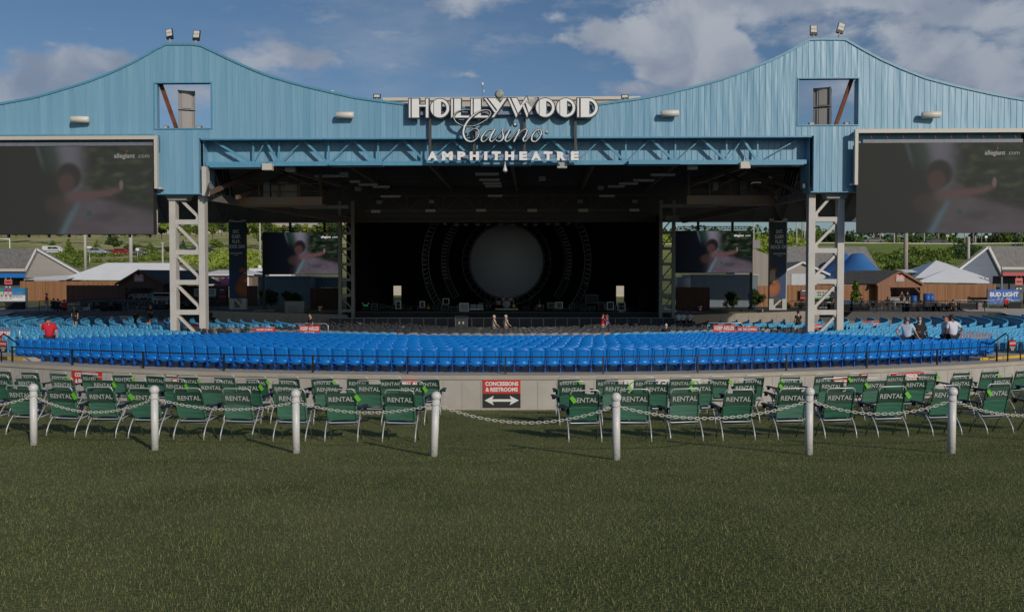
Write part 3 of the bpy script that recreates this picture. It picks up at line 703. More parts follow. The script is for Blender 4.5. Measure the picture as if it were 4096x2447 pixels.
# beige monitor roof behind the sign
q = MB(); z1 = at(2028, 402, 64).z; q.b2(-9.3, 9.0, 14, 26, ZC+.36, z1); q.build('roof_monitor', board_mat('beige_siding', (.40, .35, .30), (.47, .42, .37), .5), pav)
q = MB(); q.b2(-9.5, 9.2, 13.85, 26.2, z1, z1+.22); q.build('monitor_coping', beigep, pav)
for (px, py) in ((1328, 362), (1348, 358)):
    p = Lz(px, py, 14.5); q = MB(); q.cyl((p.x, 15, ZC+.4), (p.x, 15, at(px, py, 65).z), .09, 8); q.build('vent_pipe', white, pav)
# lattice legs
def lattice(x0, x1, z0, z1, y, mirror, panels, th, dep=.5, wleg=.42):
    m = MB()
    m.b2(x0, x0+wleg, y-dep/2, y+dep/2, z0, z1); m.b2(x1-wleg, x1, y-dep/2, y+dep/2, z0, z1)
    for i, (za, zb) in enumerate(panels):
        m.b2(x0+wleg, x1-wleg, y-dep*.42, y+dep*.42, za, zb)
    for (za, zb), (zc, zd) in zip(panels, panels[1:]):
        # diagonal between two rails with gussets
        a, b_ = (x0+wleg*.9, x1-wleg*.9) if not mirror else (x1-wleg*.9, x0+wleg*.9); s = 1 if not mirror else -1
        m.bar((a, y, zb and za-.02), (b_, y, zd+.05), th*1.2, th)
        g = .22*wleg/.36
        m.prism([(a, za-.001), (a+s*g, za-.001), (a, za-g)], y-dep*.36, y+dep*.36)
        m.prism([(b_, zd-.001), (b_-s*g, zd-.001), (b_-s*g*.8, zd+g*.75), (b_, zd+g*1.1)], y-dep*.36, y+dep*.36)
    return m
for sgn in (-1, 1):
    if sgn < 0: pa, pb = 685, 826; ytop = 780
    else: pa, pb = 3229, 3371; ytop = 770
    x0 = Fp(pa, 1000, .75)[0]; x1 = Fp(pb, 1000, .75)[0]; pan = []
    yy = [(756 if sgn < 0 else 745), 877, 999, 1119.5, 1240, 1361, 1482]
    for k, a in enumerate(yy):
        if sgn > 0: a = a-7+k*1.2
        pan.append((Fp(2028, a+19, .75)[1], Fp(2028, a, .75)[1]))
    gz = -4.05
    pan2 = [(a, b_) for a, b_ in pan if a > gz-1.2]
    m = lattice(x0, x1, gz, zP+.3, .75, sgn > 0, [(p[0], p[1]) for p in pan], .15, .5, .37)
    o = m.build('lattice_leg', beige, pav)
    q = MB(); xa = (x0+x1)/2
    q.b2(x0-.05, x0+.9, .35, 1.15, zP+.0-.0, zP+.28) ; q.prism([(xa-1.3, zP), (xa+.2, zP), (xa+.0, zP-.35), (xa-1.05, zP-.35)] if sgn < 0 else [(xa-.2, zP), (xa+1.3, zP), (xa+1.05, zP-.35), (xa, zP-.35)], .4, 1.1); q.build('bearing_plate', mat('grey_plate', (.28, .28, .28), .6), pav)
    q = MB(); q.b2(x0-.12, x1+.12, .3, 1.2, gz-.3, gz+.25); q.build('footing', concrete, pav)
    if sgn < 0:
        q = MB(); xe = Fp(809, 700, -.05)[0]; q.b2(xe, xe+.26, -.14, .4, Fp(2028, 780)[1], Fp(2028, 663)[1]); q.build('leg_extension', beige, pav)
    # cheek behind the right leg: blue-black pipe
    q = MB(); xq = Fp(626 if sgn < 0 else 3434, 800, 1.6)[0]; zq = Fp(2028, 948 if sgn < 0 else 938, 1.6)[1]
    q.cyl((xq, 1.6, zq), (xq, 1.6, zP+.6), .07, 8); q.build('drain_pipe', beige if sgn < 0 else mat('dark_pipe', (.05, .08, .11), .5), pav)
# inner (proscenium) lattice columns and banner columns
grey = mat('grey_green_steel', (.26, .27, .24), .6, var=.1)
for sgn in (-1, 1):
    pa, pb = (1355, 1419) if sgn < 0 else (2636, 2700)
    y = 25.2; x0 = Fp(pa, 1100, y)[0]; x1 = Fp(pb, 1100, y)[0]
    zb = Fp(2028, 1247, y)[1]; zt = Fp(2028, 878, y)[1]; n = 6; pan = []
    for k in range(n+1):
        z = zt+.3-(zt-zb+.1)*k/n; pan.append((z-.24, z))
    lattice(x0, x1, zb-1.4, zt+1.6, y, sgn > 0, pan, .10, .4, .27).build('proscenium_column', grey, pav)
    q = MB(); q.b2(x0-.25, x0+.9, y-.4, y+.4, zt-.1, zt+.28) if sgn < 0 else q.b2(x1-.9, x1+.25, y-.4, y+.4, zt-.1, zt+.28); q.build('bearing_plate', grey, pav)
    pa, pb = (920, 986) if sgn < 0 else (3075, 3145)
    y = 27.0; x0 = Fp(pa, 1100, y)[0]; x1 = Fp(pb, 1100, y)[0]; zb = Fp(2028, 1238, y)[1]
    zz = Fp(2028, 1188, y)[1]
    lattice(x0, x1, zb, zr+.2, y, sgn > 0, [(zz+k*1.6-.1, zz+k*1.6) for k in range(4, -1, -1)]+[(zb, zb+.14)], .16, .4, .38).build('rear_leg', mat('pale_grey_steel', (.42, .42, .40), .6), pav)
    # guitar banner hung on the rear leg
    bw = x1-x0+.12
    bx0, bz0 = Fp(917 if sgn < 0 else 3078, 1193, y-.3); bx1, bz1 = Fp(986 if sgn < 0 else 3146, 888, y-.3)
    nx, nz_ = 28, 120; vs = []; fs = []; cols = []
    def bcol(u, v):      # v up; guitar on one edge
        c = np.array([.006, .035, .085])*(1-v)*1.0+np.array([.004, .022, .045])*v
        if v < .36: c = np.array([.004, .035, .12])
        uu = (1-u) if sgn < 0 else u      # distance from the guitar's edge
        # lower bout
        for (cx, cz, rx, rz_) in ((0.12, .14, .56, .125), (.08, .24, .44, .08), (.24, .375, .22, .028)):
            d = ((uu-cx)/rx)**2+((v-cz)/rz_)**2
            if d < 1:
                k = max(0, 1-d); c = np.array([.30, .085, .012])*k**.5+np.array([.10, .02, .008])*(1-k**.5)
        if uu < .34 and .215 < v < .375: c = np.array([.38, .33, .24]) if sgn > 0 else c
        if uu < .10 and .36 < v < .86: c = np.array([.10, .035, .015])
        if .84 < v < .93 and uu < .17: c = np.array([.05, .012, .01])
        if uu < .16 and (abs(v-.335) < .014 or abs(v-.235) < .014): c = np.array([.45, .40, .32])*(.5 if (v*400) % 2 < 1 else 1)
        return c
    for j in range(nz_+1):
        for i in range(nx+1):
            u, v = i/nx, j/nz_; vs.append(((bx1-bx0)*(u-.5), 0, (bz1-bz0)*(v-.5))); cols.append(bcol(u, v))
    for j in range(nz_):
        for i in range(nx): a = j*(nx+1)+i; fs.append((a, a+1, a+nx+2, a+nx+1))
    ctr = P0+EX*((bx0+bx1)/2)+EY*(y-.3)+Vector((0, 0, (bz0+bz1)/2))
    bn = empty('banner', ctr, AX, 'tall dark blue guitar banner hanging %s stage screen' % ('left of the left' if sgn < 0 else 'right of the right'), 'banner', 'guitar banners')
    me = bpy.data.meshes.new('cloth'); me.from_pydata(vs, [], fs); ca = me.color_attributes.new('Col', 'FLOAT_COLOR', 'POINT'); ca.data.foreach_set('color', np.concatenate([np.array(cols), np.ones((len(cols), 1))], 1).astype(np.float32).ravel())
    link('cloth', me, vcol_mat('banner_print', 0, .5), bn)
    q = MB(); q.b2(-(bx1-bx0)/2, (bx1-bx0)/2, .01, .07, -(bz1-bz0)/2, (bz1-bz0)/2); q.build('backing', blackm, bn)
    q = MB(); q.tube([(-.4, .0, (bz1-bz0)/2+.05), (.4, 0, (bz1-bz0)/2+.05)], .05, 6); q.build('hanging_bar', white, bn)
    H = bz1-bz0; sx = -.12 if sgn < 0 else .12
    tm = mat('banner_lettering', (.62, .66, .66), .7)
    for k, wd in enumerate(('EAT.', 'SLEEP.', 'PLAY.', 'ROCK ON!')):
        put_text(wd, tm, bn, (sx, -.01, H/2-.85-.44*k), size=.42, bold=.012, ext=.002, xs=.72)
    put_text('HOLLYWOOD', tm, bn, (sx, -.01, H/2-2.75), size=.18, bold=.006, ext=.002, xs=.9)
    put_text('Casino', tm, bn, (sx, -.01, H/2-2.92), size=.13, bold=.002, ext=.002, shear=.4)
# ------------------------------------------------------------------ bracing and speaker towers in the two openings
for sgn in (-1, 1):
    A, B_ = WL if sgn < 0 else WR
    q = MB()
    if sgn < 0: q.bar(Fl(643, 337, .6), Fl(705, 512, .6), .16, .2)
    else: q.bar(Fl(3407, 317, .6), Fl(3344, 499, .6), .16, .2)
    q.build('diagonal_brace', mat('red_rust', (.16, .05, .028), .8, var=.4), pav)
    z = B_[1]; pcs = (746, 366, 512) if sgn < 0 else (3290, 354, 498)
    cx, zt = Fp(pcs[0], pcs[1], 1.2)
    sp_ = empty('loudspeaker', P0+EX*cx+EY*1.2+Vector((0, 0, z)), AX+sgn*rad(-22), 'grey two-box loudspeaker stack standing in the %s opening of the blue roof front' % ('left' if sgn < 0 else 'right'), 'loudspeaker', 'roof loudspeakers')
    h = zt-z; fr = MB(); g_ = MB(); wv = .95
    for k in range(2):
        a, b_ = k*h/2+.03, (k+1)*h/2
        fr.b2(-wv/2, wv/2, -.30, .45, a, b_-.02); fr.b2(-wv/2, -wv/2+.06, -.40, -.30, a, b_-.02); fr.b2(wv/2-.06, wv/2, -.40, -.30, a, b_-.02); fr.b2(-wv/2, wv/2, -.42, -.30, a, a+.05)
        g_.b2(-.27, .27, -.36, -.301, a+.09, b_-.06); g_.b2(-.16, .16, -.39, -.361, a+.09, b_-.06)
    fr.build('cabinet', mat('speaker_grey', (.20, .20, .21), .55, var=.1), sp_); g_.build('horn', mat('speaker_horn', (.30, .28, .27), .6), sp_)
    for (px, py) in (((664, 504), (798, 504)) if sgn < 0 else ((3245, 490), (3386, 492))):
        p = Fl(px, py, .6); fl_ = empty('floodlight', P0+EX*p.x+EY*.6+Vector((0, 0, z)), AX, 'small %s floodlight on the sill of the %s roof opening' % ('outer' if (px < 700 or px > 3300) else 'inner', 'left' if sgn < 0 else 'right'), 'floodlight', 'sill floodlights')
        q = MB(); q.b2(-.14, .14, -.1, .1, .06, .24); q.cyl((0, 0, -.02), (0, 0, .08), .04, 6); q.build('housing', mat('lamp_grey', (.16, .16, .15), .5), fl_); q = MB(); q.b2(-.11, .11, -.115, -.101, .09, .21); q.build('lens', mat('lamp_lens', (.45, .45, .38), .2), fl_)
# ridge floodlights
def flood(px, pyb, hp, w_, h_, tilt, lab, roll=0, two=True):
    x, z = Fp(px, pyb); f = empty('floodlight', P0+EX*x+EY*.12+Vector((0, 0, z-.04)), AX, lab, 'floodlight', 'roof ridge floodlights' if two else 'small roof floodlights')
    q = MB(); q.cyl((0, 0, -.1), (0, 0, hp), .045, 8); q.tube([(-.08, 0, .0), (-.1, -.05, hp*.5), (-.02, -.03, hp)], .015, 5); q.build('pole', mat('pole_grey', (.35, .33, .30), .6), f)
    M3 = Matrix.Rotation(roll, 3, 'Y') @ Matrix.Rotation(tilt, 3, 'X')
    def tb(m, c, d): m.box(Vector((0, 0, hp))+M3 @ Vector(c), d, M3)
    q = MB(); tb(q, (0, 0, h_/2), (w_, .09, h_)); 
    if two: tb(q, (0, .05, .12), (w_*.8, .16, .2))
    q.build('housing', black, f)
    q = MB()
    if two: tb(q, (0, -.052, h_*.78), (w_*.82, .02, h_*.32)); tb(q, (0, -.052, h_*.42), (w_*.82, .02, h_*.32))
    else: tb(q, (0, -.052, h_*.5), (w_*.75, .02, h_*.6))
    q.build('lens', mat('flood_lens', (.62, .60, .54), .18), f)
flood(677, 175, .34, .40, .60, rad(-12), 'leftmost twin-panel floodlight leaning on the left blue roof peak', rad(-11))
flood(781, 175, .25, .40, .60, rad(-12), 'upright twin-panel floodlight right of its tilted twin on the left roof peak', rad(2))
flood(3257, 155, .26, .40, .58, rad(-12), 'upright twin-panel floodlight left of its tilted twin on the right roof peak', rad(3))
flood(3360, 155, .38, .40, .62, rad(-12), 'twin-panel floodlight leaning outward on the right blue roof peak', rad(19))
flood(1506, 401, .16, .42, .25, rad(-10), 'small floodlight on the roof edge left of the HOLLYWOOD sign', rad(2), False)
flood(2501, 401, .14, .42, .25, rad(-10), 'small floodlight on the roof edge right of the HOLLYWOOD sign', rad(-4), False)
# white tubular horn speakers on the fascia
for i, (px, py, yaw, lab) in enumerate(((320, 478, .25, 'far left white tubular fixture above the left big screen'), (1380, 461, .05, 'white tubular fixture on the fascia left of the sign'), (2680, 454, -.05, 'white tubular fixture on the fascia right of the sign'), (3725, 460, -.25, 'far right white tubular fixture above the right big screen'))):
    p = Fl(px, py, -.42); o = empty('wall_light', P0+EX*p.x+EY*-.42+Vector((0, 0, p.z)), AX+yaw*.6, lab, 'fixture', 'white tubular fascia fixtures')
    q = MB(); q.tube([(-.50, 0, 0), (-.47, 0, 0), (.46, 0, 0), (.50, 0, 0)], [.13, .185, .185, .12], 14); q.build('housing', mat('fixture_white', (.66, .63, .56), .45), o)
    q = MB(); q.bar((.3, 0, 0), (.38, .42, .02), .06); q.bar((-.3, 0, 0), (-.38, .42, .02), .06); q.build('bracket', steel, o)
# ------------------------------------------------------------------ BIG SCREENS
def picture(u, v, wash):
    """girl leaning out of a car window by a road; u right, v up, 0..1"""
    def sg(x, k=40): return 1/(1+math.exp(max(-60, min(60, -x*k))))
    c = np.array([.0035, .005, .009])
    nse = mnoise.fractal(Vector((u*7, v*7, 0)), .8, 2, 5)
    # pale sky wedge between car and trees
    w1 = sg(u-(.62-.30*v-.02), 60)*sg((.66-.10*(1-v)+.03*nse)-u, 40)*sg(v-.38, 20)
    w1 = sg(u-(.395+(1-v)*.16), 60)*sg((.60-.03*(1-v)+.04*nse)-u, 30)*sg(v-.45, 20)
    c = c*(1-w1)+np.array([.20, .19, .24])*w1
    # trees
    tr_ = sg(u-.575+.04*nse, 40)*sg(v-(.50-.45*(u-.55)), 30); tcx = np.array([.009, .016, .010])*(1+.9*nse)+np.array([.05, .065, .03])*max(0, mnoise.noise(Vector((u*14, v*14, 3))))*1.5
    c = c*(1-tr_)+np.clip(tcx, 0, 1)*tr_
    # road
    rd = sg(u-(.44+.33*max(0, v-.0)*.2), 40)*sg(.47-.5*max(0, u-.55)-v, 50); c = c*(1-rd)+np.array([.105, .085, .105])*(1+.25*nse)*rd
    # car flank, pale blue stripe
    d = u-(.44+(v)*.27); st = math.exp(-(d/.022)**2)*sg(.36-v, 40); c = c*(1-st)+np.array([.10, .17, .21])*st
    # car pillar glint
    d = u-(.29-.03*(v-1)-.0+.12*(1-v)); st = math.exp(-(d/.012)**2)*sg(v-.78, 30)*.6; c = c*(1-st)+np.array([.12, .15, .20])*st
    # green hint in door frame
    g = math.exp(-((u-.36-(1-v)*.12)/.06)**2)*sg(v-.75, 20)*.7; c = c*(1-g)+np.array([.02, .055, .04])*g
    # head, face
    hd = sg(1-(((u-.485)/.075)**2+((v-.66)/.155)**2), 9); c = c*(1-hd)+np.array([.016, .012, .014])*hd
    fc = sg(1-(((u-.47)/.052)**2+((v-.585)/.105)**2), 6); c = c*(1-fc)+np.array([.075, .036, .038])*fc
    sh_ = sg(1-(((u-.42)/.09)**2+((v-.33)/.11)**2), 5)*.6; c = c*(1-sh_)+np.array([.06, .034, .03])*sh_
    # arm reaching right
    if .45 < u < .82:
        am = .40+(u-.45)*.30 if u > .75 else .42+(u-.5)*.22; th = .05-.055*(u-.5); a = sg(th-abs(v-am), 120)*sg(.80-u, 90)*sg(u-.48, 60); c = c*(1-a)+np.array([.14, .07, .075])*a
    hn = sg(1-(((u-.805)/.012)**2+((v-.56)/.055)**2), 6); c = c*(1-hn)+np.array([.24, .15, .16])*hn
    # wing mirror and shadow
    mr_ = sg(1-(((u-.605)/.018)**2+((v-.235)/.035)**2), 6); c = c*(1-mr_)+np.array([.03, .08, .09])*mr_
    sd = sg(1-(((u-.70)/.07)**2+((v-.19)/.05)**2), 4)*.5; c = c*(1-sd)+np.array([.03, .03, .05])*sd
    c = c*(.35+.65*sg(u-.12, 10))
    if wash: c = c*.8+np.array([.033, .033, .027])
    return c
def pic_mesh(w, h, wash, nx=150, ny=84):
    vs = []; fs = []; cols = []
    for j in range(ny+1):
        for i in range(nx+1): u, v = i/nx, j/ny; vs.append(((u-.5)*w, 0, (v-.5)*h)); cols.append(picture(u, v, wash))
    for j in range(ny):
        for i in range(nx): a = j*(nx+1)+i; fs.append((a, a+1, a+nx+2, a+nx+1))
    me = bpy.data.meshes.new('picture'); me.from_pydata(vs, [], fs); ca = me.color_attributes.new('Col', 'FLOAT_COLOR', 'POINT'); ca.data.foreach_set('color', np.concatenate([np.array(cols), np.ones((len(cols), 1))], 1).astype(np.float32).ravel()); return me
EB = 1/2**EXPOSURE
pm_big = vcol_mat('washed_screen', EB*.50, .6, .018); pm_small = vcol_mat('stage_screen', EB*.72, .5, .01)
tx_b = mat('screen_lettering_dim', (.19, .19, .19), .6, emit=EB*.35); tx_s = mat('screen_lettering', (.75, .75, .8), .6, emit=EB*.8); or_b = mat('screen_orange_dim', (.16, .05, .02), .6, emit=EB*.4); or_s = mat('screen_orange', (.8, .12, .03), .6, emit=EB*.7)
def logo(parent, w, h, big):
    k = w/9.2; x = w*.36; z = h*.39; tm, om = (tx_b, or_b) if big else (tx_s, or_s)
    put_text('allegiant', tm, parent, (x-.30*k, -.012, z), size=.36*k, bold=.008*k, ext=.001); put_text('.com', tm, parent, (x+.77*k, -.012, z), size=.36*k, ext=.001)
    q = MB()
    for i in range(7): a = rad(20+i*23); c = Vector((x-.16*k, -.012, z+.17*k)); q.bar(c+Vector((math.cos(a)*.05*k, 0, math.sin(a)*.04*k)), c+Vector((math.cos(a)*.2*k, 0, math.sin(a)*.14*k)), .05*k, .002)
    q.build('sunburst', om, parent)
bigme = None
for sgn in (-1, 1):
    o_ = -.55
    if sgn < 0: (x0, z0), (x1, z1) = Fp(-34, 937, o_), Fp(610, 585, o_)
    else: (x0, z0), (x1, z1) = Fp(3447, 930, o_), Fp(4091, 572, o_)
    w_, h_ = x1-x0, z1-z0; ctr = P0+EX*((x0+x1)/2)+EY*o_+Vector((0, 0, (z0+z1)/2))
    s = empty('video_screen', ctr, AX, 'large washed-out grey video screen hanging outside the %s lattice leg' % ('left' if sgn < 0 else 'right'), 'video screen', 'large outdoor video screens')
    if bigme is None: bigme = pic_mesh(w_, h_, True)
    link('picture', bigme, pm_big if not bigme.materials else None, s)
    q = MB(); q.b2(-w_/2-.02, w_/2+.02, .004, .42, -h_/2-.02, h_/2+.02); q.build('cabinet', mat('screen_cabinet', (.02, .02, .022), .6), s)
    q = MB(); q.b2(-w_/2, w_/2+.0, -.02, .3, h_/2+.03, h_/2+.22); 
    q.build('header_bar', mat('header_bar_grey', (.16, .17, .20), .5, var=.15), s)
    for i in range(10):
        q = MB(); x = -w_/2+.5*(1 if sgn > 0 else .95)+i*(w_-.85)/9; q.tube([(x, .12, h_/2+.22), (x, .12, h_/2+.52)], .022, 5); q.tube([(x-.05, .08, h_/2+.24), (x, .08, h_/2+.36), (x+.05, .08, h_/2+.24)], .016, 5)
        q.build('clamp', mat('clamp_red', (.32, .10, .10), .5), s)
    for i in range(8): q = MB(); x = -w_/2+.9+i*w_/8; q.b2(x-.05, x+.05, .1, .25, -h_/2-.18, -h_/2-.021); q.build('lower_bracket', black, s)
    logo(s, w_, h_, True)
    # beige frame over the screen
    fr = empty('mounting_frame'); fr.parent = s; fr.location = Matrix.Rotation(-AX, 3, 'Z') @ (P0-ctr)
    q = MB(); zt = Fp(2028, 541 if sgn < 0 else 529, -.5)[1]
    if sgn < 0:
        xa = Fp(622, 600, -.5)[0]; q.b2(-30.5, xa, -.72, -.5, zt-.17, zt); q.b2(xa+.005, xa+.18, -.72, -.5, Fp(2028, 752, -.5)[1], zt+.03); q.b2(xa+.02, xa+.3, -.5, -.08, Fp(2028, 752, -.5)[1], Fp(2028, 745, -.5)[1])
        q.b2(-30.5, xa, -.72, -.1, zt+.002, zt+.04)
    else:
        xa = Fp(3428, 600, -.5)[0]; q.b2(xa, 30.5, -.72, -.5, zt-.17, zt); q.b2(xa-.18, xa-.005, -.72, -.5, Fp(2028, 745, -.5)[1], zt+.03); q.b2(xa-.3, xa-.02, -.5, -.08, Fp(2028, 745, -.5)[1], Fp(2028, 738, -.5)[1])
        q.b2(xa, 30.5, -.72, -.1, zt+.002, zt+.04)
    q.build('beam', beigep, fr)
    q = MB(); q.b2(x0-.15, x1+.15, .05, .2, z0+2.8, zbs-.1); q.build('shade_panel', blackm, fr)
    q = MB(); q.b2(x0-.2, x1+.2, .0, .05, z1-.3, zbs-.08); q.build('back_panel', bluest, fr)
# ------------------------------------------------------------------ SIGN
SO = -.62
sign = empty('sign', P0+EY*SO, AX, 'white HOLLYWOOD Casino AMPHITHEATRE lettering standing proud of the blue roof front', 'sign')
def sc_(cx, cy): x, z = Fp(1600+cx/2.957, 340+cy/2.957, SO); return x, z
wl = mat('sign_white', (.80, .80, .79), .45, var=.03); dkl = mat('sign_edge', (.035, .036, .04), .45)
def grow(poly, d):
    n = len(poly); ar = sum(poly[i][0]*poly[(i+1) % n][1]-poly[(i+1) % n][0]*poly[i][1] for i in range(n)); s = 1 if ar > 0 else -1; res = []
    for i in range(n):
        p0, p1, p2 = Vector(poly[i-1]), Vector(poly[i]), Vector(poly[(i+1) % n]); e1 = (p1-p0).normalized(); e2 = (p2-p1).normalized()
        n1_ = Vector((e1.y, -e1.x))*s; n2_ = Vector((e2.y, -e2.x))*s; k = n1_+n2_; l = k.length
        if l < .2: k = n1_; f_ = 1
        else: k = k/l; f_ = min(1/max(.35, k.dot(n1_)), 2.2)
        q = p1+k*d*f_; res.append((q.x, q.y))
    return res
def arc(cx, cy, r, a0, a1, n=14): return [(cx+r*math.cos(rad(a0+(a1-a0)*i/n)), cy-r*math.sin(rad(a0+(a1-a0)*i/n))) for i in range(n+1)]
def rect(a, b_, c, d): return [(a, c), (b_, c), (b_, d), (a, d)]
def ring_c(cx, cy, R, r, xsplit, xh):
    """broadway O: sliver, thick band, thin right bow"""
    out_ = []
    th = math.degrees(math.acos((xsplit-4-cx)/R)); out_.append(arc(cx, cy, R, th, 360-th, 16))
    t0 = math.degrees(math.acos((xsplit+4-cx)/R)); t1 = math.degrees(math.acos((xh-10-cx)/R))
    out_.append(arc(cx, cy, R, t0, t1, 8)+arc(cx, cy, R, 360-t1, 360-t0, 8))
    t2 = math.degrees(math.acos(max(-1, (xh-10-cx)/R))); ti = math.degrees(math.acos((xh-10-cx)/r))
    out_.append(arc(cx, cy, R, t2, -t2, 18)+arc(cx, cy, r, -ti, ti, 16))
    return out_
T0, B0 = 165, 388
LET = [('H', [rect(106, 124, T0, B0), rect(140, 226, T0, B0), rect(226, 306, 237, 258), rect(306, 336, T0, B0)]),
 ('O', ring_c(472, 277, 110, 80, 399, 495)),
 ('L', [rect(606, 625, T0, B0), rect(641, 720, T0, B0), rect(720, 818, 366, B0)]),
 ('L', [rect(840, 859, T0, B0), rect(874, 956, T0, B0), rect(956, 1060, 366, B0)]),
 ('Y', [[(996, 160), (1020, 160), (1140, 318), (1128, 338)], [(1042, 160), (1132, 160), (1185, 218), (1224, 160), (1262, 160), (1108, 385), (1088, 385), (1090, 378), (1150, 298)]]),
 ('W', [[(1276, 158), (1298, 158), (1388, 352), (1374, 388)], [(1318, 158), (1380, 158), (1425, 248), (1497, 142), (1508, 164), (1396, 338)], [(1447, 238), (1460, 219), (1514, 345), (1502, 388)], [(1478, 192), (1512, 175), (1560, 275), (1602, 158), (1630, 158), (1524, 335)]]),
 ('O', ring_c(1718, 270, 110, 80, 1646, 1740)), ('O', ring_c(1962, 271, 110, 80, 1890, 1984)),
 ('D', [rect(2097, 2117, 160, 382), [(2137, 160), (2238, 160), (2238, 382), (2137, 382)], arc(2228, 271, 111, 84, -84, 16)+arc(2228, 271, 80, -83, 83, 14)])]
sc1 = Fp(1601, 500, SO)[0]-Fp(1600, 500, SO)[0]; kpx = sc1/2.957
for li, (ch, polys) in enumerate(LET):
    fr = MB(); bk = MB()
    for pi_, poly in enumerate(polys):
        P = [sc_(*p) for p in poly]; fr.prism(P, -.03, .02); bk.prism(grow(P, 11*kpx), .006+.003*pi_, .24+.004*pi_)
    lo = fr.build('letter', wl, sign); bk.build('letter_edge', dkl, lo)
def sweep(m, pts, ws, yc, dep, extra=0):
    # smooth catmull-rom
    P = [Vector((a, b_)) for a, b_ in pts]; out_ = []; wo = []
    for i in range(len(P)-1):
        p0, p1, p2, p3 = P[max(i-1, 0)], P[i], P[i+1], P[min(i+2, len(P)-1)]
        for k in range(5):
            t = k/5; out_.append(.5*((2*p1)+(-p0+p2)*t+(2*p0-5*p1+4*p2-p3)*t*t+(-p0+3*p1-3*p2+p3)*t**3)); wo.append(ws[i]*(1-t)+ws[i+1]*t)
    out_.append(P[-1]); wo.append(ws[-1]); v = []
    for p in out_: x, z = sc_(p.x, p.y); v.append((x, yc, z))
    m.tube(v, [((w+extra)*kpx/2, dep) for w in wo], 8, flat=(0, 1, 0))
STR = [([(800,608),(806,580),(838,546),(880,524),(915,530),(936,562),(925,615),(885,660),(840,676),(790,660),(757,610),(752,550),(775,480),(815,420),(875,362),(950,318),(1020,303),(1065,318),(1072,355),(1030,410),(950,462),(860,493),(770,492),(700,470),(655,430),(640,385),(665,335),(720,308),(780,298),(830,300)],
  [8,8,8,10,12,14,15,16,18,24,28,28,26,24,20,14,10,8,8,8,9,9,9,9,10,11,10,9,8,7]),
 ([(1105,545),(1060,535),(1010,565),(968,625),(968,668),(1000,674),(1050,625),(1105,548)], [8,9,16,22,20,9,8,10]), ([(1122,532),(1080,610),(1062,655),(1085,676),(1125,645),(1165,590)], [18,22,22,12,8,7]),
 ([(1155,605),(1200,550),(1222,520)], [7,8,9]), ([(1222,522),(1215,570),(1222,625),(1195,668),(1155,672),(1135,655)], [9,16,24,18,10,12]), ([(1200,665),(1240,625),(1290,545)], [6,7,8]),
 ([(1300,538),(1262,610),(1245,655),(1268,676),(1310,645),(1350,590)], [18,22,22,12,8,7]),
 ([(1345,600),(1385,550),(1412,535)], [7,8,10]), ([(1415,535),(1380,610),(1345,680)], [18,22,22]), ([(1375,625),(1430,560),(1480,532),(1503,545),(1485,600),(1455,650),(1475,676),(1515,640),(1555,590)], [7,8,12,18,22,22,12,8,7]),
 ([(1650,535),(1600,555),(1560,620),(1560,665),(1600,676),(1650,630),(1672,565),(1650,535),(1635,560),(1660,600),(1695,602)], [10,16,22,20,12,16,18,10,7,7,7])]
cm = MB(); ce = MB()
for i, (p, w_) in enumerate(STR): sweep(cm, p, [a*.8 for a in w_], -.16-.004*i, .035); sweep(ce, p, w_, -.06-.004*i, .11, 15)
x, z = sc_(1360, 475); cm.tube([(x, -.15, z), (x, -.22, z)], 15*kpx, 12); ce.tube([(x, .05, z), (x, -.16, z)], 26*kpx, 12)
x, z = sc_(1733, 562); cm.tube([(x, -.15, z), (x, -.19, z)], 15*kpx, 12); ce.tube([(x, .05, z), (x, -.155, z)], 21*kpx, 12); ce.tube([(x, -.192, z), (x, -.194, z)], 6*kpx, 8)
co = cm.build('script_word', wl, sign); ce.build('script_edge', dkl, co)
xa, za = sc_(322, 890); xb, zb = sc_(2118, 780)
for i, ch in enumerate('AMPHITHEATRE'):
    me = text_mesh(ch, size=1.0, bold=.065, ext=.05).copy()
    pcs = [(382, 120), (558, 128), (725, 95), (878, 108), (1013, 38), (1138, 108), (1296, 108), (1457, 92), (1610, 118), (1752, 104), (1908, 100), (2067, 92)]
    cx, wd = pcs[i]; x, z = sc_(cx, 837); co_ = np.array([v.co[:] for v in me.vertices]); mn, mxx = co_.min(0), co_.max(0)
    sx_ = wd*kpx/(mxx[0]-mn[0]); sz_ = (za-zb)*-1/(mxx[2]-mn[2]); me.transform(Matrix.Diagonal((sx_, .9, sz_, 1)) @ Matrix.Translation((-(mn[0]+mxx[0])/2, 0, -(mn[2]+mxx[2])/2)))
    link('letter', me, wl, sign, (x, .12, z))
q = MB()
for (px, y0, y1) in ((1718, 470, 640), (2303, 470, 640), (1895, 500, 640), (2098, 470, 640)):
    x, z0 = Fp(px, y1, SO); z1 = Fp(px, y0, SO)[1]; q.b2(x-.07, x+.07, .26, .40, z0, z1)
q.build('support_post', mat('sign_post', (.06, .055, .05), .6), sign)
q = MB(); xa = Fp(1680, 450, SO)[0]; xb = Fp(2375, 450, SO)[0]; z1, z0 = Fp(2028, 442, SO)[1], Fp(2028, 455, SO)[1]; q.b2(xa, xb, .27, .5, z0, z1)
xa = Fp(1725, 620, SO)[0]; xb = Fp(2330, 620, SO)[0]; z1, z0 = Fp(2028, 618, SO)[1], Fp(2028, 630, SO)[1]; q.b2(xa, xb, .2, .34, z0, z1); q.build('support_rail', mat('sign_rail', (.20, .24, .36), .5), sign)
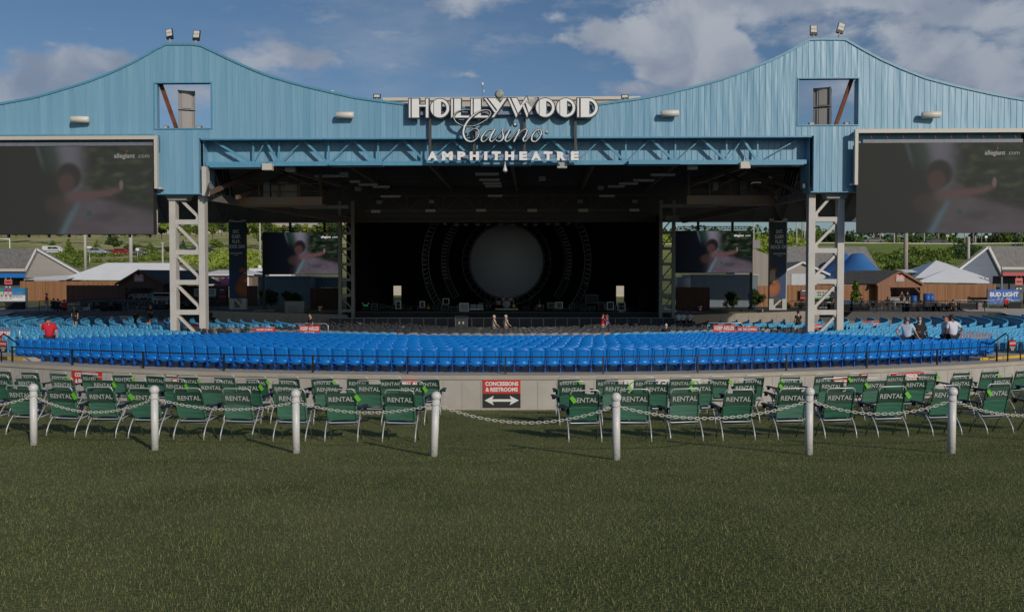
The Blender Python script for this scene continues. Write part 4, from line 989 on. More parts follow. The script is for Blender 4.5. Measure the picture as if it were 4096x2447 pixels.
# dish lamp and antenna over the sign
o = empty('spotlight', P0+EX*Fp(1997, 380, 1)[0]+EY*1+Vector((0, 0, Fp(1997, 440, 1)[1])), AX, 'round dish spotlight rising behind the Y of the HOLLYWOOD sign', 'spotlight')
hz = Fp(1997, 379, 1)[1]-o.location.z; q = MB(); q.cyl((0, 0, -.4), (0, 0, hz-.2), .05, 8); q.build('pole', steel, o)
q = MB(); q.tube([(0, -.12, hz), (0, -.05, hz), (0, .12, hz), (0, .2, hz)], [.27, .27, .16, .07], 18); q.build('housing', mat('dish_grey', (.40, .41, .36), .4), o); q = MB(); q.tube([(0, -.121, hz), (0, -.15, hz)], [.23, .15], 18); q.build('lens', mat('dish_lens', (.33, .36, .30), .15), o)
x = Fp(1930, 330, 2)[0]; z0, z1 = Fp(1930, 440, 2)[1], Fp(1930, 334, 2)[1]
o = empty('antenna', P0+EX*x+EY*2+Vector((0, 0, z0)), AX, 'thin mast with a small sensor above the second L of the sign', 'antenna'); q = MB(); q.cyl((0, 0, -1), (0, 0, z1-z0), .02, 6); q.build('mast', steel, o); q = MB(); q.cyl((0, 0, z1-z0-.15), (0, 0, z1-z0+.05), .06, 8); q.cyl((.08, 0, z1-z0-.55), (.08, 0, z1-z0-.35), .05, 8, .01); q.build('sensor', white, o)
# camera dome under the ledge
p = Fl(2020, 650, -.1); o = empty('dome_camera', P0+EX*p.x+EY*-.1+Vector((0, 0, Fp(2020, 690)[1])), AX, 'white cone shaped dome camera hanging under the middle of the blue truss', 'camera')
q = MB(); q.lathe([(.09, .02), (.14, .08), (.10, .20), (.05, .38), (.02, .62)], (0, 0, 0), 12); q.build('housing', mat('camera_white', (.62, .62, .66), .25), o); q = MB(); q.sph((0, 0, .02), .09); q.build('dome', mat('smoked_dome', (.04, .04, .05), .1), o)
# box speakers under the ledges
for (px, py, w_, h_, m_, lab) in ((1071, 669, .57, .38, 'b', 'pale box hanging under the left end of the blue truss'), (2248, 661, .56, .38, 'g', 'pale grey box hanging under the blue truss right of the sign middle'), (2979, 662, .56, .38, 'b', 'pale tilted box hanging under the right end of the blue truss')):
    p = Fl(px, py, .2); o = empty('speaker_box', P0+EX*p.x+EY*.2+Vector((0, 0, p.z)), AX, lab, 'speaker', 'boxes under the truss'); q = MB(); q.b2(-w_/2, w_/2, -.2, .2, -h_/2, h_/2); q.build('cabinet', beigep if m_ == 'b' else mat('pale_grey', (.38, .39, .38), .5), o, bevel=.02); q = MB(); q.bar((0, 0, h_/2), (0, .1, h_/2+.3), .05); q.build('bracket', steel, o)
# ================================================================== UNDER THE ROOF
def G(x, y):
    R = math.hypot(x-CX, y-CY)
    if y < 76 and R < RW: return bz(R) if y < CY or abs(x-CX) > 8 else max(bz(R), -4.2)
    return T(x, y)
tubew = mat('strip_light_white', (.80, .80, .74), .4); 
for i, (a, b_, y, tl) in enumerate([(1258,1356,705,0),(1400,1440,727,0),(1434,1508,739,0),(1492,1558,748,0),(1523,1602,786,0),(1585,1640,816,0),(1901,1996,697,0),(1917,1999,720,0),(1932,2004,734,0),(1941,2007,745,0),(1951,2010,784,0),(1960,2012,813,0),(2533,2617,722,.2),(2477,2551,735,0),(2432,2499,746,0),(2397,2458,784,0),(2369,2422,815,0),(2603,2700,700,0)]):
    p = at_z((a+b_)/2, y, 6.9); w_ = (b_-a)/FPX*p.y
    o = empty('strip_light', p, AX+tl*.5, 'unlit white strip light under the dark ceiling %s' % ('on the left' if p.x < -6 else 'near the middle' if p.x < 3 else 'on the right'), 'strip light', 'strip lights %s' % ('over the left seats' if p.x < -6 else 'in the middle row' if p.x < 3 else 'over the right seats'))
    q = MB(); q.b2(-w_/2, w_/2, -.08, .08, -.05, .08); q.build('housing', tubew, o); q = MB(); q.b2(-w_/2+.05, w_/2-.05, -.05, .05, -.085, -.052); q.build('tube', mat('unlit_tube', (.6, .6, .55), .3), o)
    q = MB()
    for s in (-1, 1): q.cyl((s*w_*.35, 0, .08), (s*w_*.35, 0, ZC-.1-6.9), .012, 5)
    q.build('hanger', darkst, o)
boxm = mat('ceiling_box_grey', (.36, .38, .36), .6)
for (px, py, w_, h_) in [(1432,756,24,14),(1517,809,19,12),(1726,807,18,12),(1376,699,32,18),(1162,677,38,20),(2169,715,26,15),(2403,751,22,14),(2321,806,19,12),(2539,806,19,12),(2769,669,38,20)]:
    p = at_z(px, py, 6.6); k = p.y/FPX
    o = empty('ceiling_speaker', p, AX, 'small grey box hanging in the dark roof space %s' % ('left of the sign' if px < 2000 else 'right of the dome camera'), 'speaker', 'grey ceiling boxes %s' % ('on the left' if px < 2000 else 'on the right'))
    q = MB(); q.b2(-w_*k/2, w_*k/2, -.18, .18, -h_*k/2, h_*k/2); q.build('cabinet', boxm, o, bevel=.015); q = MB(); q.cyl((0, 0, h_*k/2), (0, 0, ZC-6.7), .02, 5); q.build('hanger', darkst, o)
for (px, w_, h_, py) in [(1503,34,10,846),(1722,38,10,843),(1925,38,10,842),(2129,38,11,842),(2333,38,11,842),(2537,38,10,841)]:
    p = at(px, py, 75.4); k = p.y/FPX
    o = empty('header_light', p, AX, 'pale box light in a row along the top of the stage opening', 'box light', 'box lights along the stage header')
    q = MB(); q.b2(-w_*k/2, w_*k/2, -.2, .2, -h_*k/2, h_*k/2); q.build('cabinet', mat('header_light_grey', (.62, .64, .60), .6), o); q = MB(); q.cyl((0, 0, 0), (0, .4, .5), .03, 5); q.build('bracket', darkst, o)
for (a, b_, y, s) in ((1176, 1393, 829, 'left'), (2646, 2868, 824, 'right')):
    p = at((a+b_)/2, y, 62); w_ = (b_-a)/FPX*62
    o = empty('rigging_bar', p, AX, 'long pale grey rigging bar under the %s catwalk' % s, 'rigging bar', 'pale rigging bars')
    q = MB(); q.b2(-w_/2, w_/2, -.12, .12, -.10, .13); q.build('beam', mat('bar_grey', (.26, .26, .25), .5), o); q = MB()
    for t_ in (-.4, 0, .4): q.cyl((t_*w_, 0, .13), (t_*w_, 0, ZC-p.z-.1), .03, 5)
    q.build('hanger', darkst, o)
catm = mat('catwalk_grey', (.22, .215, .20), .7, col2=(.33, .17, .065), nscale=1.1, bump=.1)
postm = mat('brown_post', (.13, .085, .055), .7)
for s, a, b_, y0, y1, yr, ps in (('left', 945, 1290, 788, 821, 734, (1035, 1117, 1198, 1282)), ('right', 2748, 3094, 782, 817, 729, (2756, 2839, 2922, 3005))):
    d = 55.5; pa, pb = at(a, y1, d), at(b_, y0, d); o = empty('catwalk', ((pa.x+pb.x)/2, d, pa.z), AX, 'rust stained %s catwalk hanging under the dark roof with equipment on it' % s, 'catwalk', 'hanging catwalks')
    w_ = pb.x-pa.x; h_ = pb.z-pa.z; q = MB(); q.b2(-w_/2, w_/2, -.06, .0, 0, h_); q.b2(-w_/2, w_/2, 0, 1.5, 0, .1); q.b2(-w_/2, w_/2, -.10, .0, 0, .06); q.build('deck', catm, o)
    q = MB(); zr_ = at(a, yr, d).z-pa.z
    for p_ in ps: x = at(p_, 800, d).x-o.location.x; q.b2(x-.05, x+.05, .0, .1, .02, zr_)
    x = at(ps[-1] if s == 'left' else ps[0], 800, d).x-o.location.x; q.b2(x-.07, x+.07, .0, .14, .0, ZC-pa.z-.1); q.build('post', postm, o)
    q = MB(); q.b2(-w_/2*.9, w_/2*.97, 0, .05, zr_-.05, zr_); q.b2(-w_/2*.9, w_/2*.97, 0, .05, zr_*.62, zr_*.62+.04); q.build('rail', postm, o)
    for (x0, x1, z0, z1, m_, nm) in (((1048,1074,.0,.55,'w','cabinet'),(1080,1135,.0,.35,'c','crate'),(1136,1185,.0,.42,'c','crate'),(1108,1150,.42,.58,'c','crate')) if s == 'left' else ((2965,2990,.0,.55,'g','cabinet'),(2858,2878,.35,.5,'w','cabinet'))):
        xa = at(x0, 800, d).x-o.location.x; xb = at(x1, 800, d).x-o.location.x
        c = empty(nm, Vector(o.location)+Vector(((xa+xb)/2, .6, .1+z0+h_*.8)), AX, {'c': 'cream', 'w': 'pale grey', 'g': 'round grey'}[m_]+' equipment box at pixel-wide size on the %s catwalk' % s if False else '%s equipment %s on the %s catwalk%s' % ({'c': 'cream', 'w': 'pale grey', 'g': 'dull grey'}[m_], nm, s, ', topmost of the cream pair' if z0 > .4 and s == 'left' else (', left of the dark strut' if x0 == 1080 else (', right of the dark strut' if x0 == 1136 else ''))), nm)
        q = MB(); q.b2(-(xb-xa)/2, (xb-xa)/2, -.3, .3, 0, z1-z0+.45); q.build('case', {'c': mat('cream_case', (.24, .235, .19), .6), 'w': mat('grey_case', (.22, .24, .25), .6), 'g': mat('grey_case2', (.14, .14, .14), .6)}[m_], c, bevel=.03); q = MB(); q.b2(-(xb-xa)/2-.01, (xb-xa)/2+.01, -.31, .31, z1-z0+.40, z1-z0+.45); q.build('lid', darkst, c)
# ================================================================== STAGE
zs = at(2028, 1250, 76).z
stg = empty('stage', (CX, 76, -4.4), AX, 'wide black stage deck with a dark skirt across the back of the pit', 'stage')
deckk = mat('stage_black', (.028, .029, .031), .42, var=.2)
q = MB(); q.b2(-17.6, 17.0, .3, 17, 1.3, zs+4.4); q.build('deck', deckk, stg)
q = MB(); q.b2(-17.6, 17.0, .24, .3, 0, zs+4.4-.03); q.build('skirt', mat('skirt_black', (.030, .034, .040), .8, var=.2), stg)
q = MB(); q.b2(-17.6, 17.0, .18, .3, zs+4.37, zs+4.43); q.build('edge_trim', mat('edge_trim', (.085, .09, .09), .5), stg)
for s in (-1, 1):
    q = MB()
    for k in range(5): q.b2(s*(13.2+k*.32), s*(13.5+k*.32), -.9, .2, 0, 1.35-k*.27)
    q.build('stair', mat('stair_black', (.02, .02, .022), .7), stg); q = MB()
    for k in range(5): q.b2(s*(13.2+k*.32), s*(13.26+k*.32), -.92, .2, 1.36-k*.27, 1.375-k*.27)
    q.build('nosing', mat('dull_yellow', (.12, .085, .03), .6), stg)
back = empty('stage_backdrop', (CX, 92, zs), AX, 'black drape backdrop enclosing the stage with bright side doorways', 'backdrop')
dz = at(1587, 1143, 92).z-zs; dx0, dx1 = at(1571, 1150, 92).x-CX, at(1603, 1150, 92).x-CX; ex0, ex1 = at(2464, 1150, 92).x-CX, at(2495, 1150, 92).x-CX
q = MB(); 
for (a, b_, z0_) in ((-13.5, dx0, 0), (dx0, dx1, dz), (dx1, ex0, 0), (ex0, ex1, dz), (ex1, 13.6, 0)): q.b2(a, b_, 0, .2, z0_, 8.6)
n_fold = 49
q.build('drape', blackm, back); q = MB()
for i in range(n_fold): x = -13.3+i*.55; q.b2(x, x+.12, -.06, -.001, (dz+.05) if (dx0-.15 < x < dx1+.05 or ex0-.15 < x < ex1+.05) else 0, 8.3)
q.build('drape_fold', mat('drape_dark', (.009, .009, .011), .95), back)
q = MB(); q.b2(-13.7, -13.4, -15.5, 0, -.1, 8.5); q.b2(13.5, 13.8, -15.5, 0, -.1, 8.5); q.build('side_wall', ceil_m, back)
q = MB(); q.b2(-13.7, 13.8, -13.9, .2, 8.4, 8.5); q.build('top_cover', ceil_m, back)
bw = empty('loading_wall', (CX, 113, -2.7), AX, 'pale sunlit siding wall seen through the stage doorways', 'wall'); q = MB(); q.b2(-17, 16.5, 0, .2, 0, 4.5); q.build('siding', board_mat('cream_siding', (.50, .44, .37), (.58, .52, .44), .25, 'Z'), bw); q = MB(); q.b2(-17.2, 16.7, -.1, .3, 4.5, 4.6); q.build('cap', white, bw)
# round screen and curved lighting trusses
cz = at(2026, 1045, 86).z; cxx = at(2026, 1045, 86).x; r0 = 146/FPX*86
rs = empty('round_screen', (cxx, 86, cz), AX, 'large dim grey circular screen at the middle of the dark stage', 'screen')
q = MB(); q.tube([(0, .1, 0), (0, 0, 0)], r0, 64); q.build('disc', mat('disc_grey', (.50, .53, .60), .7), rs)
trm = mat('truss_dark', (.16, .175, .18), .5); trl = mat('truss_light', (.30, .32, .33), .5)
q = MB(); 
for rr_ in (r0+.10, r0+.75):
    q.tube([(rr_*math.cos(a*math.tau/64), -.2, rr_*math.sin(a*math.tau/64)) for a in range(64)], .045, 5, closed=True)
for k in range(44): a = k*math.tau/44; q.bar(((r0+.1)*math.cos(a), -.2, (r0+.1)*math.sin(a)), ((r0+.75)*math.cos(a+.05), -.2, (r0+.75)*math.sin(a+.05)), .04)
q.build('ring_truss', trm, rs)
q = MB()
for k in range(26):
    a = k*math.tau/26+.08; c = Vector((math.cos(a)*(r0+.55), -.45, math.sin(a)*(r0+.55))); q.sph(c, .17, 8, 5)
q.build('ring_lamp', mat('lamp_black', (.02, .02, .022), .35), rs)
q = MB(); q.cyl((-2, .2, r0*.8), (-2, .2, 7.6), .03, 5); q.cyl((2, .2, r0*.8), (2, .2, 7.6), .03, 5); q.build('hanger', trm, rs)
for s in (-1, 1):
    for (ra, nm, a0, a1) in ((338, 'outer', 128, 218), (262, 'inner', 118, 216)):
        R1 = ra/FPX*85; ct = empty('curved_truss', (cxx, 85 if nm == 'outer' else 85.6, cz), AX, '%s curved lighting truss arching around the %s side of the round screen' % (nm, 'left' if s < 0 else 'right'), 'truss')
        def pt(a, r): return Vector((s*-1*-1*(r*math.cos(rad(a)))*(1 if s < 0 else -1)*(1 if s < 0 else -1)*(1 if s < 0 else -1), 0, r*math.sin(rad(a))*.98))
        def pt(a, r): return Vector(((r*math.cos(rad(a)))*(1 if s < 0 else -1), 0, r*math.sin(rad(a))*.98))
        q = MB()
        for r in (R1-.62, R1): q.tube([pt(a0+(a1-a0)*k/30, r) for k in range(31)], .035, 5)
        for k in range(30): q.bar(pt(a0+(a1-a0)*k/30, R1-.62), pt(a0+(a1-a0)*(k+.6)/30, R1), .035)
        q.bar(pt(a0, R1-.62), pt(a0, R1), .05); q.bar(pt(a1, R1-.62), pt(a1, R1), .05); q.build('chord', trl if nm == 'outer' else trm, ct)
        q = MB()
        for k in range(16):
            a = 145+k*3.4; c = pt(a, R1-.25); c.y = -.3; d = (pt(a, 1)).normalized(); q.bar(c-d*.22, c+d*.22, .10, .08)
        q.build('lamp', trl, ct); q = MB(); q.cyl(pt(a0+6, R1-.3), pt(a0+6, R1-.3)+Vector((0, 0, 9.9-cz-pt(a0+6, R1-.3).z-2.2)), .03, 5); q.build('hanger', trm, ct)
# row of lamps above the disc
for i, (px, py, tl) in enumerate(((1780,896,.5),(1827,899,.5),(1863,899,0),(1911,899,0),(1953,899,0),(2002,899,.1),(2052,900,0),(2101,899,0),(2142,899,0),(2192,897,0),(2227,896,-.4),(2274,895,-.6))):
    p = at(px, py, 83); o = empty('stage_lamp', p, 0, 'small pale lamp in the row hanging above the round screen', 'stage lamp', 'lamps above the round screen')
    q = MB(); M3 = Matrix.Rotation(tl, 3, 'Y'); q.box((0, 0, 0), (.36, .25, .17), M3); q.build('housing', mat('lamp_pale', (.40, .43, .42), .5), o); q = MB(); q.cyl((0, 0, 0), (0, 0, 9.6-p.z-1.8), .02, 5); q.build('hanger', trm, o)
# equipment on the stage deck
fcm = mat('flight_case_edge', (.75, .78, .74), .4); fcb = mat('flight_case_black', (.02, .02, .022), .6); brownm = mat('amp_brown', (.10, .045, .03), .7); ylw = mat('tape_yellow', (.45, .42, .05), .6); ambm = mat('amber_wood', (.8, .42, .12), .4)
def framed(name, px, w_px, y0, y1, d, label, cat, fill=fcb, edge=fcm, t_=.07, extra=None, group=None):
    a = at(px-w_px/2, y1, d); b_ = at(px+w_px/2, y0, d); w_ = b_.x-a.x; h_ = b_.z-a.z
    o = empty(name, ((a.x+b_.x)/2, d, a.z), 0, label, cat, group)
    q = MB(); q.b2(-w_/2+t_*.6, w_/2-t_*.6, -.25, .35, .03, h_-t_*.6); q.build('body', fill, o)
    q = MB()
    for x in (-w_/2+t_/2, w_/2-t_/2): q.b2(x-t_/2, x+t_/2, -.29, -.22, 0, h_)
    q.b2(-w_/2, w_/2, -.295, -.22, h_-t_, h_); q.b2(-w_/2, w_/2, -.295, -.22, 0.02, t_); q.build('edging', edge, o)
    if extra: extra(o, w_, h_)
    q = MB()
    for x in (-w_*.35, w_*.35): q.cyl((x, -.1, -.06), (x, .0, -.06), .06, 8)
    q.build('caster', black, o)
    return o
def lamps2(o, w_, h_):
    q = MB()
    for x in (-.16, .16): q.b2(x-.06, x+.06, -.31, -.296, h_*.42, h_*.58)
    q.build('latch', mat('pale_latch', (.36, .42, .34), .5), o)
framed('flight_case', 1595, 22, 1203, 1236, 79, 'tall case with pale edges below the left stage doorway', 'case', extra=lamps2)
framed('flight_case', 1690, 20, 1204, 1231, 79, 'dark red fronted case with pale edges by the outer left truss foot', 'case', fill=brownm)
framed('flight_case', 1785, 26, 1193, 1217, 82, 'open square pale frame between the left curved trusses', 'case', fill=blackm)
framed('flight_case', 2204, 28, 1209, 1233, 79, 'brown fronted amplifier case right of the guitars', 'case', fill=brownm, edge=mat('tan_edge', (.30, .27, .15), .5))
framed('flight_case', 2236, 29, 1207, 1233, 79, 'pale edged rack case beside the brown fronted amplifier', 'case', fill=mat('grey_fill', (.10, .12, .11), .6), extra=lamps2)
framed('flight_case', 2366, 52, 1178, 1214, 80, 'wide dark rack frame at the right of the stage', 'case', fill=fcb, edge=mat('dull_edge', (.12, .13, .13), .5))
framed('flight_case', 2440, 28, 1206, 1239, 78, 'dark case left of the white topped trolley', 'case')
framed('flight_case', 2484, 32, 1208, 1242, 78, 'white topped equipment trolley at the right end of the stage', 'case', extra=lamps2)
framed('flight_case', 1857, 38, 1211, 1246, 78, 'cluttered pale trolley left of the two grey cabinets', 'case', fill=mat('clutter', (.4, .42, .42), .6, var=.5, nscale=6), edge=mat('bright_edge', (.8, .82, .8), .4), extra=lamps2)
for i, px in enumerate((1894, 1920)):
    o = framed('speaker_cabinet', px, 22, 1217, 1232, 79, 'grey speaker cabinet on the bright strip, %s one of the pair' % ('left' if i == 0 else 'right'), 'speaker', fill=mat('grille_grey', (.38, .38, .38), .8), edge=mat('grille_edge', (.45, .45, .45), .6))
def strip(name, px, w_px, y, d, m, label, cat):
    a = at(px-w_px/2, y, d); b_ = at(px+w_px/2, y, d); o = empty(name, ((a.x+b_.x)/2, d, a.z-.3), 0, label, cat); q = MB(); w_ = b_.x-a.x; q.b2(-w_/2, w_/2, -.4, .6, .22, .34); q.build('top', m, o); q = MB()
    for x in (-w_*.45, -.1, w_*.45): q.b2(x-.05, x+.05, -.3, .4, 0, .22)
    q.build('leg', black, o)
strip('riser', 1907, 54, 1235, 78.6, mat('bright_strip', (.85, .85, .75), .4), 'low bright edged riser under the two grey cabinets', 'riser')
strip('drum_riser', 2026, 94, 1235, 79.4, mat('riser_edge', (.65, .65, .35), .5), 'low pale edged drum riser under the round screen', 'riser')
dr = empty('drum_kit', at(2026, 1233, 79.6), 0, 'drum kit standing on the low riser under the round screen', 'drum kit')
q = MB(); q.tube([(0, -.5, .38), (0, .1, .38)], .36, 20); q.build('bass_drum', mat('drum_head', (.45, .43, .43), .5), dr)
q = MB(); q.tube([(.35, -.3, .95), (.35, -.1, .72)], .2, 14); q.tube([(-.3, -.3, .95), (-.3, -.1, .72)], .17, 14); q.tube([(-.7, 0, .7), (-.7, 0, .35)], .22, 14); q.build('tom', mat('tom_red', (.5, .3, .3), .35), dr)
q = MB()
for (x, z) in ((-.9, 1.2), (.95, 1.0), (-.35, 1.35), (.6, 1.3)): q.tube([(x, -.1, z), (x, -.1, z+.015)], .26, 14); q.cyl((x, -.1, 0), (x, -.1, z), .015, 5)
q.build('cymbal', mat('cymbal_grey', (.30, .31, .30), .3, metal=.6), dr)
for i, (px, y0, y1, m_, lab) in enumerate(((2055, 1197, 1230, ambm, 'amber electric guitar on a stand right of the drum kit'), (2158, 1198, 1230, ambm, 'slim amber guitar neck upright left of the brown fronted amplifier'), (1714, 1216, 1236, ambm, 'short amber guitar on a stand near the outer left truss foot'))):
    a = at(px, y1, 78.5); b_ = at(px, y0, 78.5); h_ = b_.z-a.z; o = empty('guitar', a, 0, lab, 'guitar')
    q = MB(); q.sph((0, 0, h_*.14), (.15, .04, h_*.14)); q.sph((0, 0, h_*.33), (.11, .04, h_*.1)); q.build('body', m_, o); q = MB(); q.b2(-.028, .028, -.03, .0, h_*.3, h_); q.b2(-.045, .045, -.03, 0, h_*.93, h_*1.03); q.build('neck', mat('neck_wood', (.30, .17, .07), .4), o)
    q = MB(); q.bar((-.15, .05, 0), (0, .05, h_*.5), .02); q.bar((.15, .05, 0), (0, .05, h_*.5), .02); q.build('stand', black, o)
rgs = random.Random(12)
dull2 = mat('dull_edge2', (.32, .34, .34), .5); gearm = mat('gear_dark', (.035, .037, .04), .6)
for i in range(34):
    px = 1500+i*29+rgs.uniform(-10, 10); wpx = rgs.uniform(14, 34); hp = rgs.uniform(12, 34)
    if 1960 < px < 2090: continue
    framed('flight_case', px, wpx, 1240-hp, 1240, 81.5+rgs.uniform(0, 1.5), 'small dark equipment case in the cluttered line at the back of the stage floor', 'case', fill=gearm, edge=dull2 if rgs.random() < .45 else fcb, t_=.05, extra=lamps2 if rgs.random() < .4 else None, group='dark cases along the stage floor')
mo = empty('light_desk', at(1463, 1246, 79), 0, 'low dark desk with two small lamps at the left of the stage', 'desk')
q = MB(); q.b2(-.35, .35, 0, .5, 0, .7); q.build('body', fcb, mo); q = MB()
for x in (-.25, .25): q.sph((x, -.02, .74), (.09, .05, .08))
q.build('lamp', mat('lamp_bright', (.55, .60, .6), .3), mo); q = MB(); q.b2(-.2, .2, -.02, 0, .54, .58); q.build('indicator', mat('green_led', (.05, .6, .15), .5, emit=.5*EB), mo)
for (px, y0, y1) in ((1752, 1190, 1248), (2120, 1180, 1246), (1980, 1188, 1240)):
    a = at(px, y1, 77.6); h_ = at(px, y0, 77.6).z-a.z; o = empty('microphone_stand', a, 0, 'thin black microphone stand %s' % {1752: 'near the pale square frame', 2120: 'right of the amber guitar', 1980: 'left of the drum kit'}[px], 'microphone stand'); q = MB(); q.cyl((0, 0, 0), (0, 0, h_), .018, 5); q.tube([(0, 0, h_*.8), (.35, 0, h_)], .012, 5); q.build('pole', mat('mic_grey', (.10, .10, .10), .4), o); q = MB(); q.lathe([(.15, 0), (.15, .03), (.02, .05)]); q.build('base', black, o)
# pit barrier
for i in range(10):
    x = -15.2+i*3.05; o = empty('pit_barrier', (CX+x, 74.3, -4.28), 0, 'dull grey crowd barrier panel in the line before the stage', 'barrier', 'pit barrier panels before the stage')
    q = MB()
    for xx in (0, 1.0, 2.0, 3.0): q.b2(xx-.03, xx+.03, -.03, .03, 0, 1.12)
    q.b2(0, 3.0, -.04, .04, 1.08, 1.14); q.build('frame', mat('barrier_grey', (.28, .29, .30), .5), o); q = MB(); q.b2(.03, 2.97, .0, .02, .35, 1.08); q.build('panel', mat('barrier_panel', (.045, .05, .056), .6), o)
# tall black equipment cabinet in the pit
framed('equipment_rack', 1846, 50, 1262, 1318, 70.5, 'tall black equipment cabinet on wheels standing before the stage', 'cabinet', fill=mat('rack_black', (.02, .026, .03), .5), edge=mat('rack_edge', (.07, .075, .075), .5), extra=lamps2)
# ================================================================== STAGE SCREENS
for s in (-1, 1):
    if s < 0: xa, xb, y0, y1, tx0, tx1, ty0, ty1, pxp, pyb = 1052, 1357, 930, 1096, 1058, 1365, 912, 926, 1057, 1243
    else: xa, xb, y0, y1, tx0, tx1, ty0, ty1, pxp, pyb = 2702, 3007, 924, 1090, 2712, 3003, 905, 918, 3003, 1240
    d = 79.0; a = at(xa, y1, d); b_ = at(xb, y0, d); w_ = b_.x-a.x; h_ = b_.z-a.z
    o = empty('video_screen', ((a.x+b_.x)/2, d, (a.z+b_.z)/2), AX, 'darker video screen hanging under the roof %s of the stage' % ('left' if s < 0 else 'right'), 'video screen', 'video screens beside the stage')
    if s < 0: pme = pic_mesh(w_, h_, False); pme.materials.append(pm_small)
    link('picture', pme, None, o); q = MB(); q.b2(-w_/2-.04, w_/2+.04, .004, .3, -h_/2-.04, h_/2+.04); q.build('cabinet', black, o); logo(o, w_, h_, False)
    tz0, tz1 = at(xa, ty1, d).z-o.location.z, at(xa, ty0, d).z-o.location.z; x0 = at(tx0, 900, d).x-o.location.x; x1 = at(tx1, 900, d).x-o.location.x; q = MB()
    q.b2(x0, x1, .05, .11, tz0, tz0+.06); q.b2(x0, x1, .05, .11, tz1-.06, tz1); n = 24
    for k in range(n+1): x = x0+(x1-x0)*k/n; q.b2(x-.02, x+.02, .06, .1, tz0, tz1)
    for k in range(n): xx = x0+(x1-x0)*k/n; q.bar((xx, .08, tz0 if k % 2 else tz1), (xx+(x1-x0)/n, .08, tz1 if k % 2 else tz0), .035)
    for t_ in ((.33, .78) if s < 0 else (.28, .75)): x = x0+(x1-x0)*t_; q.b2(x-.1, x+.1, .0, .2, h_/2, h_/2+1.4)
    q.build('hanging_truss', black, o)
    pz = at(pxp, pyb, d+.4); po = empty('screen_post', pz, AX, 'dark post with a pale base at the outer edge of the %s stage screen' % ('left' if s < 0 else 'right'), 'post', 'screen posts')
    q = MB(); q.b2(-.11, .11, -.11, .11, .1, 9.0-.2-1.8); q.build('column', mat('post_grey', (.045, .055, .062), .5), po); q = MB(); q.lathe([(.3, .1), (.12, .45)], (0, 0, 0), 8); q.build('collar', mat('post_grey2', (.07, .08, .085), .5), po); q = MB(); q.b2(-.85, 1.0, -.5, .5, -.35, .1); q.build('base', mat('pale_base', (.30, .31, .29), .7), po)
# ================================================================== TREES AND SHRUBS
def leafmat(name, c1, c2):
    m = bpy.data.materials.new(name); m.use_nodes = True; t = m.node_tree; b = t.nodes['Principled BSDF']; b.inputs['Roughness'].default_value = .7; b.inputs['Specular IOR Level'].default_value = .2
    a = N('ShaderNodeAttribute', t, attribute_name='Col'); x = N('ShaderNodeMix', t, data_type='RGBA'); sp = N('ShaderNodeSeparateColor', t); L(a.outputs['Color'], sp.inputs[0], t); L(sp.outputs[0], x.inputs['Factor'], t)
    x.inputs['A'].default_value = tuple(c1)+(1,); x.inputs['B'].default_value = tuple(c2)+(1,); L(x.outputs['Result'], b.inputs['Base Color'], t)
    tr = N('ShaderNodeBsdfTranslucent', t); L(x.outputs['Result'], tr.inputs['Color'], t); ms = N('ShaderNodeMixShader', t); ms.inputs[0].default_value = .25; L(b.outputs[0], ms.inputs[1], t); L(tr.outputs[0], ms.inputs[2], t); L(ms.outputs[0], t.nodes['Material Output'].inputs[0], t); return m
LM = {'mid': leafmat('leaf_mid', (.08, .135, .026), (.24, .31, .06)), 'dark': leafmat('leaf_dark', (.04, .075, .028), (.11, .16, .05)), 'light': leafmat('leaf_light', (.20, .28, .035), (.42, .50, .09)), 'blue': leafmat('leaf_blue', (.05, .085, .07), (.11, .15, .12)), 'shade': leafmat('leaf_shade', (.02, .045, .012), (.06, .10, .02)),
      'cyp': leafmat('leaf_cypress', (.05, .10, .012), (.17, .25, .03))}
barkm = mat('bark', (.10, .075, .055), .9, var=.3)
def leaves(clumps, n, size, seed):
    """clumps: list of (centre, radii); leaf quads spread in and on each"""
    rg = np.random.default_rng(seed); vol = np.array([c[1][0]*c[1][1]*c[1][2] for c in clumps])**(2/3); k = rg.choice(len(clumps), n, p=vol/vol.sum())
    C = np.array([c[0] for c in clumps])[k]; Rr = np.array([c[1] for c in clumps])[k]; d = rg.normal(size=(n, 3)); d /= np.linalg.norm(d, axis=1)[:, None]; r = rg.random(n)**.35
    P = C+d*Rr*r[:, None]*(1+.25*(rg.random((n, 1))-.5)); nrm = d+rg.normal(size=(n, 3))*.7; nrm /= np.linalg.norm(nrm, axis=1)[:, None]
    a = np.cross(nrm, rg.normal(size=(n, 3))); a /= np.linalg.norm(a, axis=1)[:, None]; b = np.cross(nrm, a); s = size*(.5+rg.random(n))[:, None]
    v = np.stack([P-a*s, P-b*s*.6, P+a*s, P+b*s*.6], 1).astype(np.float32)
    me = bpy.data.meshes.new('crown'); me.vertices.add(4*n); me.vertices.foreach_set('co', v.ravel()); me.loops.add(4*n); me.loops.foreach_set('vertex_index', np.arange(4*n, dtype=np.int32)); me.polygons.add(n)
    me.polygons.foreach_set('loop_start', np.arange(0, 4*n, 4, dtype=np.int32)); me.polygons.foreach_set('loop_total', np.full(n, 4, np.int32)); me.update()
    cl = rg.random(len(clumps))[k]; c = np.ones((n, 4, 4), np.float32); c[:, :, :3] = np.clip(.55*cl+.45*rg.random(n), 0, 1)[:, None, None]; me.color_attributes.new('Col', 'FLOAT_COLOR', 'POINT').data.foreach_set('color', c.ravel()); return me
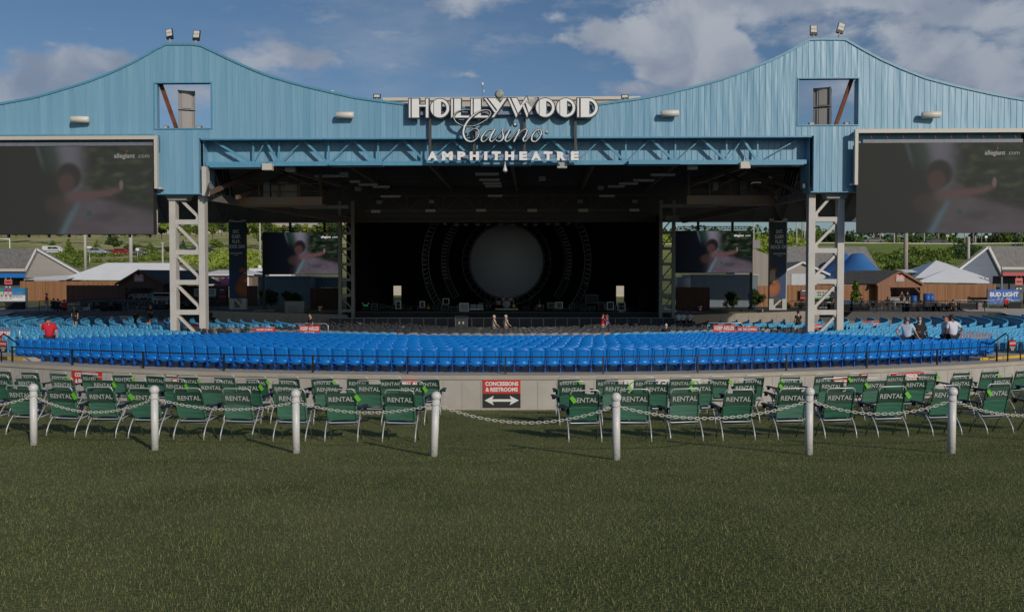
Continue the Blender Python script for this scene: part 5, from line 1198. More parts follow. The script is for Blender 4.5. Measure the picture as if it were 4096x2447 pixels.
def crown_clumps(kind, rg):
    cl = []
    if kind == 'round':
        for _ in range(20):
            d = Vector((rg.gauss(0, 1), rg.gauss(0, 1), rg.gauss(0, 1))).normalized()*rg.uniform(.3, .78); s = rg.uniform(.22, .38); cl.append(((d.x*.5, d.y*.5, .60+d.z*.40), (s*.55, s*.55, s*.42)))
    elif kind == 'cone':
        for i in range(34):
            h = rg.uniform(.12, .97); r = (1-h)*.34; a = rg.uniform(0, 6.28); cl.append(((math.cos(a)*r, math.sin(a)*r, h), (.06+.13*(1-h), .06+.13*(1-h), .05)))
    elif kind == 'column':
        for i in range(26):
            h = rg.uniform(.04, .96); r = .12*math.sin(min(1, (1-h)*1.8)*1.57); a = rg.uniform(0, 6.28); cl.append(((math.cos(a)*r*.6, math.sin(a)*r*.6, h), (.05+r*.7, .05+r*.7, .08)))
    elif kind == 'bush':
        for _ in range(16):
            a = rg.uniform(0, 6.28); r = rg.uniform(0, .42); h = rg.uniform(.25, .85)*(1-r*.7); cl.append(((math.cos(a)*r, math.sin(a)*r, h), (.20, .20, .20)))
    return cl
CROWN = {}
def crown_me(kind, lm, var, n, size):
    k = (kind, lm, var)
    if k not in CROWN:
        rg = random.Random(hash((kind, var)) if False else len(kind)*31+var*7); CROWN[k] = leaves(crown_clumps(kind, rg), n, size, var*13+len(kind)); CROWN[k].materials.append(LM[lm])
    return CROWN[k]
def trunk_me(kind):
    if ('t', kind) not in CROWN:
        q = MB()
        if kind == 'round': q.tube([(0, 0, -.03), (.005, 0, .3), (-.01, 0, .75)], [.028, .02, .006], 7); [q.tube([(0, 0, .25+.07*i), (math.cos(i*2.2)*.25, math.sin(i*2.2)*.25, .45+.09*i)], [.012, .003], 5) for i in range(5)]
        elif kind == 'bush': [q.tube([(0, 0, -.05), (math.cos(i*1.3)*.25, math.sin(i*1.3)*.25, .6)], [.02, .006], 5) for i in range(5)]
        else: q.tube([(0, 0, -.03), (0, 0, .9)], [.02, .003], 6)
        CROWN[('t', kind)] = q.mesh('trunk'); CROWN[('t', kind)].materials.append(barkm)
    return CROWN[('t', kind)]
def tree(p, h, w_, kind, lm, label, cat='tree', group=None, n=1500, size=.05, name='tree', var=None):
    o = empty(name, p, R_.uniform(0, 6.28), label, cat, group); v = R_.randrange(4) if var is None else var
    c = link('crown', crown_me(kind, lm, v, n, size), None, o); tq = link('trunk', trunk_me(kind), None, o)
    c.scale = (w_, w_, h); tq.scale = (h*.8, h*.8, h); return o
def tp(px, py, ylim=(60, 420)):     # terrain hit of a picture point
    r = pray(px, py); d = ylim[0]
    while d < ylim[1]:
        p = r*(d/r.y)
        if p.z < T(p.x, p.y): return p
        d += .5
    return r*(ylim[1]/r.y)
def tree_px(px, pyt, pyb, wpx, kind, lm, label, d=None, **kw):
    p = tp(px, pyb) if d is None else at(px, pyb, d)
    k = p.y/FPX; return tree(Vector((p.x, p.y, T(p.x, p.y) if d is None else p.z)), (pyb-pyt)*k, wpx*k*(1.0 if kind != 'column' else 2.6), kind, lm, label, **kw)
# left slope trees
for (px, yt, yb, w_, kind, lm, lab) in ((211,960,1010,62,'cone','mid','small conifer behind the white van'), (276,957,1020,60,'cone','mid','open conifer between the van and the silver car'), (325,998,1026,32,'bush','mid','low round shrub left of the white pole'),
        (388,962,1004,46,'cone','mid','pointed small conifer above the silver car'), (456,945,1010,86,'round','dark','broad dark tree left of the red car'), (528,970,1004,80,'bush','mid','wide low bush behind the red car'), (600,972,1012,66,'cone','mid','low conifer right of the parked cars'), (672,982,1008,40,'bush','dark','dark shrub against the left lattice leg'),
        (732,960,997,34,'cone','blue','small blue spruce seen through the left lattice leg'), (868,955,1005,70,'round','mid','leafy tree beside the parked dark truck'), (1040,900,1000,60,'round','mid','pale leafed tree right of the left guitar banner')):
    tree_px(px, yt, yb, w_, kind, lm, lab, group='small trees on the left slope')
# band of trees along the foot of the ridge
for i in range(40):
    px = 560+i*22+R_.uniform(-8, 8); yb = R_.uniform(935, 958); h = R_.uniform(38, 75)
    if px > 1430: break
    tree_px(px, yb-h, yb, h*R_.uniform(.9, 1.3), 'round', R_.choice(['mid', 'light', 'mid', 'dark']), 'leafy tree in the belt below the pale ridge', d=R_.uniform(262, 285), group='trees in the belt below the ridge')
for i in range(13):
    px = 0+i*50+R_.uniform(-15, 15); tree_px(px, R_.uniform(905, 925), 952, 60, 'round', 'mid', 'low tree in the hedge line above the dry meadow', d=300+R_.uniform(-8, 8), group='hedge trees above the dry meadow')
# green bank behind the fences on the left: loose undergrowth and shrubs
bl = []
def bank(region, n, hmin, hmax, lm, name, seed, leaf=.30, per=26):
    rg = random.Random(seed); cl = []
    while len(cl) < n:
        px, py = rg.uniform(region[0], region[1]), rg.uniform(region[2], region[3]); p = tp(px, py, (105, 262))
        if p.y > 260: continue
        h = rg.uniform(hmin, hmax); k_ = mnoise.noise(Vector((p.x*.08, p.y*.08, 2)))
        if k_ < -.15: continue
        cl.append(((p.x, p.y, T(p.x, p.y)+h*.35), (h*.8, h*.8, h*.6)))
    me = leaves(cl, n*per, leaf, seed); me.materials.append(LM[lm]); return tag(link(name, me), None, None, kind='stuff')
tag(bank((820, 1060, 1005, 1075), 170, .7, 1.9, 'light', 'undergrowth', 5), 'bright green shrubs on the bank behind the left guitar banner', 'undergrowth')
tag(bank((230, 345, 1018, 1070), 60, .7, 1.7, 'mid', 'undergrowth', 6), 'green bushes on the bank right of the gable roof', 'undergrowth')
tag(bank((345, 840, 1012, 1050), 200, .4, 1.1, 'mid', 'undergrowth', 7), 'scrubby growth along the bank above the white tent', 'undergrowth')
tag(bank((690, 820, 1015, 1060), 90, .7, 1.7, 'light', 'undergrowth', 17), 'bright shrubs seen through the left lattice leg', 'undergrowth')
tag(bank((3480, 3800, 1010, 1085), 260, .8, 1.9, 'mid', 'undergrowth', 8), 'dense green shrubs on the bank below the highway', 'undergrowth')
tag(bank((3800, 4096, 995, 1040), 90, .8, 1.8, 'dark', 'undergrowth', 9), 'dark shrubs on the bank behind the grey gable', 'undergrowth')
tag(bank((2990, 3230, 940, 1010), 120, .8, 2.2, 'light', 'undergrowth', 10), 'bright shrubs below the highway beside the right banner', 'undergrowth')
# trees beyond the highway, right side
for i in range(60):
    px = 2640+i*27+R_.uniform(-10, 10)
    if px < 3240: h = R_.uniform(60, 92); lm = R_.choice(['light', 'mid', 'light', 'mid']); yb = 985; d = R_.uniform(246, 262)
    else: h = R_.uniform(62, 88); lm = R_.choice(['dark', 'mid', 'dark', 'mid']); yb = 972; d = R_.uniform(250, 285)
    p = at(px, yb, d); k = d/FPX; p.z = T(p.x, p.y)-.3
    tree(p, (975-(975-h)+0)*k*1.0, h*k*R_.uniform(.8, 1.15), 'round', lm, 'leafy tree beyond the highway %s' % ('behind the right stage screen' if px < 3240 else 'under the right large screen'), group='trees beyond the highway %s' % ('near the stage' if px < 3240 else 'at the far right'))
for (px, yt, w_) in ((2775, 884, 70), (2880, 880, 66), (2950, 905, 60), (3075, 885, 70), (3195, 880, 60), (3262, 892, 90), (3110, 900, 70)):
    d = 262; k = d/FPX; p = at(px, 985, d); p.z = T(p.x, p.y); tree(p, (978-yt)*k, w_*k, 'round', 'light' if px < 3000 else 'mid', 'taller tree rising beyond the highway near the right screen', group='taller trees near the right stage screen')
wl_cl = [((x, 330+R_.uniform(-10, 20), 9+R_.uniform(0, 5)), (9, 9, 8)) for x in range(30, 330, 7)]
me = leaves(wl_cl, 26000, .9, 77); me.materials.append(LM['dark']); tag(link('woodland', me), 'dark continuous woodland far beyond the highway', 'woodland', kind='stuff')
# shaded shrubs beside the stage and the cypress
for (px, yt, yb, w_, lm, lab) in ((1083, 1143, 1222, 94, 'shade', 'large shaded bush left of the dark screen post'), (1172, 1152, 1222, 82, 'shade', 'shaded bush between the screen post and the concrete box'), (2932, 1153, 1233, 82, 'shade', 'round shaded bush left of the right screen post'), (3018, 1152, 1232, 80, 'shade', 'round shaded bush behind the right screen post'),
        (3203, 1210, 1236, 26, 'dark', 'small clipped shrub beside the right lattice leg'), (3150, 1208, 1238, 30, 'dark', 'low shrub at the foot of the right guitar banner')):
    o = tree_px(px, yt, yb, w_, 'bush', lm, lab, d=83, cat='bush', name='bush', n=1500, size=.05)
tree_px(3422, 1124, 1236, 40, 'column', 'cyp', 'slim pointed cypress in front of the right wooden fence', d=93, cat='tree', name='cypress_tree')
# ================================================================== BUILDINGS, FENCES
shing = mat('grey_shingle', (.14, .135, .13), .9, col2=(.24, .23, .225), nscale=3.0, bump=.3, bscale=8)
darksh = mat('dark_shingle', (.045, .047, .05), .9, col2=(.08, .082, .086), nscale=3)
sid = board_mat('beige_lap_siding', (.33, .30, .27), (.37, .34, .31), .16, 'Z'); sidb = board_mat('blue_grey_siding', (.13, .16, .20), (.16, .19, .235), .16, 'Z')
fen_w = board_mat('cedar_boards', (.20, .085, .035), (.36, .18, .085), .14); fen_d = board_mat('shaded_cedar_boards', (.085, .038, .024), (.14, .065, .04), .14)  # fen_d: darker copy of the cedar, shade put into its colour
def fence(px0, px1, yt, yb, d, m, label, d2=None):
    a = at(px0, yb, d); b_ = at(px1, yb, d2 or d); h_ = at(px0, yt, d).z-a.z; ln = (b_-a).xy.length; ang = math.atan2(b_.y-a.y, b_.x-a.x)
    o = empty('wooden_fence', a, ang, label, 'fence'); q = MB(); x = 0; rg = random.Random(int(px0))
    while x < ln: q.b2(x, min(ln, x+.135), -.012+rg.uniform(-.004, .004), .012, 0, h_-.02+rg.uniform(-.015, .015)); x += .14
    q.build('boards', m, o); q = MB(); q.b2(0, ln, .02, .08, .3, .4); q.b2(0, ln, .02, .08, h_-.4, h_-.3); q.build('rail', m, o); q = MB(); x = 0
    while x <= ln: q.b2(x-.05, x+.05, .02, .12, 0, h_-.05); x += 2.4
    q.build('post', m, o); return o
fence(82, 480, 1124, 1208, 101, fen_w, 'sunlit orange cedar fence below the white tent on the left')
fence(268, 500, 1140, 1214, 88, fen_d, 'shaded brown fence panel left of the brown bar shed')
fence(684, 915, 1142, 1234, 90, fen_d, 'shaded red-brown fence behind the left lattice leg')
fence(980, 1032, 1142, 1236, 90.5, fen_d, 'shaded fence section right of the left guitar banner')
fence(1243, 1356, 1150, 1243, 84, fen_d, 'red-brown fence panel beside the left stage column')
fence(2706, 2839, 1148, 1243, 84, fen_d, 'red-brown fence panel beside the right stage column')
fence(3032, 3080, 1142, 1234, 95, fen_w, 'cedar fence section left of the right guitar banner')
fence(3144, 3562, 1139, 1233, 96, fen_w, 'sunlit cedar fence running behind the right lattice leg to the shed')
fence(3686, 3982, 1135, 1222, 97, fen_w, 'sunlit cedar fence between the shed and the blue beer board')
def gable(name, px_r, y_ridge, px_a, y_apex, px_b, y_b, px_c, y_c, d, depth, wallm_, roofm, label, y_base, long_left=True):
    """gable end facing the camera at distance d (apex, left and right eaves); the roof runs sideways/back"""
    pass
# left grey gable house: gable end facing right-front, roof slope running left
def house(label, apex, el, er, base_y, d, roofm, wm, run, name='concession_building', rake=beigep):
    """apex, el, er: picture points of the gable triangle; run: vector the ridge runs along"""
    A, E1, E2 = at(*apex, d), at(*el, d), at(*er, d); o = empty(name, (A.x, d, at(apex[0], base_y, d).z), 0, label, 'building'); O = Vector(o.location)
    zb = 0; a, e1, e2 = A-O, E1-O, E2-O; run = Vector(run)
    q = MB(); q._add([a, e2, (e2.x, e2.y, zb), (e1.x, e1.y, zb), e1], [(0, 4, 3, 2, 1)]); q._add([e1, (e1.x, e1.y, zb), Vector((e1.x, e1.y, zb))+run, e1+run], [(0, 3, 2, 1)]); q._add([e2, (e2.x, e2.y, zb), Vector((e2.x, e2.y, zb))+run, e2+run], [(0, 1, 2, 3)])
    q.build('wall', wm, o)
    q = MB()
    for e in (e1, e2):
        dn = (e-a).normalized(); ee = e+dn*.35; f = Vector((0, -.3, 0)) if abs(run.y) > abs(run.x) else Vector((-.3 if run.x > 0 else .3, -.05, 0)); t_ = Vector((0, 0, .12))
        q._add([a+f, ee+f, ee+run, a+run, a+f+t_, ee+f+t_, ee+run+t_, a+run+t_], [(0,1,2,3),(7,6,5,4),(0,4,5,1),(1,5,6,2),(2,6,7,3),(3,7,4,0)])
    q.build('roof', roofm, o)
    q = MB()
    for e in (e1, e2): dn = (e-a).normalized(); q.bar(a+Vector((0, -.34, .0)), e+dn*.4+Vector((0, -.34, 0)), .06, .26)
    q.build('rake_board', rake, o); return o
whb = mat('white_trim', (.62, .61, .60), .5)
h1 = house('grey shingled gable building at the far left above the blue snack stand', (151, 996), (102, 1092), (325, 1094), 1200, 112, shing, sid, (-30, 6, 0), rake=whb)
h2 = house('grey gable building at the far right above the red snack stand', (3950, 987), (3832, 1078), (4003, 1092), 1200, 112, shing, sidb, (34, 8, 0), rake=whb)
h3 = house('small beige gable building with a white door right of the right banner', (3208, 1049), (3146, 1080), (3306, 1094), 1200, 112, shing, sid, (0, 9, 0), rake=whb)
h4 = house('grey shingled long roof behind the beige gable and blue tent', (3090, 988), (3060, 1080), (3150, 1086), 1200, 124, shing, sid, (14, 2, 0), rake=shing)
q = MB(); a = at(3166, 1095, 111.9)-h3.location; b_ = at(3300, 1142, 111.9)-h3.location; q.b2(a.x, b_.x, -.08, -.0, b_.z-2, a.z); q.build('door', board_mat('white_ribbed', (.50, .53, .56), (.58, .60, .62), .2), h3)
# snack stands
def stand(pxa, pxb, d, ys, col, label, side, sign_col):
    a = at(pxa, 1200, d); b_ = at(pxb, 1200, d); zz = [at(pxa, y, d).z-a.z for y in ys]; w_ = b_.x-a.x; o = empty('snack_stand', a, 0, label, 'stand')
    q = MB(); q.b2(0, w_, 0, .3, zz[1], zz[0]); q.build('cornice', beigep, o); q = MB(); q.b2(0, w_, -.1, .2, zz[2], zz[1]-.003); q.build('dark_band', mat('dark_band', (.05, .05, .055), .5), o)
    q = MB(); q.b2(0, w_, -.25, .2, zz[3], zz[2]-.003); q.build('fascia', col, o); q = MB(); q.b2(0, w_, 1.8, 2, 0, zz[3]); q.b2(0, w_, 0, 1.8, zz[3]-.1, zz[3]-.004); q.build('interior_wall', mat('stand_wall', (.09, .10, .11), .8), o)
    q = MB(); n = 3
    for i in range(n+1): x = w_*i/n; q.b2(x-.08, x+.08, -.05, .1, 0, zz[3]-.12)
    q.build('post', mat('stand_post', (.18, .2, .22), .6), o); q = MB(); q.b2(0, w_, .05, .6, .95, 1.05); q.b2(0.02, w_-.02, .2, .3, 0, .95); q.build('counter', mat('counter_grey', (.12, .125, .13), .6), o); return o
st1 = stand(-130, 100, 104, (1075, 1085, 1094, 1110), mat('blue_fascia', (.01, .17, .55), .5), 'blue fronted snack stand at the far left edge', -1, None)
st2 = stand(4006, 4300, 104, (1068, 1078, 1090, 1103), mat('red_fascia', (.50, .06, .07), .5), 'red fronted snack stand at the far right edge', 1, None)
for (st_, px, y0, y1, w_) in ((st1, 33, 1118, 1150, 30), (st2, 4076, 1112, 1158, 30)):
    a = at(px-w_/2, y1, 103.4); b_ = at(px+w_/2, y0, 103.4); o = empty('hanging_sign', ((a.x+b_.x)/2, 103.4, a.z), 0, 'red and black menu sign hung under the %s snack stand roof' % ('blue' if px < 100 else 'red'), 'sign'); h_ = b_.z-a.z; w2 = (b_.x-a.x)/2
    q = MB(); q.b2(-w2, w2, 0, .06, h_*.4, h_); q.build('red_panel', mat('salmon_panel', (.62, .13, .12), .5), o); q = MB(); q.b2(-w2*.8, w2*.8, 0, .06, 0, h_*.36); q.b2(-w2*.7, w2*.7, -.01, 0, h_*.62, h_*.75); q.build('dark_panel', mat('menu_black', (.04, .03, .03), .6), o); q = MB()
    for i in (-1, 1): q.b2(i*w2*.45-.12, i*w2*.45+.12, -.02, .0, .02, h_*.14); q.cyl((i*w2*.6, .03, h_), (i*w2*.6, .03, h_+.25), .015, 5)
    q.build('white_mark', whitetx, o)
# white tents
tentm = mat('white_tent', (.86, .86, .85), .7, var=.05, nscale=.5)
def poly_tent(name, verts, faces, label, d, m=tentm):
    V = [at(px, py, dd) for (px, py, dd) in verts]; O = Vector((V[0].x, V[0].y, min(v.z for v in V)-2.0)); o = empty(name, O, 0, label, 'tent'); q = MB(); q._add([v-O for v in V], faces)
    q.build('canopy', m, o); q = MB(); ev = [v for v in V if v.z < min(x.z for x in V)+.8]
    for v in ev: q.cyl((v.x-O.x, v.y-O.y, -1.0), (v.x-O.x, v.y-O.y, v.z-O.z), .05, 6)
    q.build('pole', steel, o); return o
poly_tent('marquee_tent', [(427, 1051, 112), (700, 1052, 112), (238, 1119, 106), (505, 1121, 106), (790, 1121, 106), (255, 1114, 120), (800, 1114, 120), (340, 1085, 109)], [(0, 2, 3), (0, 3, 4, 1), (1, 4, 6), (0, 1, 6, 5), (0, 5, 2)], 'long white marquee roof behind the left fence', 110)
poly_tent('shade_tent', [(98, 1119, 103), (350, 1096, 112), (260, 1120, 103), (110, 1110, 109)], [(0, 2, 1, 3)], 'low pale awning between the grey gable and the marquee', 110)
poly_tent('marquee_tent', [(3745, 1041, 116), (3660, 1112, 107), (3940, 1110, 107), (3620, 1084, 124), (3900, 1088, 124), (3585, 1079, 122)], [(0, 1, 2), (0, 2, 4), (0, 4, 3), (0, 3, 1)], 'tall peaked white tent behind the right shed', 112)
poly_tent('marquee_tent', [(3786, 1077, 107), (3664, 1129, 101), (3958, 1133, 101), (3692, 1112, 112), (3954, 1112, 112)], [(0, 1, 2), (0, 2, 4), (0, 4, 3), (0, 3, 1)], 'lower peaked white tent just behind the right cedar fence', 106)
poly_tent('shade_tent', [(3586, 1078, 121), (3650, 1078, 121), (3700, 1090, 112), (3600, 1090, 112)], [(0, 1, 2, 3)], 'flat white canopy left of the tall peaked tent', 116)
# blue circus style tents
bt = mat('blue_tent', (.045, .17, .42), .55, var=.12, nscale=.4)
def curved_tent(px, yt, pxa, pxb, yb, d, label):
    c = at(px, yb, d); k = d/FPX; H = (yb-yt)*k; o = empty('peaked_tent', (c.x, d, c.z-1.9), 0, label, 'tent'); prof = [(0, 1.0), (.12, .99), (.18, .95), (.27, .80), (.40, .60), (.58, .36), (.80, .14), (1.0, 0)]
    rl, rr_ = (px-pxa)*k, (pxb-px)*k; vs = []; fs = []; S = 20
    for (r, z) in prof:
        for i in range(S): a = math.tau*i/S; rx = rr_ if math.cos(a) > 0 else rl; vs.append((math.cos(a)*r*rx, math.sin(a)*r*6, z*H+1.9))
    for j in range(len(prof)-1):
        for i in range(S): i2 = (i+1) % S; fs.append((j*S+i, (j+1)*S+i, (j+1)*S+i2, j*S+i2))
    q = MB(); q._add(vs, fs, True); q.build('canopy', bt, o); q = MB(); q.cyl((0, 0, 0), (0, 0, H+1.9), .06, 6)
    for i in range(8): a = math.tau*i/8; q.cyl((math.cos(a)*(rr_ if math.cos(a) > 0 else rl)*.97, math.sin(a)*5.8, -.8), (math.cos(a)*(rr_ if math.cos(a) > 0 else rl)*.97, math.sin(a)*5.8, 1.93), .04, 5)
    q.build('pole', white, o)
curved_tent(3430, 1013, 3285, 3556, 1118, 112, 'broad blue peaked tent right of the right lattice leg')
curved_tent(3377, 1014, 3250, 3420, 1108, 122, 'second blue peaked tent partly hidden behind the right lattice leg')
# brown bar sheds
def shed(apex, el, er, ybase, d, ridge, label, m, rm, bay, mirror):
    A, E1, E2, RG = at(*apex, d), at(*el, d), at(*er, d), Vector(ridge); O = Vector((A.x, d, at(apex[0], ybase, d).z)); o = empty('bar_shed', O, 0, label, 'shed'); a, e1, e2 = A-O, E1-O, E2-O
    bx0, bx1, bz1 = at(bay[0], ybase, d).x-O.x, at(bay[1], ybase, d).x-O.x, at(bay[0], bay[2], d).z-O.z
    q = MB(); q.prism([(e1.x, bz1), (e1.x, e1.z), (a.x, a.z), (e2.x, e2.z), (e2.x, bz1)], 0, .1); q.b2(e1.x, bx0, 0, .1, 0, bz1-.001); q.b2(bx1, e2.x, 0, .1, 0, bz1-.001); q.build('front_wall', m, o)
    q = MB(); q.b2(e1.x, e2.x, RG.y-.1, RG.y, 0, e1.z); q.b2(e1.x, e1.x+.1, .1, RG.y, 0, e1.z); q.b2(e2.x-.1, e2.x, .1, RG.y, 0, e2.z); q.build('side_wall', m, o)
    q = MB()
    for e in (e1, e2):
        dn = (e-a).normalized(); ee = e+dn*.25; f = Vector((0, -.25, 0)); t_ = Vector((0, 0, .1)); q._add([a+f, ee+f, ee+RG, a+RG, a+f+t_, ee+f+t_, ee+RG+t_, a+RG+t_], [(0,1,2,3),(7,6,5,4),(0,4,5,1),(1,5,6,2),(2,6,7,3),(3,7,4,0)])
    q.build('roof', rm, o); q = MB()
    for e in (e1, e2): q.bar(a+Vector((0, -.27, -.02)), e+(e-a).normalized()*.28+Vector((0, -.27, -.02)), .05, .2)
    q.build('rake_board', m, o)
    q = MB(); px_ = bx1-.06 if not mirror else bx0+.06; q.b2(px_-.07, px_+.07, -.06, .08, 0, bz1); s = -1 if not mirror else 1; q.bar((px_, -.01, bz1-.75), (px_+s*.75, -.01, bz1-.02), .1); q.build('post', m, o); q = MB(); q.b2(bx0, bx1, -.05, .0, bz1-.12, bz1+.05); q.build('lintel', m, o)
    q = MB(); q.b2(bx0+.1, bx1-.1, .9, 1.3, .95, 1.02); q.b2(bx0+.15, bx1-.15, 1.0, 1.2, 0, .95); q.build('counter', mat('bar_counter', (.30, .29, .27), .6), o)
    s_ = MB(); c = Vector((a.x, -.04, e1.z+(a.z-e1.z)*.42)); s_.b2(c.x-.5, c.x+.5, -.06, -.0, c.z-.05, c.z+.42); so_ = s_.build('sign_panel', mat('salmon_panel', (.6, .1, .1), .5), o); s2 = MB(); s2.b2(c.x-.45, c.x+.45, -.06, -.0, c.z-.36, c.z-.055); s2.build('sign_panel', mat('grey_sign', (.35, .35, .35), .5), o); s3 = MB(); 
    for k in range(4): s3.b2(c.x-.36, c.x+.36, -.07, -.062, c.z+.30-.115*k*1.25, c.z+.35-.115*k*1.25)
    s3.build('sign_lettering', whitetx, o); s4 = MB(); s4.sph((a.x, -.1, a.z-.32), (.14, .1, .12)); s4.bar((a.x, -.05, a.z-.3), (a.x, -.05, a.z+.2), .04); s4.build('lamp', black, o); return o
wood_r = board_mat('shed_boards', (.22, .10, .055), (.33, .17, .10), .14); wood_d = board_mat('shaded_shed_boards', (.075, .038, .025), (.11, .055, .036), .14)  # wood_d: left shed's boards darkened, its shade is in the colour
shed((3600, 1084), (3512, 1134), (3688, 1134), 1226, 95, (-3.2, 6.5, 0), 'reddish brown bar shed with workers inside at the right', wood_r, mat('brown_shingle', (.10, .09, .08), .9, col2=(.15, .135, .12)), (3560, 3684, 1145), False)
shed((556, 1083), (474, 1132), (652, 1132), 1216, 86, (3.4, 6.5, 0), 'dark brown bar shed in shade left of the left lattice leg', wood_d, darksh, (498, 614, 1146), True)
# trailer and low buildings behind the left banner
def lowbldg(px0, px1, yt, ym, yb, d, dep, m, rm, label, tilt=0):
    a = at(px0, yb, d); b_ = at(px1, yb, d); o = empty('low_building', a, 0, label, 'building'); w_ = b_.x-a.x; zt = at(px0, yt, d).z-a.z; zm = at(px0, ym, d).z-a.z
    q = MB(); q.b2(0, w_, 0, dep, 0, zm); q.build('wall', m, o); q = MB(); q._add([(-.3, -.4, zm), (w_+.3, -.4, zm), (w_-1, dep*.5, zt), (1, dep*.5, zt), (-.3, dep+.3, zm), (w_+.3, dep+.3, zm)], [(0, 1, 2, 3), (3, 2, 5, 4), (1, 5, 2), (0, 3, 4)]); q.b2(-.3, w_+.3, -.42, -.3, zm-.15, zm); q.build('roof', rm, o); return o, w_, zm
tanw = mat('tan_wall', (.24, .175, .13), .8); o1, w_, zm = lowbldg(815, 1010, 1079, 1097, 1230, 104, 5, tanw, white, 'tan trailer with a white roof behind the left guitar banner')
q = MB(); q.b2(.35, 1.3, -.05, -.003, 1.0, zm-.35); q.build('door', mat('pale_door', (.45, .46, .46), .6), o1); q = MB(); q.b2(1.8, 2.25, -.05, -.003, zm-1.0, zm-.4); q.build('window', mat('dark_window', (.05, .06, .07), .15), o1)
q = MB(); q.b2(5.2, 5.4, -.05, -.003, 0, zm); q.build('downpipe', white, o1)
rv = empty('camper_van', at(1030, 1092, 118), 0, 'white camper roof with side windows left of the left stage screen', 'camper'); q = MB(); q.b2(-1.2, 4.5, 0, 2.4, -1.6, .65); q.build('body', white, rv, bevel=.12); q = MB(); q.b2(-.2, 1.6, -.03, .0, -.35, .25); q.build('window', mat('dark_window', (.05, .06, .07), .15), rv); q = MB(); q.sph((.0, 1.0, .85), .28); q.build('roof_dome', white, rv)
pk = empty('patio_umbrella', at(905, 1146, 97), 0, 'pink parasol top behind the dark fence left of the banner', 'umbrella'); q = MB(); q.lathe([(1.6, 0), (.9, .55), (.02, 1.05)], (0, 0, 0), 8); q.build('canopy', mat('pink_cloth', (.45, .10, .18), .7), pk); q = MB(); q.cyl((0, 0, -1.8), (0, 0, 1.05), .03, 6); q.build('pole', steel, pk)
bgw = board_mat('blue_grey_ribbed', (.13, .165, .19), (.155, .19, .215), .3)
for (px0, px1, yt, yb, d, lab) in ((1033, 1240, 1108, 1236, 92, 'blue grey ribbed building behind the left stage screen'), (1236, 1356, 1112, 1150, 95, 'pale end of the ribbed building beside the left stage column'), (2764, 3031, 1101, 1236, 92, 'blue grey ribbed building behind the right stage screen')):
    a = at(px0, yb, d); b_ = at(px1, yt, d); o = empty('ribbed_building', a, 0, lab, 'building'); q = MB(); q.b2(0, b_.x-a.x, 0, 5, 0, b_.z-a.z); q.build('wall', bgw, o); q = MB(); q.b2(-.1, b_.x-a.x+.1, -.08, 5.1, b_.z-a.z+.001, b_.z-a.z+.12); q.build('roof_edge', mat('pale_edge', (.40, .42, .43), .5), o)
tk = empty('storage_tank', at(2740, 1150, 93), 0, 'pale round tank behind the red-brown fence right of the stage', 'tank'); q = MB(); q.lathe([(1.05, -1.0), (1.05, 1.0), (.9, 1.1)], (0, 0, 0), 20); q.build('shell', mat('tank_grey', (.36, .36, .35), .5), tk); q = MB(); q.lathe([(1.07, 1.0), (1.07, 1.08)], (0, 0, 0), 20); q.build('rim', steel, tk)
a = at(3008, 1092, 100); o = empty('metal_shed', (a.x, 100, -2.9), 0, 'ribbed tan shed with a sloping roof right of the right stage screen', 'shed'); zt0_, zt1_ = at(3008, 994, 100).z+2.9, at(3075, 1020, 100).z+2.9; wx = at(3075, 1092, 100).x-a.x
q = MB(); q.prism([(-2, 0), (wx, 0), (wx, zt1_), (0, zt0_), (-2, zt0_)], 0, 4); q.build('wall', board_mat('tan_ribbed', (.27, .24, .21), (.33, .30, .26), .22), o); q = MB(); q.b2(-2, .9, -.03, 1, zt0_, zt0_+1.0); q.build('roof_box', mat('roof_box_grey', (.22, .21, .20), .6), o)
# concrete box, planting walls, cooler
o = empty('utility_box', at(1178, 1256, 77.3), 0, 'square concrete block with a recessed front left of the left stage column', 'concrete block'); q = MB(); q.b2(-.85, .85, 0, 1.0, 0, 1.12); q.build('body', mat('shade_concrete', (.30, .31, .29), .8), o); q = MB(); q.b2(-.55, .35, -.02, .0, .0, .72); q.build('panel', mat('panel_concrete', (.25, .26, .25), .8), o)
cwm = mat('planter_concrete', (.31, .28, .24), .85, var=.12)
for s in (-1, 1):
    x0, x1 = (-26.5, -14.2) if s < 0 else (15.6, 26.5)
    o = empty('planter_wall', (x0, 75.4, -4.5), 0, 'low grey concrete wall holding the planting bed %s of the stage' % ('left' if s < 0 else 'right'), 'wall', 'planting walls'); w_ = x1-x0; zz0, zz1 = (1.90, 1.55) if s < 0 else (1.55, 1.90)
    q = MB(); q.prism([(0, 0), (w_, 0), (w_, zz1), (0, zz0)], 0, .4); q.build('wall_body', cwm, o); q = MB()
    for k in range(1, int(w_/1.2)): q.b2(k*1.2-.01, k*1.2+.01, -.004, .0, 0, 1.5)
    q.build('joint', mat('joint_dark', (.12, .11, .10), .9), o)
mul = mat('mulch', (.035, .024, .02), .95, var=.3); q = MB(); q.quad((-30, 75.8, -2.70), (-14.3, 75.8, -2.95), (-14.3, 90, -2.72), (-30, 90, -2.70)); tag(q.build('ground', mul), kind='structure'); q = MB(); q.quad((15.7, 75.8, -2.95), (30, 75.8, -2.70), (30, 90, -2.70), (15.7, 90, -2.72)); tag(q.build('ground', mul), kind='structure')
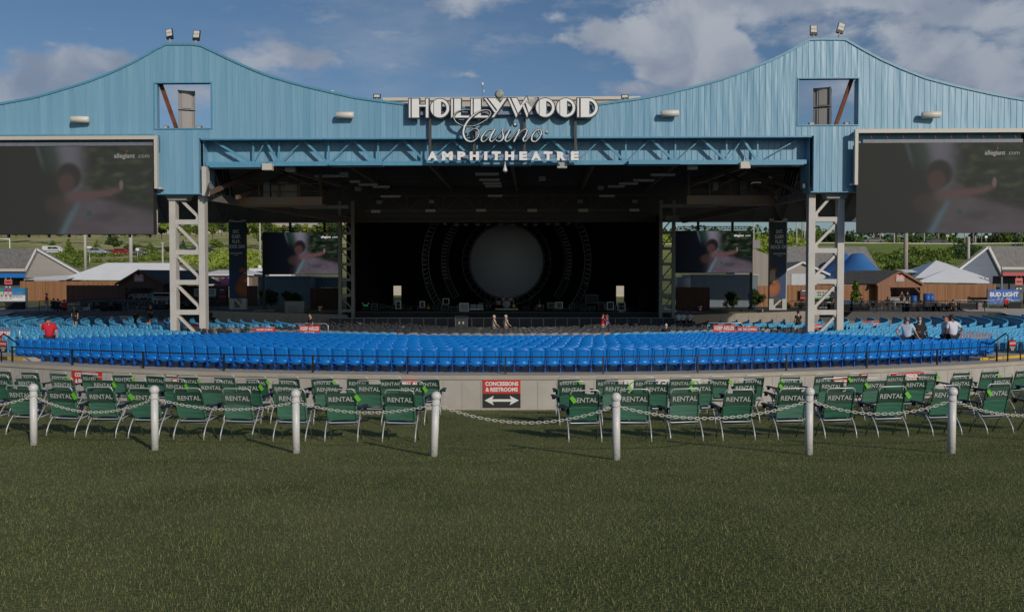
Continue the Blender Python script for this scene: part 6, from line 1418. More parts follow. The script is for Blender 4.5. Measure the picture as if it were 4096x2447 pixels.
for s, px, yb in (('left', 1281, 1247), ('right', 2799, 1246)):
    o = empty('drink_cooler', at(px, yb, 77), 0, 'orange drink cooler with a white lid beside the %s red-brown fence panel' % s, 'cooler', 'orange drink coolers'); q = MB(); q.lathe([(.16, 0), (.19, .38)], (0, 0, 0), 14); q.build('body', mat('orange_plastic', (.62, .085, .02), .45), o); q = MB(); q.lathe([(.20, .38), (.20, .44), (.17, .47)], (0, 0, 0), 14); q.build('lid', white, o); q = MB(); q.b2(-.07, .07, -.20, -.17, .12, .26); q.build('label_patch', white, o)
# ------------------------------------------------------------------ signs and billboards
def board(name, px0, px1, y0, y1, d, m, label, yfoot=None, cat='sign', frame=None):
    a = at(px0, y1, d); b_ = at(px1, y0, d); w_, h_ = b_.x-a.x, b_.z-a.z; o = empty(name, ((a.x+b_.x)/2, d, a.z), 0, label, cat); q = MB(); q.b2(-w_/2, w_/2, 0, .05, 0, h_); q.build('panel', m, o)
    if yfoot:
        z = at(px0, yfoot, d).z-a.z; q = MB()
        for x in (-w_/2-.08, w_/2+.08): q = MB(); q.b2(x-.09, x+.09, .0, .18, z, h_+.04); q.build('post', mat('board_post', (.06, .09, .11), .5), o)
        q = MB(); q.b2(-w_/2, w_/2, .06, .14, -.12, -.003); q.build('rail', mat('board_post', (.06, .09, .11), .5), o)
    return o, w_, h_
o, w_, h_ = board('billboard', -60, 100, 1152, 1204, 86, mat('board_blue', (.02, .20, .46), .5), 'blue and white drinks board with can pictures at the far left', 1262, 'billboard')
q = MB(); q.b2(-w_/2, w_/2, -.006, -.0, 0, h_*.45); q.build('white_half', white, o)
for i in range(6):
    cc = [(.02, .30, .06), (.45, .02, .03), (.35, .05, .05)][i % 3]; x = -w_/2+.4+i*.42; q = MB(); q.b2(x-.17, x+.17, -.012, -.007, .12, h_*.72); q.build('can_print', mat('can_pale', (.55, .50, .50), .5), o); q = MB(); q.b2(x-.17, x+.17, -.018, -.013, h_*.72, h_*.93); q.sph((x, -.015, h_*.42), (.1, .004, .11)); q.build('can_print', mat('can_col%d' % (i % 3), cc, .5), o)
put_text("ST. LOUIS", mat('slate_text', (.25, .28, .32), .6), o, (w_*.30, -.02, h_*.60), size=.28, bold=.006, ext=.001); put_text("REFRESH", mat('slate_text', (.25, .28, .32), .6), o, (w_*.30, -.02, h_*.34), size=.30, bold=.008, ext=.001)
o, w_, h_ = board('billboard', 3956, 4076, 1157, 1216, 95.0, mat('beer_blue', (.012, .09, .42), .45), 'bright blue BUD LIGHT board on posts by the right path', 1240, 'billboard')
put_text('BUD LIGHT', whitetx, o, (0, -.012, h_*.64), size=.62, bold=.028, ext=.002, xs=.98); q = MB()
for (a_, b_, c_, d_) in ((-1.2, 1.2, h_*.86, h_*.87), (-1.2, -1.18, .2, h_*.87), (1.18, 1.2, .2, h_*.87)): q.b2(a_, b_, -.008, -.002, c_, d_)
q.tube([(-.5, -.01, .35), (-.2, -.01, .75), (.1, -.01, .6), (.5, -.01, .85)], .05, 5); q.build('print', mat('sky_print', (.08, .38, .60), .5), o)
put_text('Bud Light', mat('pale_print', (.42, .50, .58), .5), o, (0, -.014, h_*.36), size=.42, bold=.004, ext=.001, shear=.3); q = MB()
rg = random.Random(4)
for _ in range(26): x, z = rg.uniform(-w_/2, w_/2), rg.uniform(0, h_); q.b2(x-.03, x+.03, -.006, -.001, z-.03, z+.03)
q.build('snow_fleck', whitetx, o)
for (px0, px1, d, s) in ((776, 864, 89.6, 'left lattice leg'), (3259, 3345, 95.6, 'right lattice leg')):
    o, w_, h_ = board('community_sign', px0, px1, 1154 if d < 92 else 1160, 1189 if d < 92 else 1196, d, mat('sign_cream', (.50, .50, .46), .6), 'pale HELP US CARE FOR OUR COMMUNITY sign on the fence behind the %s' % s); put_text('HELP US CARE FOR', mat('sign_dark_text', (.06, .10, .07), .6), o, (0, -.008, h_*.72), size=.27, bold=.012, ext=.001, xs=.82); put_text('OUR COMMUNITY', mat('sign_dark_text', (.06, .10, .07), .6), o, (0, -.008, h_*.42), size=.27, bold=.012, ext=.001, xs=.82); q = MB(); q.b2(-w_/2, w_/2, -.01, -.002, 0, h_*.17); q.build('green_band', mat('sign_green', (.04, .26, .09), .6), o)
for (px, y0, y1, d, s) in ((888, 1155, 1190, 89.6, 'left of the left guitar banner'), (3216, 1158, 1196, 95.6, 'between the right banner and the right lattice leg')):
    o, w_, h_ = board('notice_sign', px-15, px+15, y0, y1, d, mat('notice_black', (.03, .025, .03), .5), 'small black and red notice %s' % s); q = MB(); q.b2(-w_/2, w_/2, -.01, -.002, 0, h_*.2); q.b2(-w_*.35, w_*.35, -.01, -.002, h_*.55, h_*.62); q.bar((-w_*.3, -.006, h_*.3), (w_*.3, -.006, h_*.8), .09, .008); q.build('red_mark', redp, o); q = MB(); q.b2(-w_*.3, w_*.3, -.012, -.002, h_*.82, h_*.92); q.build('white_mark', whitetx, o)
for (px, y0, y1, w2, d, s) in ((768, 1202, 1228, 36, 88.5, 'left'), (3300, 1208, 1232, 30, 94, 'right')):
    o, w_, h_ = board('notice_board', px-w2/2-10, px+w2/2+10, y0, y1, d, mat('pale_board', (.40, .42, .42), .6), 'pale banner on a barricade seen through the %s lattice leg' % s); q = MB(); q.tube([(-w_/2, .05, -.5), (-w_/2, .05, h_), (w_/2, .05, h_), (w_/2, .05, -.5)], .03, 5); q.build('frame', steel, o)
# red warning banners on barricades
def barricade(px0, px1, y0, y1, text, label, d, side=True, small=False, mt=redp, dz=0):
    a = at(px0, y1, d); b_ = at(px1, y0, d); w_ = b_.x-a.x; zt = b_.z; zg = G(a.x+w_/2, d)
    zg = min(zg, a.z); o = empty('barricade', ((a.x+b_.x)/2, d, zg), 0, label, 'barricade'); H = zt-zg; q = MB(); h_ = b_.z-a.z
    if side: q.tube([(-w_/2-.3, 0, .1), (-w_/2-.3, 0, H-.05), (-w_/2-.2, 0, H+.06), (w_/2+.3, 0, H+.06), (w_/2+.42, 0, H-.05), (w_/2+.42, 0, .1)], .028, 6)
    else: q.tube([(-w_/2, .02, H-.02), (w_/2, .02, H-.02)], .02, 6); q.tube([(-w_/2+.1, .02, 0), (-w_/2+.1, .02, H)], .02, 6); q.tube([(w_/2-.1, .02, 0), (w_/2-.1, .02, H)], .02, 6)
    for k in range(int(w_/.16)): x = -w_/2+.08+k*.16; q.cyl((x, .01, .12), (x, .01, H-.02), .008, 4)
    q.build('frame', steel, o); q = MB(); q.b2(-w_/2, w_/2, -.04, -.03, H-h_, H-.03); q.build('cloth', mt, o)
    if isinstance(text, str): text = [(text, .5, .5)]
    for (tx, zf, sz) in text: put_text(tx, mat('banner_white', (.66, .62, .60), .6), o, (0, -.047, H-h_*(1-zf)), size=h_*sz, bold=.018*h_, ext=.001, xs=.72, name='lettering')
    return o
KA = [('KEEP AISLES', .66, .42), ('CLEAR', .24, .42)]; NS = [('NO SEAT JUMPING', .5, .46)]
barricade(1197, 1281, 1299, 1345, KA, 'red KEEP AISLES CLEAR banner on a silver barricade left of the stage', 46.5)
barricade(2852, 2940, 1296, 1345, KA, 'red KEEP AISLES CLEAR banner on a silver barricade right of the stage', 46.5)
barricade(488, 540, 1268, 1306, KA, 'dark red KEEP AISLES CLEAR banner left of the left lattice leg', 70, mt=mat('dark_red_cloth', (.35, .03, .04), .7))
barricade(552, 607, 1281, 1310, NS, 'dark red NO SEAT JUMPING banner nearest the far left keep aisles banner', 68, False, mt=mat('dark_red_cloth', (.35, .03, .04), .7))
barricade(764, 806, 1296, 1321, NS, 'red NO SEAT JUMPING banner seen through the left lattice leg', 53, False)
barricade(1018, 1101, 1307, 1330, NS, 'red NO SEAT JUMPING banner between the left lattice leg and the keep aisles banner', 48, False)
barricade(2948, 3030, 1304, 1330, NS, 'red NO SEAT JUMPING banner just right of the right keep aisles banner', 47.5, False)
barricade(3222, 3290, 1295, 1318, NS, 'red NO SEAT JUMPING banner crossing the right lattice leg', 53, False)
barricade(3459, 3517, 1282, 1311, NS, 'red NO SEAT JUMPING banner right of the right lattice leg', 58, False)
barricade(-30, 40, 1319, 1400, [('NO BOTTLES', .82, .22), ('CANS OR', .5, .22), ('SMOKING', .16, .2)], 'red rules banner with white capitals at the far left edge', 37.5)
# pale striped barricade right, steel crowd fences
a = at(3832, 1400, 37); o = empty('barricade', (at(3890, 1400, 37).x, 37, a.z), rad(-8), 'rusty pink slatted barricade behind the royal blue seats at the right', 'barricade'); q = MB()
for k in range(11): x = -.62+k*.125; q.b2(x, x+.075, 0, .02, .08, .78-k*.008)
q.build('slats', mat('faded_pink', (.30, .20, .22), .7, var=.3, nscale=5), o); q = MB(); q.tube([(-.66, 0, 0), (-.66, 0, .8), (.78, 0, .74), (.98, 0, .66), (1.0, 0, .5), (1.0, 0, 0)], .022, 6); q.build('frame', mat('worn_pipe', (.34, .32, .29), .5), o)
def crowdfence(px0, px1, yt, yb, d, label, group):
    a = at(px0, yb, d); b_ = at(px1, yt, d); w_, H = b_.x-a.x, b_.z-a.z; n = max(1, round(w_/2.4))
    for i in range(n):
        x0 = i*w_/n+.03; x1 = (i+1)*w_/n-.03; o = empty('crowd_fence', (a.x, d, a.z), 0, label, 'barrier', group); q = MB(); q.tube([(x0, 0, 0), (x0, 0, H-.1), (x0+.1, 0, H), (x1-.1, 0, H), (x1, 0, H-.1), (x1, 0, 0)], .022, 6); q.tube([(x0, 0, .18), (x1, 0, .18)], .018, 5); q.build('frame', steel, o); q = MB(); k = x0+.14
        while k < x1-.05: q.cyl((k, 0, .18), (k, 0, H), .008, 4); k += .14
        q.build('bars', steel, o)
crowdfence(3412, 3570, 1203, 1237, 92, 'steel crowd fence between the cypress and the right shed', 'steel fences left of the right shed')
crowdfence(3575, 3700, 1203, 1237, 91, 'steel crowd fence in front of the right bar shed', 'steel fences before the right shed')
crowdfence(3790, 4090, 1201, 1240, 92, 'steel crowd fence below the cedar fence and blue board', 'steel fences near the blue board')
crowdfence(104, 420, 1203, 1245, 84, 'steel crowd fence along the grass at the left', 'steel fences at the left')
crowdfence(443, 700, 1201, 1236, 82, 'steel crowd fence in front of the left bar shed', 'steel fences before the left shed')
# ------------------------------------------------------------------ poles, lamp posts, road signs
def pole(px, yt, yb, d, r, m, label, name='utility_pole', cross=False, cat='pole', group=None):
    a = at(px, yb, d); zt = at(px, yt, d).z; zb = min(a.z, T(a.x, d)); o = empty(name, (a.x, d, zb), 0, label, cat, group); q = MB(); q.tube([(0, 0, -.3), (0, 0, zt-zb)], [r, r*.8], 8); q.build('shaft', m, o)
    q = MB(); q.b2(-.3, .3, -.05, .05, zt-zb-.02, zt-zb+.1) if not cross else q.b2(-1.1, 1.1, -.06, .06, zt-zb-.8, zt-zb-.65); q.build('cap' if not cross else 'crossarm', m, o)
pw = mat('pale_pole', (.45, .43, .40), .7, var=.1); pg = mat('grey_pole', (.26, .25, .23), .8)
pole(341, 840, 1027, 160, .28, pw, 'thick pale pole left of the silver car'); pole(523, 840, 1006, 175, .42, pw, 'leaning thick pole behind the red car'); pole(651, 972, 1050, 140, .16, pw, 'short pale pole above the marquee tent')
pole(195, 900, 950, 260, .10, pg, 'thin grey pole above the white van'); pole(1040, 850, 985, 180, .2, pw, 'slim pale pole right of the left guitar banner')
pole(3015, 850, 940, 170, .14, pw, 'slim pale pole right of the right stage screen'); pole(3186, 850, 984, 190, .18, pw, 'slim pale pole left of the right lattice leg', )
for i, (px, yb) in enumerate(((3208, 962), (3218, 962), (3376, 945), (3494, 960), (3520, 962), (3576, 972), (3598, 974), (3696, 972), (3753, 965), (3858, 975), (3892, 975), (3900, 988), (3925, 972))):
    pole(px, 850, yb, 222 if yb > 970 else 240, .16+.05*(i % 3), pw if i % 2 else pg, 'pole beyond the highway standing under the right large screen' if px > 3300 else 'close pair of poles left of the right lattice leg', group='poles along the highway', cross=(i % 4 == 0))
pole(3622, 850, 1073, 125, .36, mat('stout_pole', (.33, .29, .24), .8, var=.15), 'stout brown pole rising above the right shed and tents'); pole(3873, 950, 1040, 150, .28, pw, 'leaning pale pole left of the far right gable')
def roadsign(px, y0, y1, yb, w_px, d, label, m=white):
    a = at(px, yb, d); k = d/FPX; o = empty('road_sign', (a.x, d, T(a.x, d)), 0, label, 'sign'); z1 = at(px, y0, d).z-T(a.x, d); z0 = at(px, y1, d).z-T(a.x, d); q = MB(); q.b2(-w_px*k/2, w_px*k/2, -.05, 0, z0, z1); q.build('panel', m, o); q = MB(); q.cyl((0, .05, -.2), (0, .05, z1), .06, 5); q.build('post', steel, o)
roadsign(358, 985, 993, 1030, 18, 150, 'pale sign plate on a post above the silver car'); roadsign(550, 992, 1003, 1010, 14, 200, 'small white sign behind the grey car'); roadsign(3790, 938, 949, 972, 12, 214, 'square white road sign right of the dark highway car', mat('sign_grey', (.35, .37, .38), .6)); roadsign(3944, 943, 952, 972, 10, 214, 'small white road sign at the far right of the highway')
for (px, yb, lab) in ((3541, 972, 'small orange traffic marker behind the grey highway car'), (3638, 970, 'orange traffic marker left of the dark highway car'), (3684, 969, 'orange traffic marker nearest the dark highway car')):
    a = at(px, yb, 234); o = empty('traffic_marker', (a.x, 234, T(a.x, 234)), 0, lab, 'traffic marker'); q = MB(); q.lathe([(.18, 0), (.16, 1.3)], (0, 0, 0), 8); q.build('body', mat('orange_marker', (.62, .10, .03), .6), o); q = MB(); q.lathe([(.165, .6), (.165, .85)], (0, 0, 0), 8); q.build('band', white, o)
gt = empty('gate_frame', at(14, 1010, 150), 0, 'white metal goal-like frame above the far left shingled roof', 'frame'); q = MB(); q.tube([(-3, 0, 2.3), (1.1, 0, 2.3), (1.1, 0, -.2)], .12, 6); q.build('bar', white, gt); q = MB(); q.sph((.55, .2, .1), (.4, .2, .25)); q.build('weight', mat('dark_red_bag', (.12, .02, .02), .7), gt)
# highway and lower road
roadm = mat('road_asphalt', (.16, .155, .15), .9, var=.1, nscale=.2)
q = MB(); xs3 = [14+i*6 for i in range(40)]
for a_, b_ in zip(xs3, xs3[1:]): q.quad((a_, 215, T(a_, 215)+.16), (b_, 215, T(b_, 215)+.16), (b_, 233, T(b_, 233)+.16), (a_, 233, T(a_, 233)+.16))
tag(q.build('road', roadm), kind='structure')
q = MB()
for a_, b_ in zip(xs3, xs3[1:]): q.quad((a_, 213.2, T(a_, 213.2)+.20), (b_, 213.2, T(b_, 213.2)+.20), (b_, 214.9, T(b_, 215)+.24), (a_, 214.9, T(a_, 215)+.24))
tag(q.build('kerb', mat('gravel_shoulder', (.48, .44, .38), .9, var=.15)), kind='structure')
q = MB(); xs4 = [-150+i*5 for i in range(27)]
for a_, b_ in zip(xs4, xs4[1:]): q.quad((a_, 222, T(a_, 222)+.12), (b_, 222, T(b_, 222)+.12), (b_, 231, T(b_, 231)+.12), (a_, 231, T(a_, 231)+.12))
tag(q.build('road', roadm), kind='structure')
gr = empty('guard_rail', (20, 212.9, 0), 0, 'long pale guard rail along the near edge of the highway', 'guard rail'); q = MB()
for a_, b_ in zip(xs3, xs3[1:]): q.bar((a_-20, 0, T(a_, 215)+.20), (b_-20, 0, T(b_, 215)+.20), .05, .22)
q.build('rail', mat('pale_rail', (.50, .47, .42), .5), gr); q = MB()
for a_ in xs3: q.b2(a_-20.05, a_-19.95, .03, .13, T(a_, 215), T(a_, 215)+.3)
q.build('post', mat('pale_rail', (.5, .47, .42), .5), gr)
# ------------------------------------------------------------------ vehicles
glassm = mat('car_glass', (.02, .025, .03), .08); tyrem = mat('tyre_rubber', (.015, .015, .016), .85); rimm = mat('wheel_rim', (.42, .43, .44), .3, metal=.6)
def car(px, py, d, ln, col, label, kind, flip=False, zoff=.14, name='parked_car', cat='car'):
    p = at(px, py, d); o = empty(name, (p.x, d, T(p.x, d)+zoff), rad(180) if flip else 0, label, cat); H = {'sedan': 1.42, 'suv': 1.68, 'van': 2.1, 'truck': 1.75}[kind]; h2 = ln/2
    prof = {'sedan': [(-h2, .35), (-h2, .78), (-h2+.25, .95), (-h2+.95, 1.0), (-h2+1.5, H), (h2-1.95, H+.0), (h2-1.2, .98), (h2-.15, .80), (h2, .55), (h2, .32)],
            'suv': [(-h2, .4), (-h2, .95), (-h2+.2, 1.1), (-h2+.55, H-.05), (-h2+.9, H), (h2-1.95, H), (h2-1.2, 1.08), (h2-.15, .95), (h2, .65), (h2, .4)],
            'van': [(-h2, .4), (-h2, 1.9), (-h2+.15, H), (h2-1.5, H), (h2-.8, 1.3), (h2-.1, 1.1), (h2, .7), (h2, .4)],
            'truck': [(-h2, .45), (-h2, 1.1), (-h2+1.6, 1.1), (-h2+1.7, H), (h2-2.0, H), (h2-1.4, 1.15), (h2-.1, 1.05), (h2, .6), (h2, .45)]}[kind]
    q = MB(); q.prism(prof, -.88, .88); q.build('body', col, o, bevel=.06)
    gp = {'sedan': [(-h2+1.15, 1.0), (-h2+1.58, H-.08), (h2-2.0, H-.08), (h2-1.4, 1.0)], 'suv': [(-h2+.55, 1.1), (-h2+.8, H-.12), (h2-2.0, H-.12), (h2-1.4, 1.1)], 'van': [(-h2+1.5, 1.3), (-h2+1.5, H-.25), (h2-1.65, H-.25), (h2-1.05, 1.3)], 'truck': [(-h2+1.85, 1.12), (-h2+1.9, H-.1), (h2-2.05, H-.1), (h2-1.6, 1.12)]}[kind]
    q = MB(); q.prism(gp, -.90, -.885); q.prism(gp, .885, .90); q.build('window', glassm, o)
    q = MB(); xm = (gp[1][0]+gp[2][0])/2; q.b2(xm-.04, xm+.04, -.91, -.901, gp[0][1], gp[1][1]); q.b2(xm+.5, xm+.53, -.889, -.881, .45, 1.0); q.build('door_pillar', col, o)
    for x in (-h2+.85, h2-.85):
        w = MB(); w.cyl((x, -.92, .33), (x, .92, .33), .33, 16); wo = w.build('wheel', tyrem, o); w = MB(); w.cyl((x, -.93, .33), (x, -.921, .33), .2, 12); w.build('rim', rimm, wo)
    for s_ in (-1, 1): w = MB(); w.b2(h2-.12, h2+.01, s_*.6-.18, s_*.6+.18, .62, .78); w.build('headlight', mat('lamp_clear', (.6, .6, .6), .1), o)
    w = MB(); w.b2(-h2-.01, -h2+.08, -.8, -.5, .7, .9); w.b2(-h2-.01, -h2+.08, .5, .8, .7, .9); w.build('tail_light', mat('lamp_red', (.3, .01, .01), .2), o); return o
car(217, 1025, 226, 5.4, mat('van_white', (.62, .63, .62), .35), 'white van with a green stripe parked at the left of the slope', 'van', name='parked_van', cat='van')
vo = bpy.data.objects['parked_van']; q = MB(); q.b2(-2.4, 1.5, -.892, -.884, .75, .95); q.build('stripe', mat('stripe_green', (.05, .22, .14), .4), vo)
car(392, 1021, 226, 4.8, mat('car_silver', (.42, .45, .48), .3, metal=.3), 'silver hatchback left of the red car on the slope road', 'suv')
car(492, 1017, 226, 4.8, mat('car_red', (.30, .01, .015), .3), 'dark red sport utility car parked on the slope road', 'suv')
car(548, 1018, 229, 4.6, mat('car_slate', (.10, .12, .14), .3), 'slate grey car just right of the dark red one', 'sedan')
car(775, 1009, 229, 4.8, mat('car_navy', (.03, .035, .05), .3), 'dark car seen through the left lattice leg', 'suv')
car(838, 1010, 229, 5.2, mat('car_black', (.02, .02, .025), .3), 'black pickup truck just right of the left lattice leg', 'truck', name='pickup_truck', cat='truck')
car(3492, 973, 215.6, 4.9, mat('car_grey', (.12, .12, .12), .3), 'grey car driving left on the highway', 'sedan', True, .18, 'moving_car'); car(3742, 973, 216.2, 4.9, mat('car_dark', (.035, .04, .05), .3), 'dark car driving on the highway right of the poles', 'sedan', True, .18, 'moving_car')
# ------------------------------------------------------------------ things standing by the fences
binb = mat('bin_blue', (.015, .10, .36), .5)
for i, (px, yb, h, w_, lab) in enumerate(((3380, 1240, .9, .55, 'blue barrel nearest the right lattice leg'), (3392, 1240, .9, .5, 'blue barrel right of its twin by the cypress'), (3655, 1222, .95, .6, 'blue bin standing by the right shed bay'), (3707, 1215, 1.0, .7, 'tall blue bin right of the shed post'), (3724, 1215, 1.0, .6, 'blue bin beside the taller one right of the shed'))):
    o = empty('waste_bin', at(px, yb, 91), 0, lab, 'bin'); q = MB(); q.lathe([(w_*.45, 0), (w_*.5, h*.5), (w_*.5, h)], (0, 0, 0), 14); q.build('body', binb, o); q = MB(); q.lathe([(w_*.53, h), (w_*.53, h+.05), (w_*.3, h+.09)], (0, 0, 0), 14); q.build('lid', mat('bin_lid', (.02, .13, .42), .5), o)
o = empty('waste_bin', at(3577, 1235, 89), 0, 'grey plastic waste bin before the shed at the right', 'bin'); q = MB(); q.lathe([(.28, 0), (.34, .75)], (0, 0, 0), 14); q.build('body', mat('bin_grey', (.16, .18, .18), .6), o); q = MB(); q.sph((0, 0, .8), (.32, .3, .16)); q.build('bag', mat('bag_grey', (.28, .29, .29), .4), o)
for (px, y0, y1, w_px, d, lab) in ((3722, 1207, 1250, 56, 82, 'black equipment table left of the two dark figures'), (3865, 1211, 1254, 66, 84, 'long black bar counter beside the right path'), (4052, 1206, 1245, 56, 91.5, 'black box counter behind the red shirted woman'), (62, 1208, 1258, 70, 83, 'black lettered box counter below the far left billboard'), (405, 1205, 1235, 60, 78, 'dark table left of the left bar shed')):
    a = at(px-w_px/2, y1, d); b_ = at(px+w_px/2, y0, d); w_, h_ = b_.x-a.x, b_.z-a.z; o = empty('counter', ((a.x+b_.x)/2, d, a.z), 0, lab, 'counter'); q = MB(); q.b2(-w_/2, w_/2, -.35, .35, h_-.08, h_); q.build('top', mat('counter_black', (.03, .032, .035), .5), o); q = MB(); q.b2(-w_/2+.04, w_/2-.04, -.3, .3, 0, h_-.083); q.build('body', mat('counter_body', (.012, .012, .013), .8), o)
    if px == 62: put_text('MERCH', mat('gold_text', (.25, .20, .06), .6), o, (0, -.31, h_*.7), size=.3, bold=.01, ext=.001) if False else None
o = empty('side_cabinet', at(3916, 1262, 82), 0, 'upright cabinet with a faded poster at the end of the black bar counter', 'cabinet'); q = MB(); q.b2(-.22, .22, -.2, .2, 0, 1.25); q.build('body', mat('cab_grey', (.13, .11, .11), .6), o); q = MB(); q.b2(-.18, .16, -.21, -.201, .1, 1.15); q.build('poster', mat('poster_faded', (.30, .22, .20), .6, col2=(.18, .10, .10), nscale=3), o)
for i in range(4):
    px = 622+i*18; o = empty('stacked_chairs', at(px, 1216, 80), 0, 'stack of white plastic chairs left of the left lattice leg', 'chair stack', 'stacks of white chairs'); q = MB()
    for k in range(4): q.b2(-.2, .2, -.2, .2, .42+k*.09, .45+k*.09); q.b2(-.2, .2, .17, .2, .42+k*.09, .80+k*.08)
    q.build('seats', mat('chair_white', (.48, .5, .52), .5), o); q = MB()
    for x in (-.18, .18): q.b2(x-.02, x+.02, -.2, -.16, 0, .42); q.b2(x-.02, x+.02, .16, .2, 0, .42)
    q.build('legs', mat('chair_white', (.5, .5, .5), .5), o)
for (px, y0, y1, w_px, d, col, lab) in ((455, 1203, 1232, 30, 79, (.03, .05, .12), 'dark blue crate stack in front of the left shed'), (350, 1215, 1240, 30, 78, (.35, .34, .36), 'pale covered pile left of the dark blue crates'), (620, 1168, 1215, 26, 84.5, (.08, .16, .18), 'teal drinks fridge at the right of the left shed bay'), (3600, 1190, 1205, 60, 97.5, (.35, .33, .28), 'pale counter edge inside the right shed'), (3745, 1217, 1222, 13, 83, (.05, .22, .5), 'small blue cool box on the black table')):
    a = at(px-w_px/2, y1, d); b_ = at(px+w_px/2, y0, d); w_, h_ = b_.x-a.x, b_.z-a.z; o = empty('storage_box', ((a.x+b_.x)/2, d, a.z), 0, lab, 'box'); m_ = mat('box_%d' % px, col, .6, var=.2); q = MB(); q.b2(-w_/2, w_/2, -.25, .25, 0, h_*.86); q.build('body', m_, o, bevel=.03); q = MB(); q.b2(-w_/2-.02, w_/2+.02, -.27, .27, h_*.87, h_); q.build('lid', m_, o)
# ================================================================== SIGNS ON THE RETAINING WALL
def wall_pt(px, py):       # point on the wall face under a picture point
    r = pray(px, py); d = 20
    while d < 45:
        p = r*(d/r.y)
        if math.hypot(p.x-CX, p.y-CY) < RW: return p
        d += .01
    return p
def wall_sign(px0, px1, y0, y1, label, name='wall_sign'):
    a, b_ = wall_pt(px0, y1), wall_pt(px1, y0); c = (a+b_)/2; p = math.atan2(c.x-CX, CY-c.y); w_ = (a.xy-b_.xy).length; h_ = b_.z-a.z
    n = Vector((math.sin(p), -math.cos(p), 0)); o = empty(name, Vector((CX, CY, 0))+n*(RW+.03)+Vector((0, 0, a.z)), p, label, 'sign'); return o, w_, h_
blk = mat('sign_black', (.022, .02, .02), .55, var=.15)
o, w_, h_ = wall_sign(1932, 2082, 1517, 1629, 'red over black CONCESSIONS & RESTROOMS sign with a double arrow on the wall')
q = MB(); q.b2(-w_/2, w_/2, 0, .02, h_*.5, h_); q.build('red_half', redp, o); q = MB(); q.b2(-w_/2, w_/2, 0, .02, 0, h_*.498); q.build('black_half', blk, o)
put_text('CONCESSIONS', whitetx, o, (0, -.004, h_*.845), size=.172, bold=.007, ext=.001, xs=.93); put_text('& RESTROOMS', whitetx, o, (0, -.004, h_*.64), size=.172, bold=.007, ext=.001, xs=.93)
q = MB(); z = h_*.26; W2 = w_*.455; q.prism([(-W2, z), (-W2+.30, z+.155), (-W2+.25, z+.04), (W2-.25, z+.04), (W2-.30, z+.155), (W2, z), (W2-.30, z-.155), (W2-.25, z-.04), (-W2+.25, z-.04), (-W2+.30, z-.155)], -.006, -.001); q.build('arrow', whitetx, o)
o, w_, h_ = wall_sign(290, 410, 1481, 1532, 'red CONCESSIONS sign half hidden by the left green chairs'); q = MB(); q.b2(-w_/2, w_/2, 0, .02, 0, h_); q.build('panel', redp, o); put_text('CONCESSIONS', whitetx, o, (0, -.004, h_*.62), size=.19, bold=.01, ext=.001, xs=.85); put_text('& RESTROOMS', whitetx, o, (0, -.004, h_*.18), size=.19, bold=.01, ext=.001, xs=.85)
o, w_, h_ = wall_sign(3563, 3692, 1486, 1532, 'red CONCESSIONS sign half hidden by the right green chairs'); q = MB(); q.b2(-w_/2, w_/2, 0, .02, 0, h_); q.build('panel', redp, o); put_text('CONCESSIONS', whitetx, o, (0, -.004, h_*.62), size=.19, bold=.01, ext=.001, xs=.85); put_text('& RESTROOMS', whitetx, o, (0, -.004, h_*.16), size=.19, bold=.01, ext=.001, xs=.85)
o, w_, h_ = wall_sign(1612, 1672, 1514, 1552, 'red FIRST AID sign left of the centre gap behind green chairs'); q = MB(); q.b2(-w_/2, w_/2, 0, .02, 0, h_); q.build('panel', redp, o); put_text('FIRST AID', whitetx, o, (0, -.004, h_*.5), size=.21, bold=.012, ext=.001, xs=.72)
o, w_, h_ = wall_sign(2495, 2800, 1513, 1560, 'long white banner with dark letters half hidden by green chairs right of the gap'); q = MB(); q.b2(-w_/2, w_/2, 0, .02, 0, h_); q.build('panel', mat('cream_banner', (.62, .61, .57), .6), o); put_text('S CA', mat('plum_text', (.045, .02, .035), .6), o, (0, -.004, h_*.5), size=.25, bold=.012, ext=.001); q = MB()
for x in (-w_*.37, w_*.42): q.tube([(x+.17*math.cos(a*.6), -.008, h_*.3+.17*math.sin(a*.6)) for a in range(11)], .02, 5)
q.build('green_ring', mat('ring_green', (.16, .42, .03), .6), o)
for (px0, px1, yy0, yy1, s) in ((3263, 3398, 1500, 1512, 'right'), (665, 712, 1495, 1506, 'left')):
    o, w_, h_ = wall_sign(px0, px1, yy0, yy1+22, 'small black and red notice strip on the wall behind the %s chairs' % s); q = MB(); q.b2(-w_/2, w_/2, 0, .02, h_*.6, h_); q.build('black_strip', blk, o); q = MB(); q.b2(0, w_/2, 0, .02, 0, h_*.58); q.build('red_strip', redp, o); q = MB(); q.b2(-w_/2*.9, w_/2*.9, -.004, -.001, h_*.72, h_*.86); q.b2(.05, w_/2*.9, -.004, -.001, h_*.15, h_*.35); q.build('white_line', whitetx, o)
o, w_, h_ = wall_sign(3437, 3470, 1493, 1504, 'tiny red sign tab on the wall between two right chairs'); q = MB(); q.b2(-w_/2, w_/2, 0, .02, 0, h_); q.build('panel', redp, o); q = MB(); q.b2(-w_*.3, w_*.3, -.005, -.001, h_*.3, h_*.6); q.build('white_line', whitetx, o)
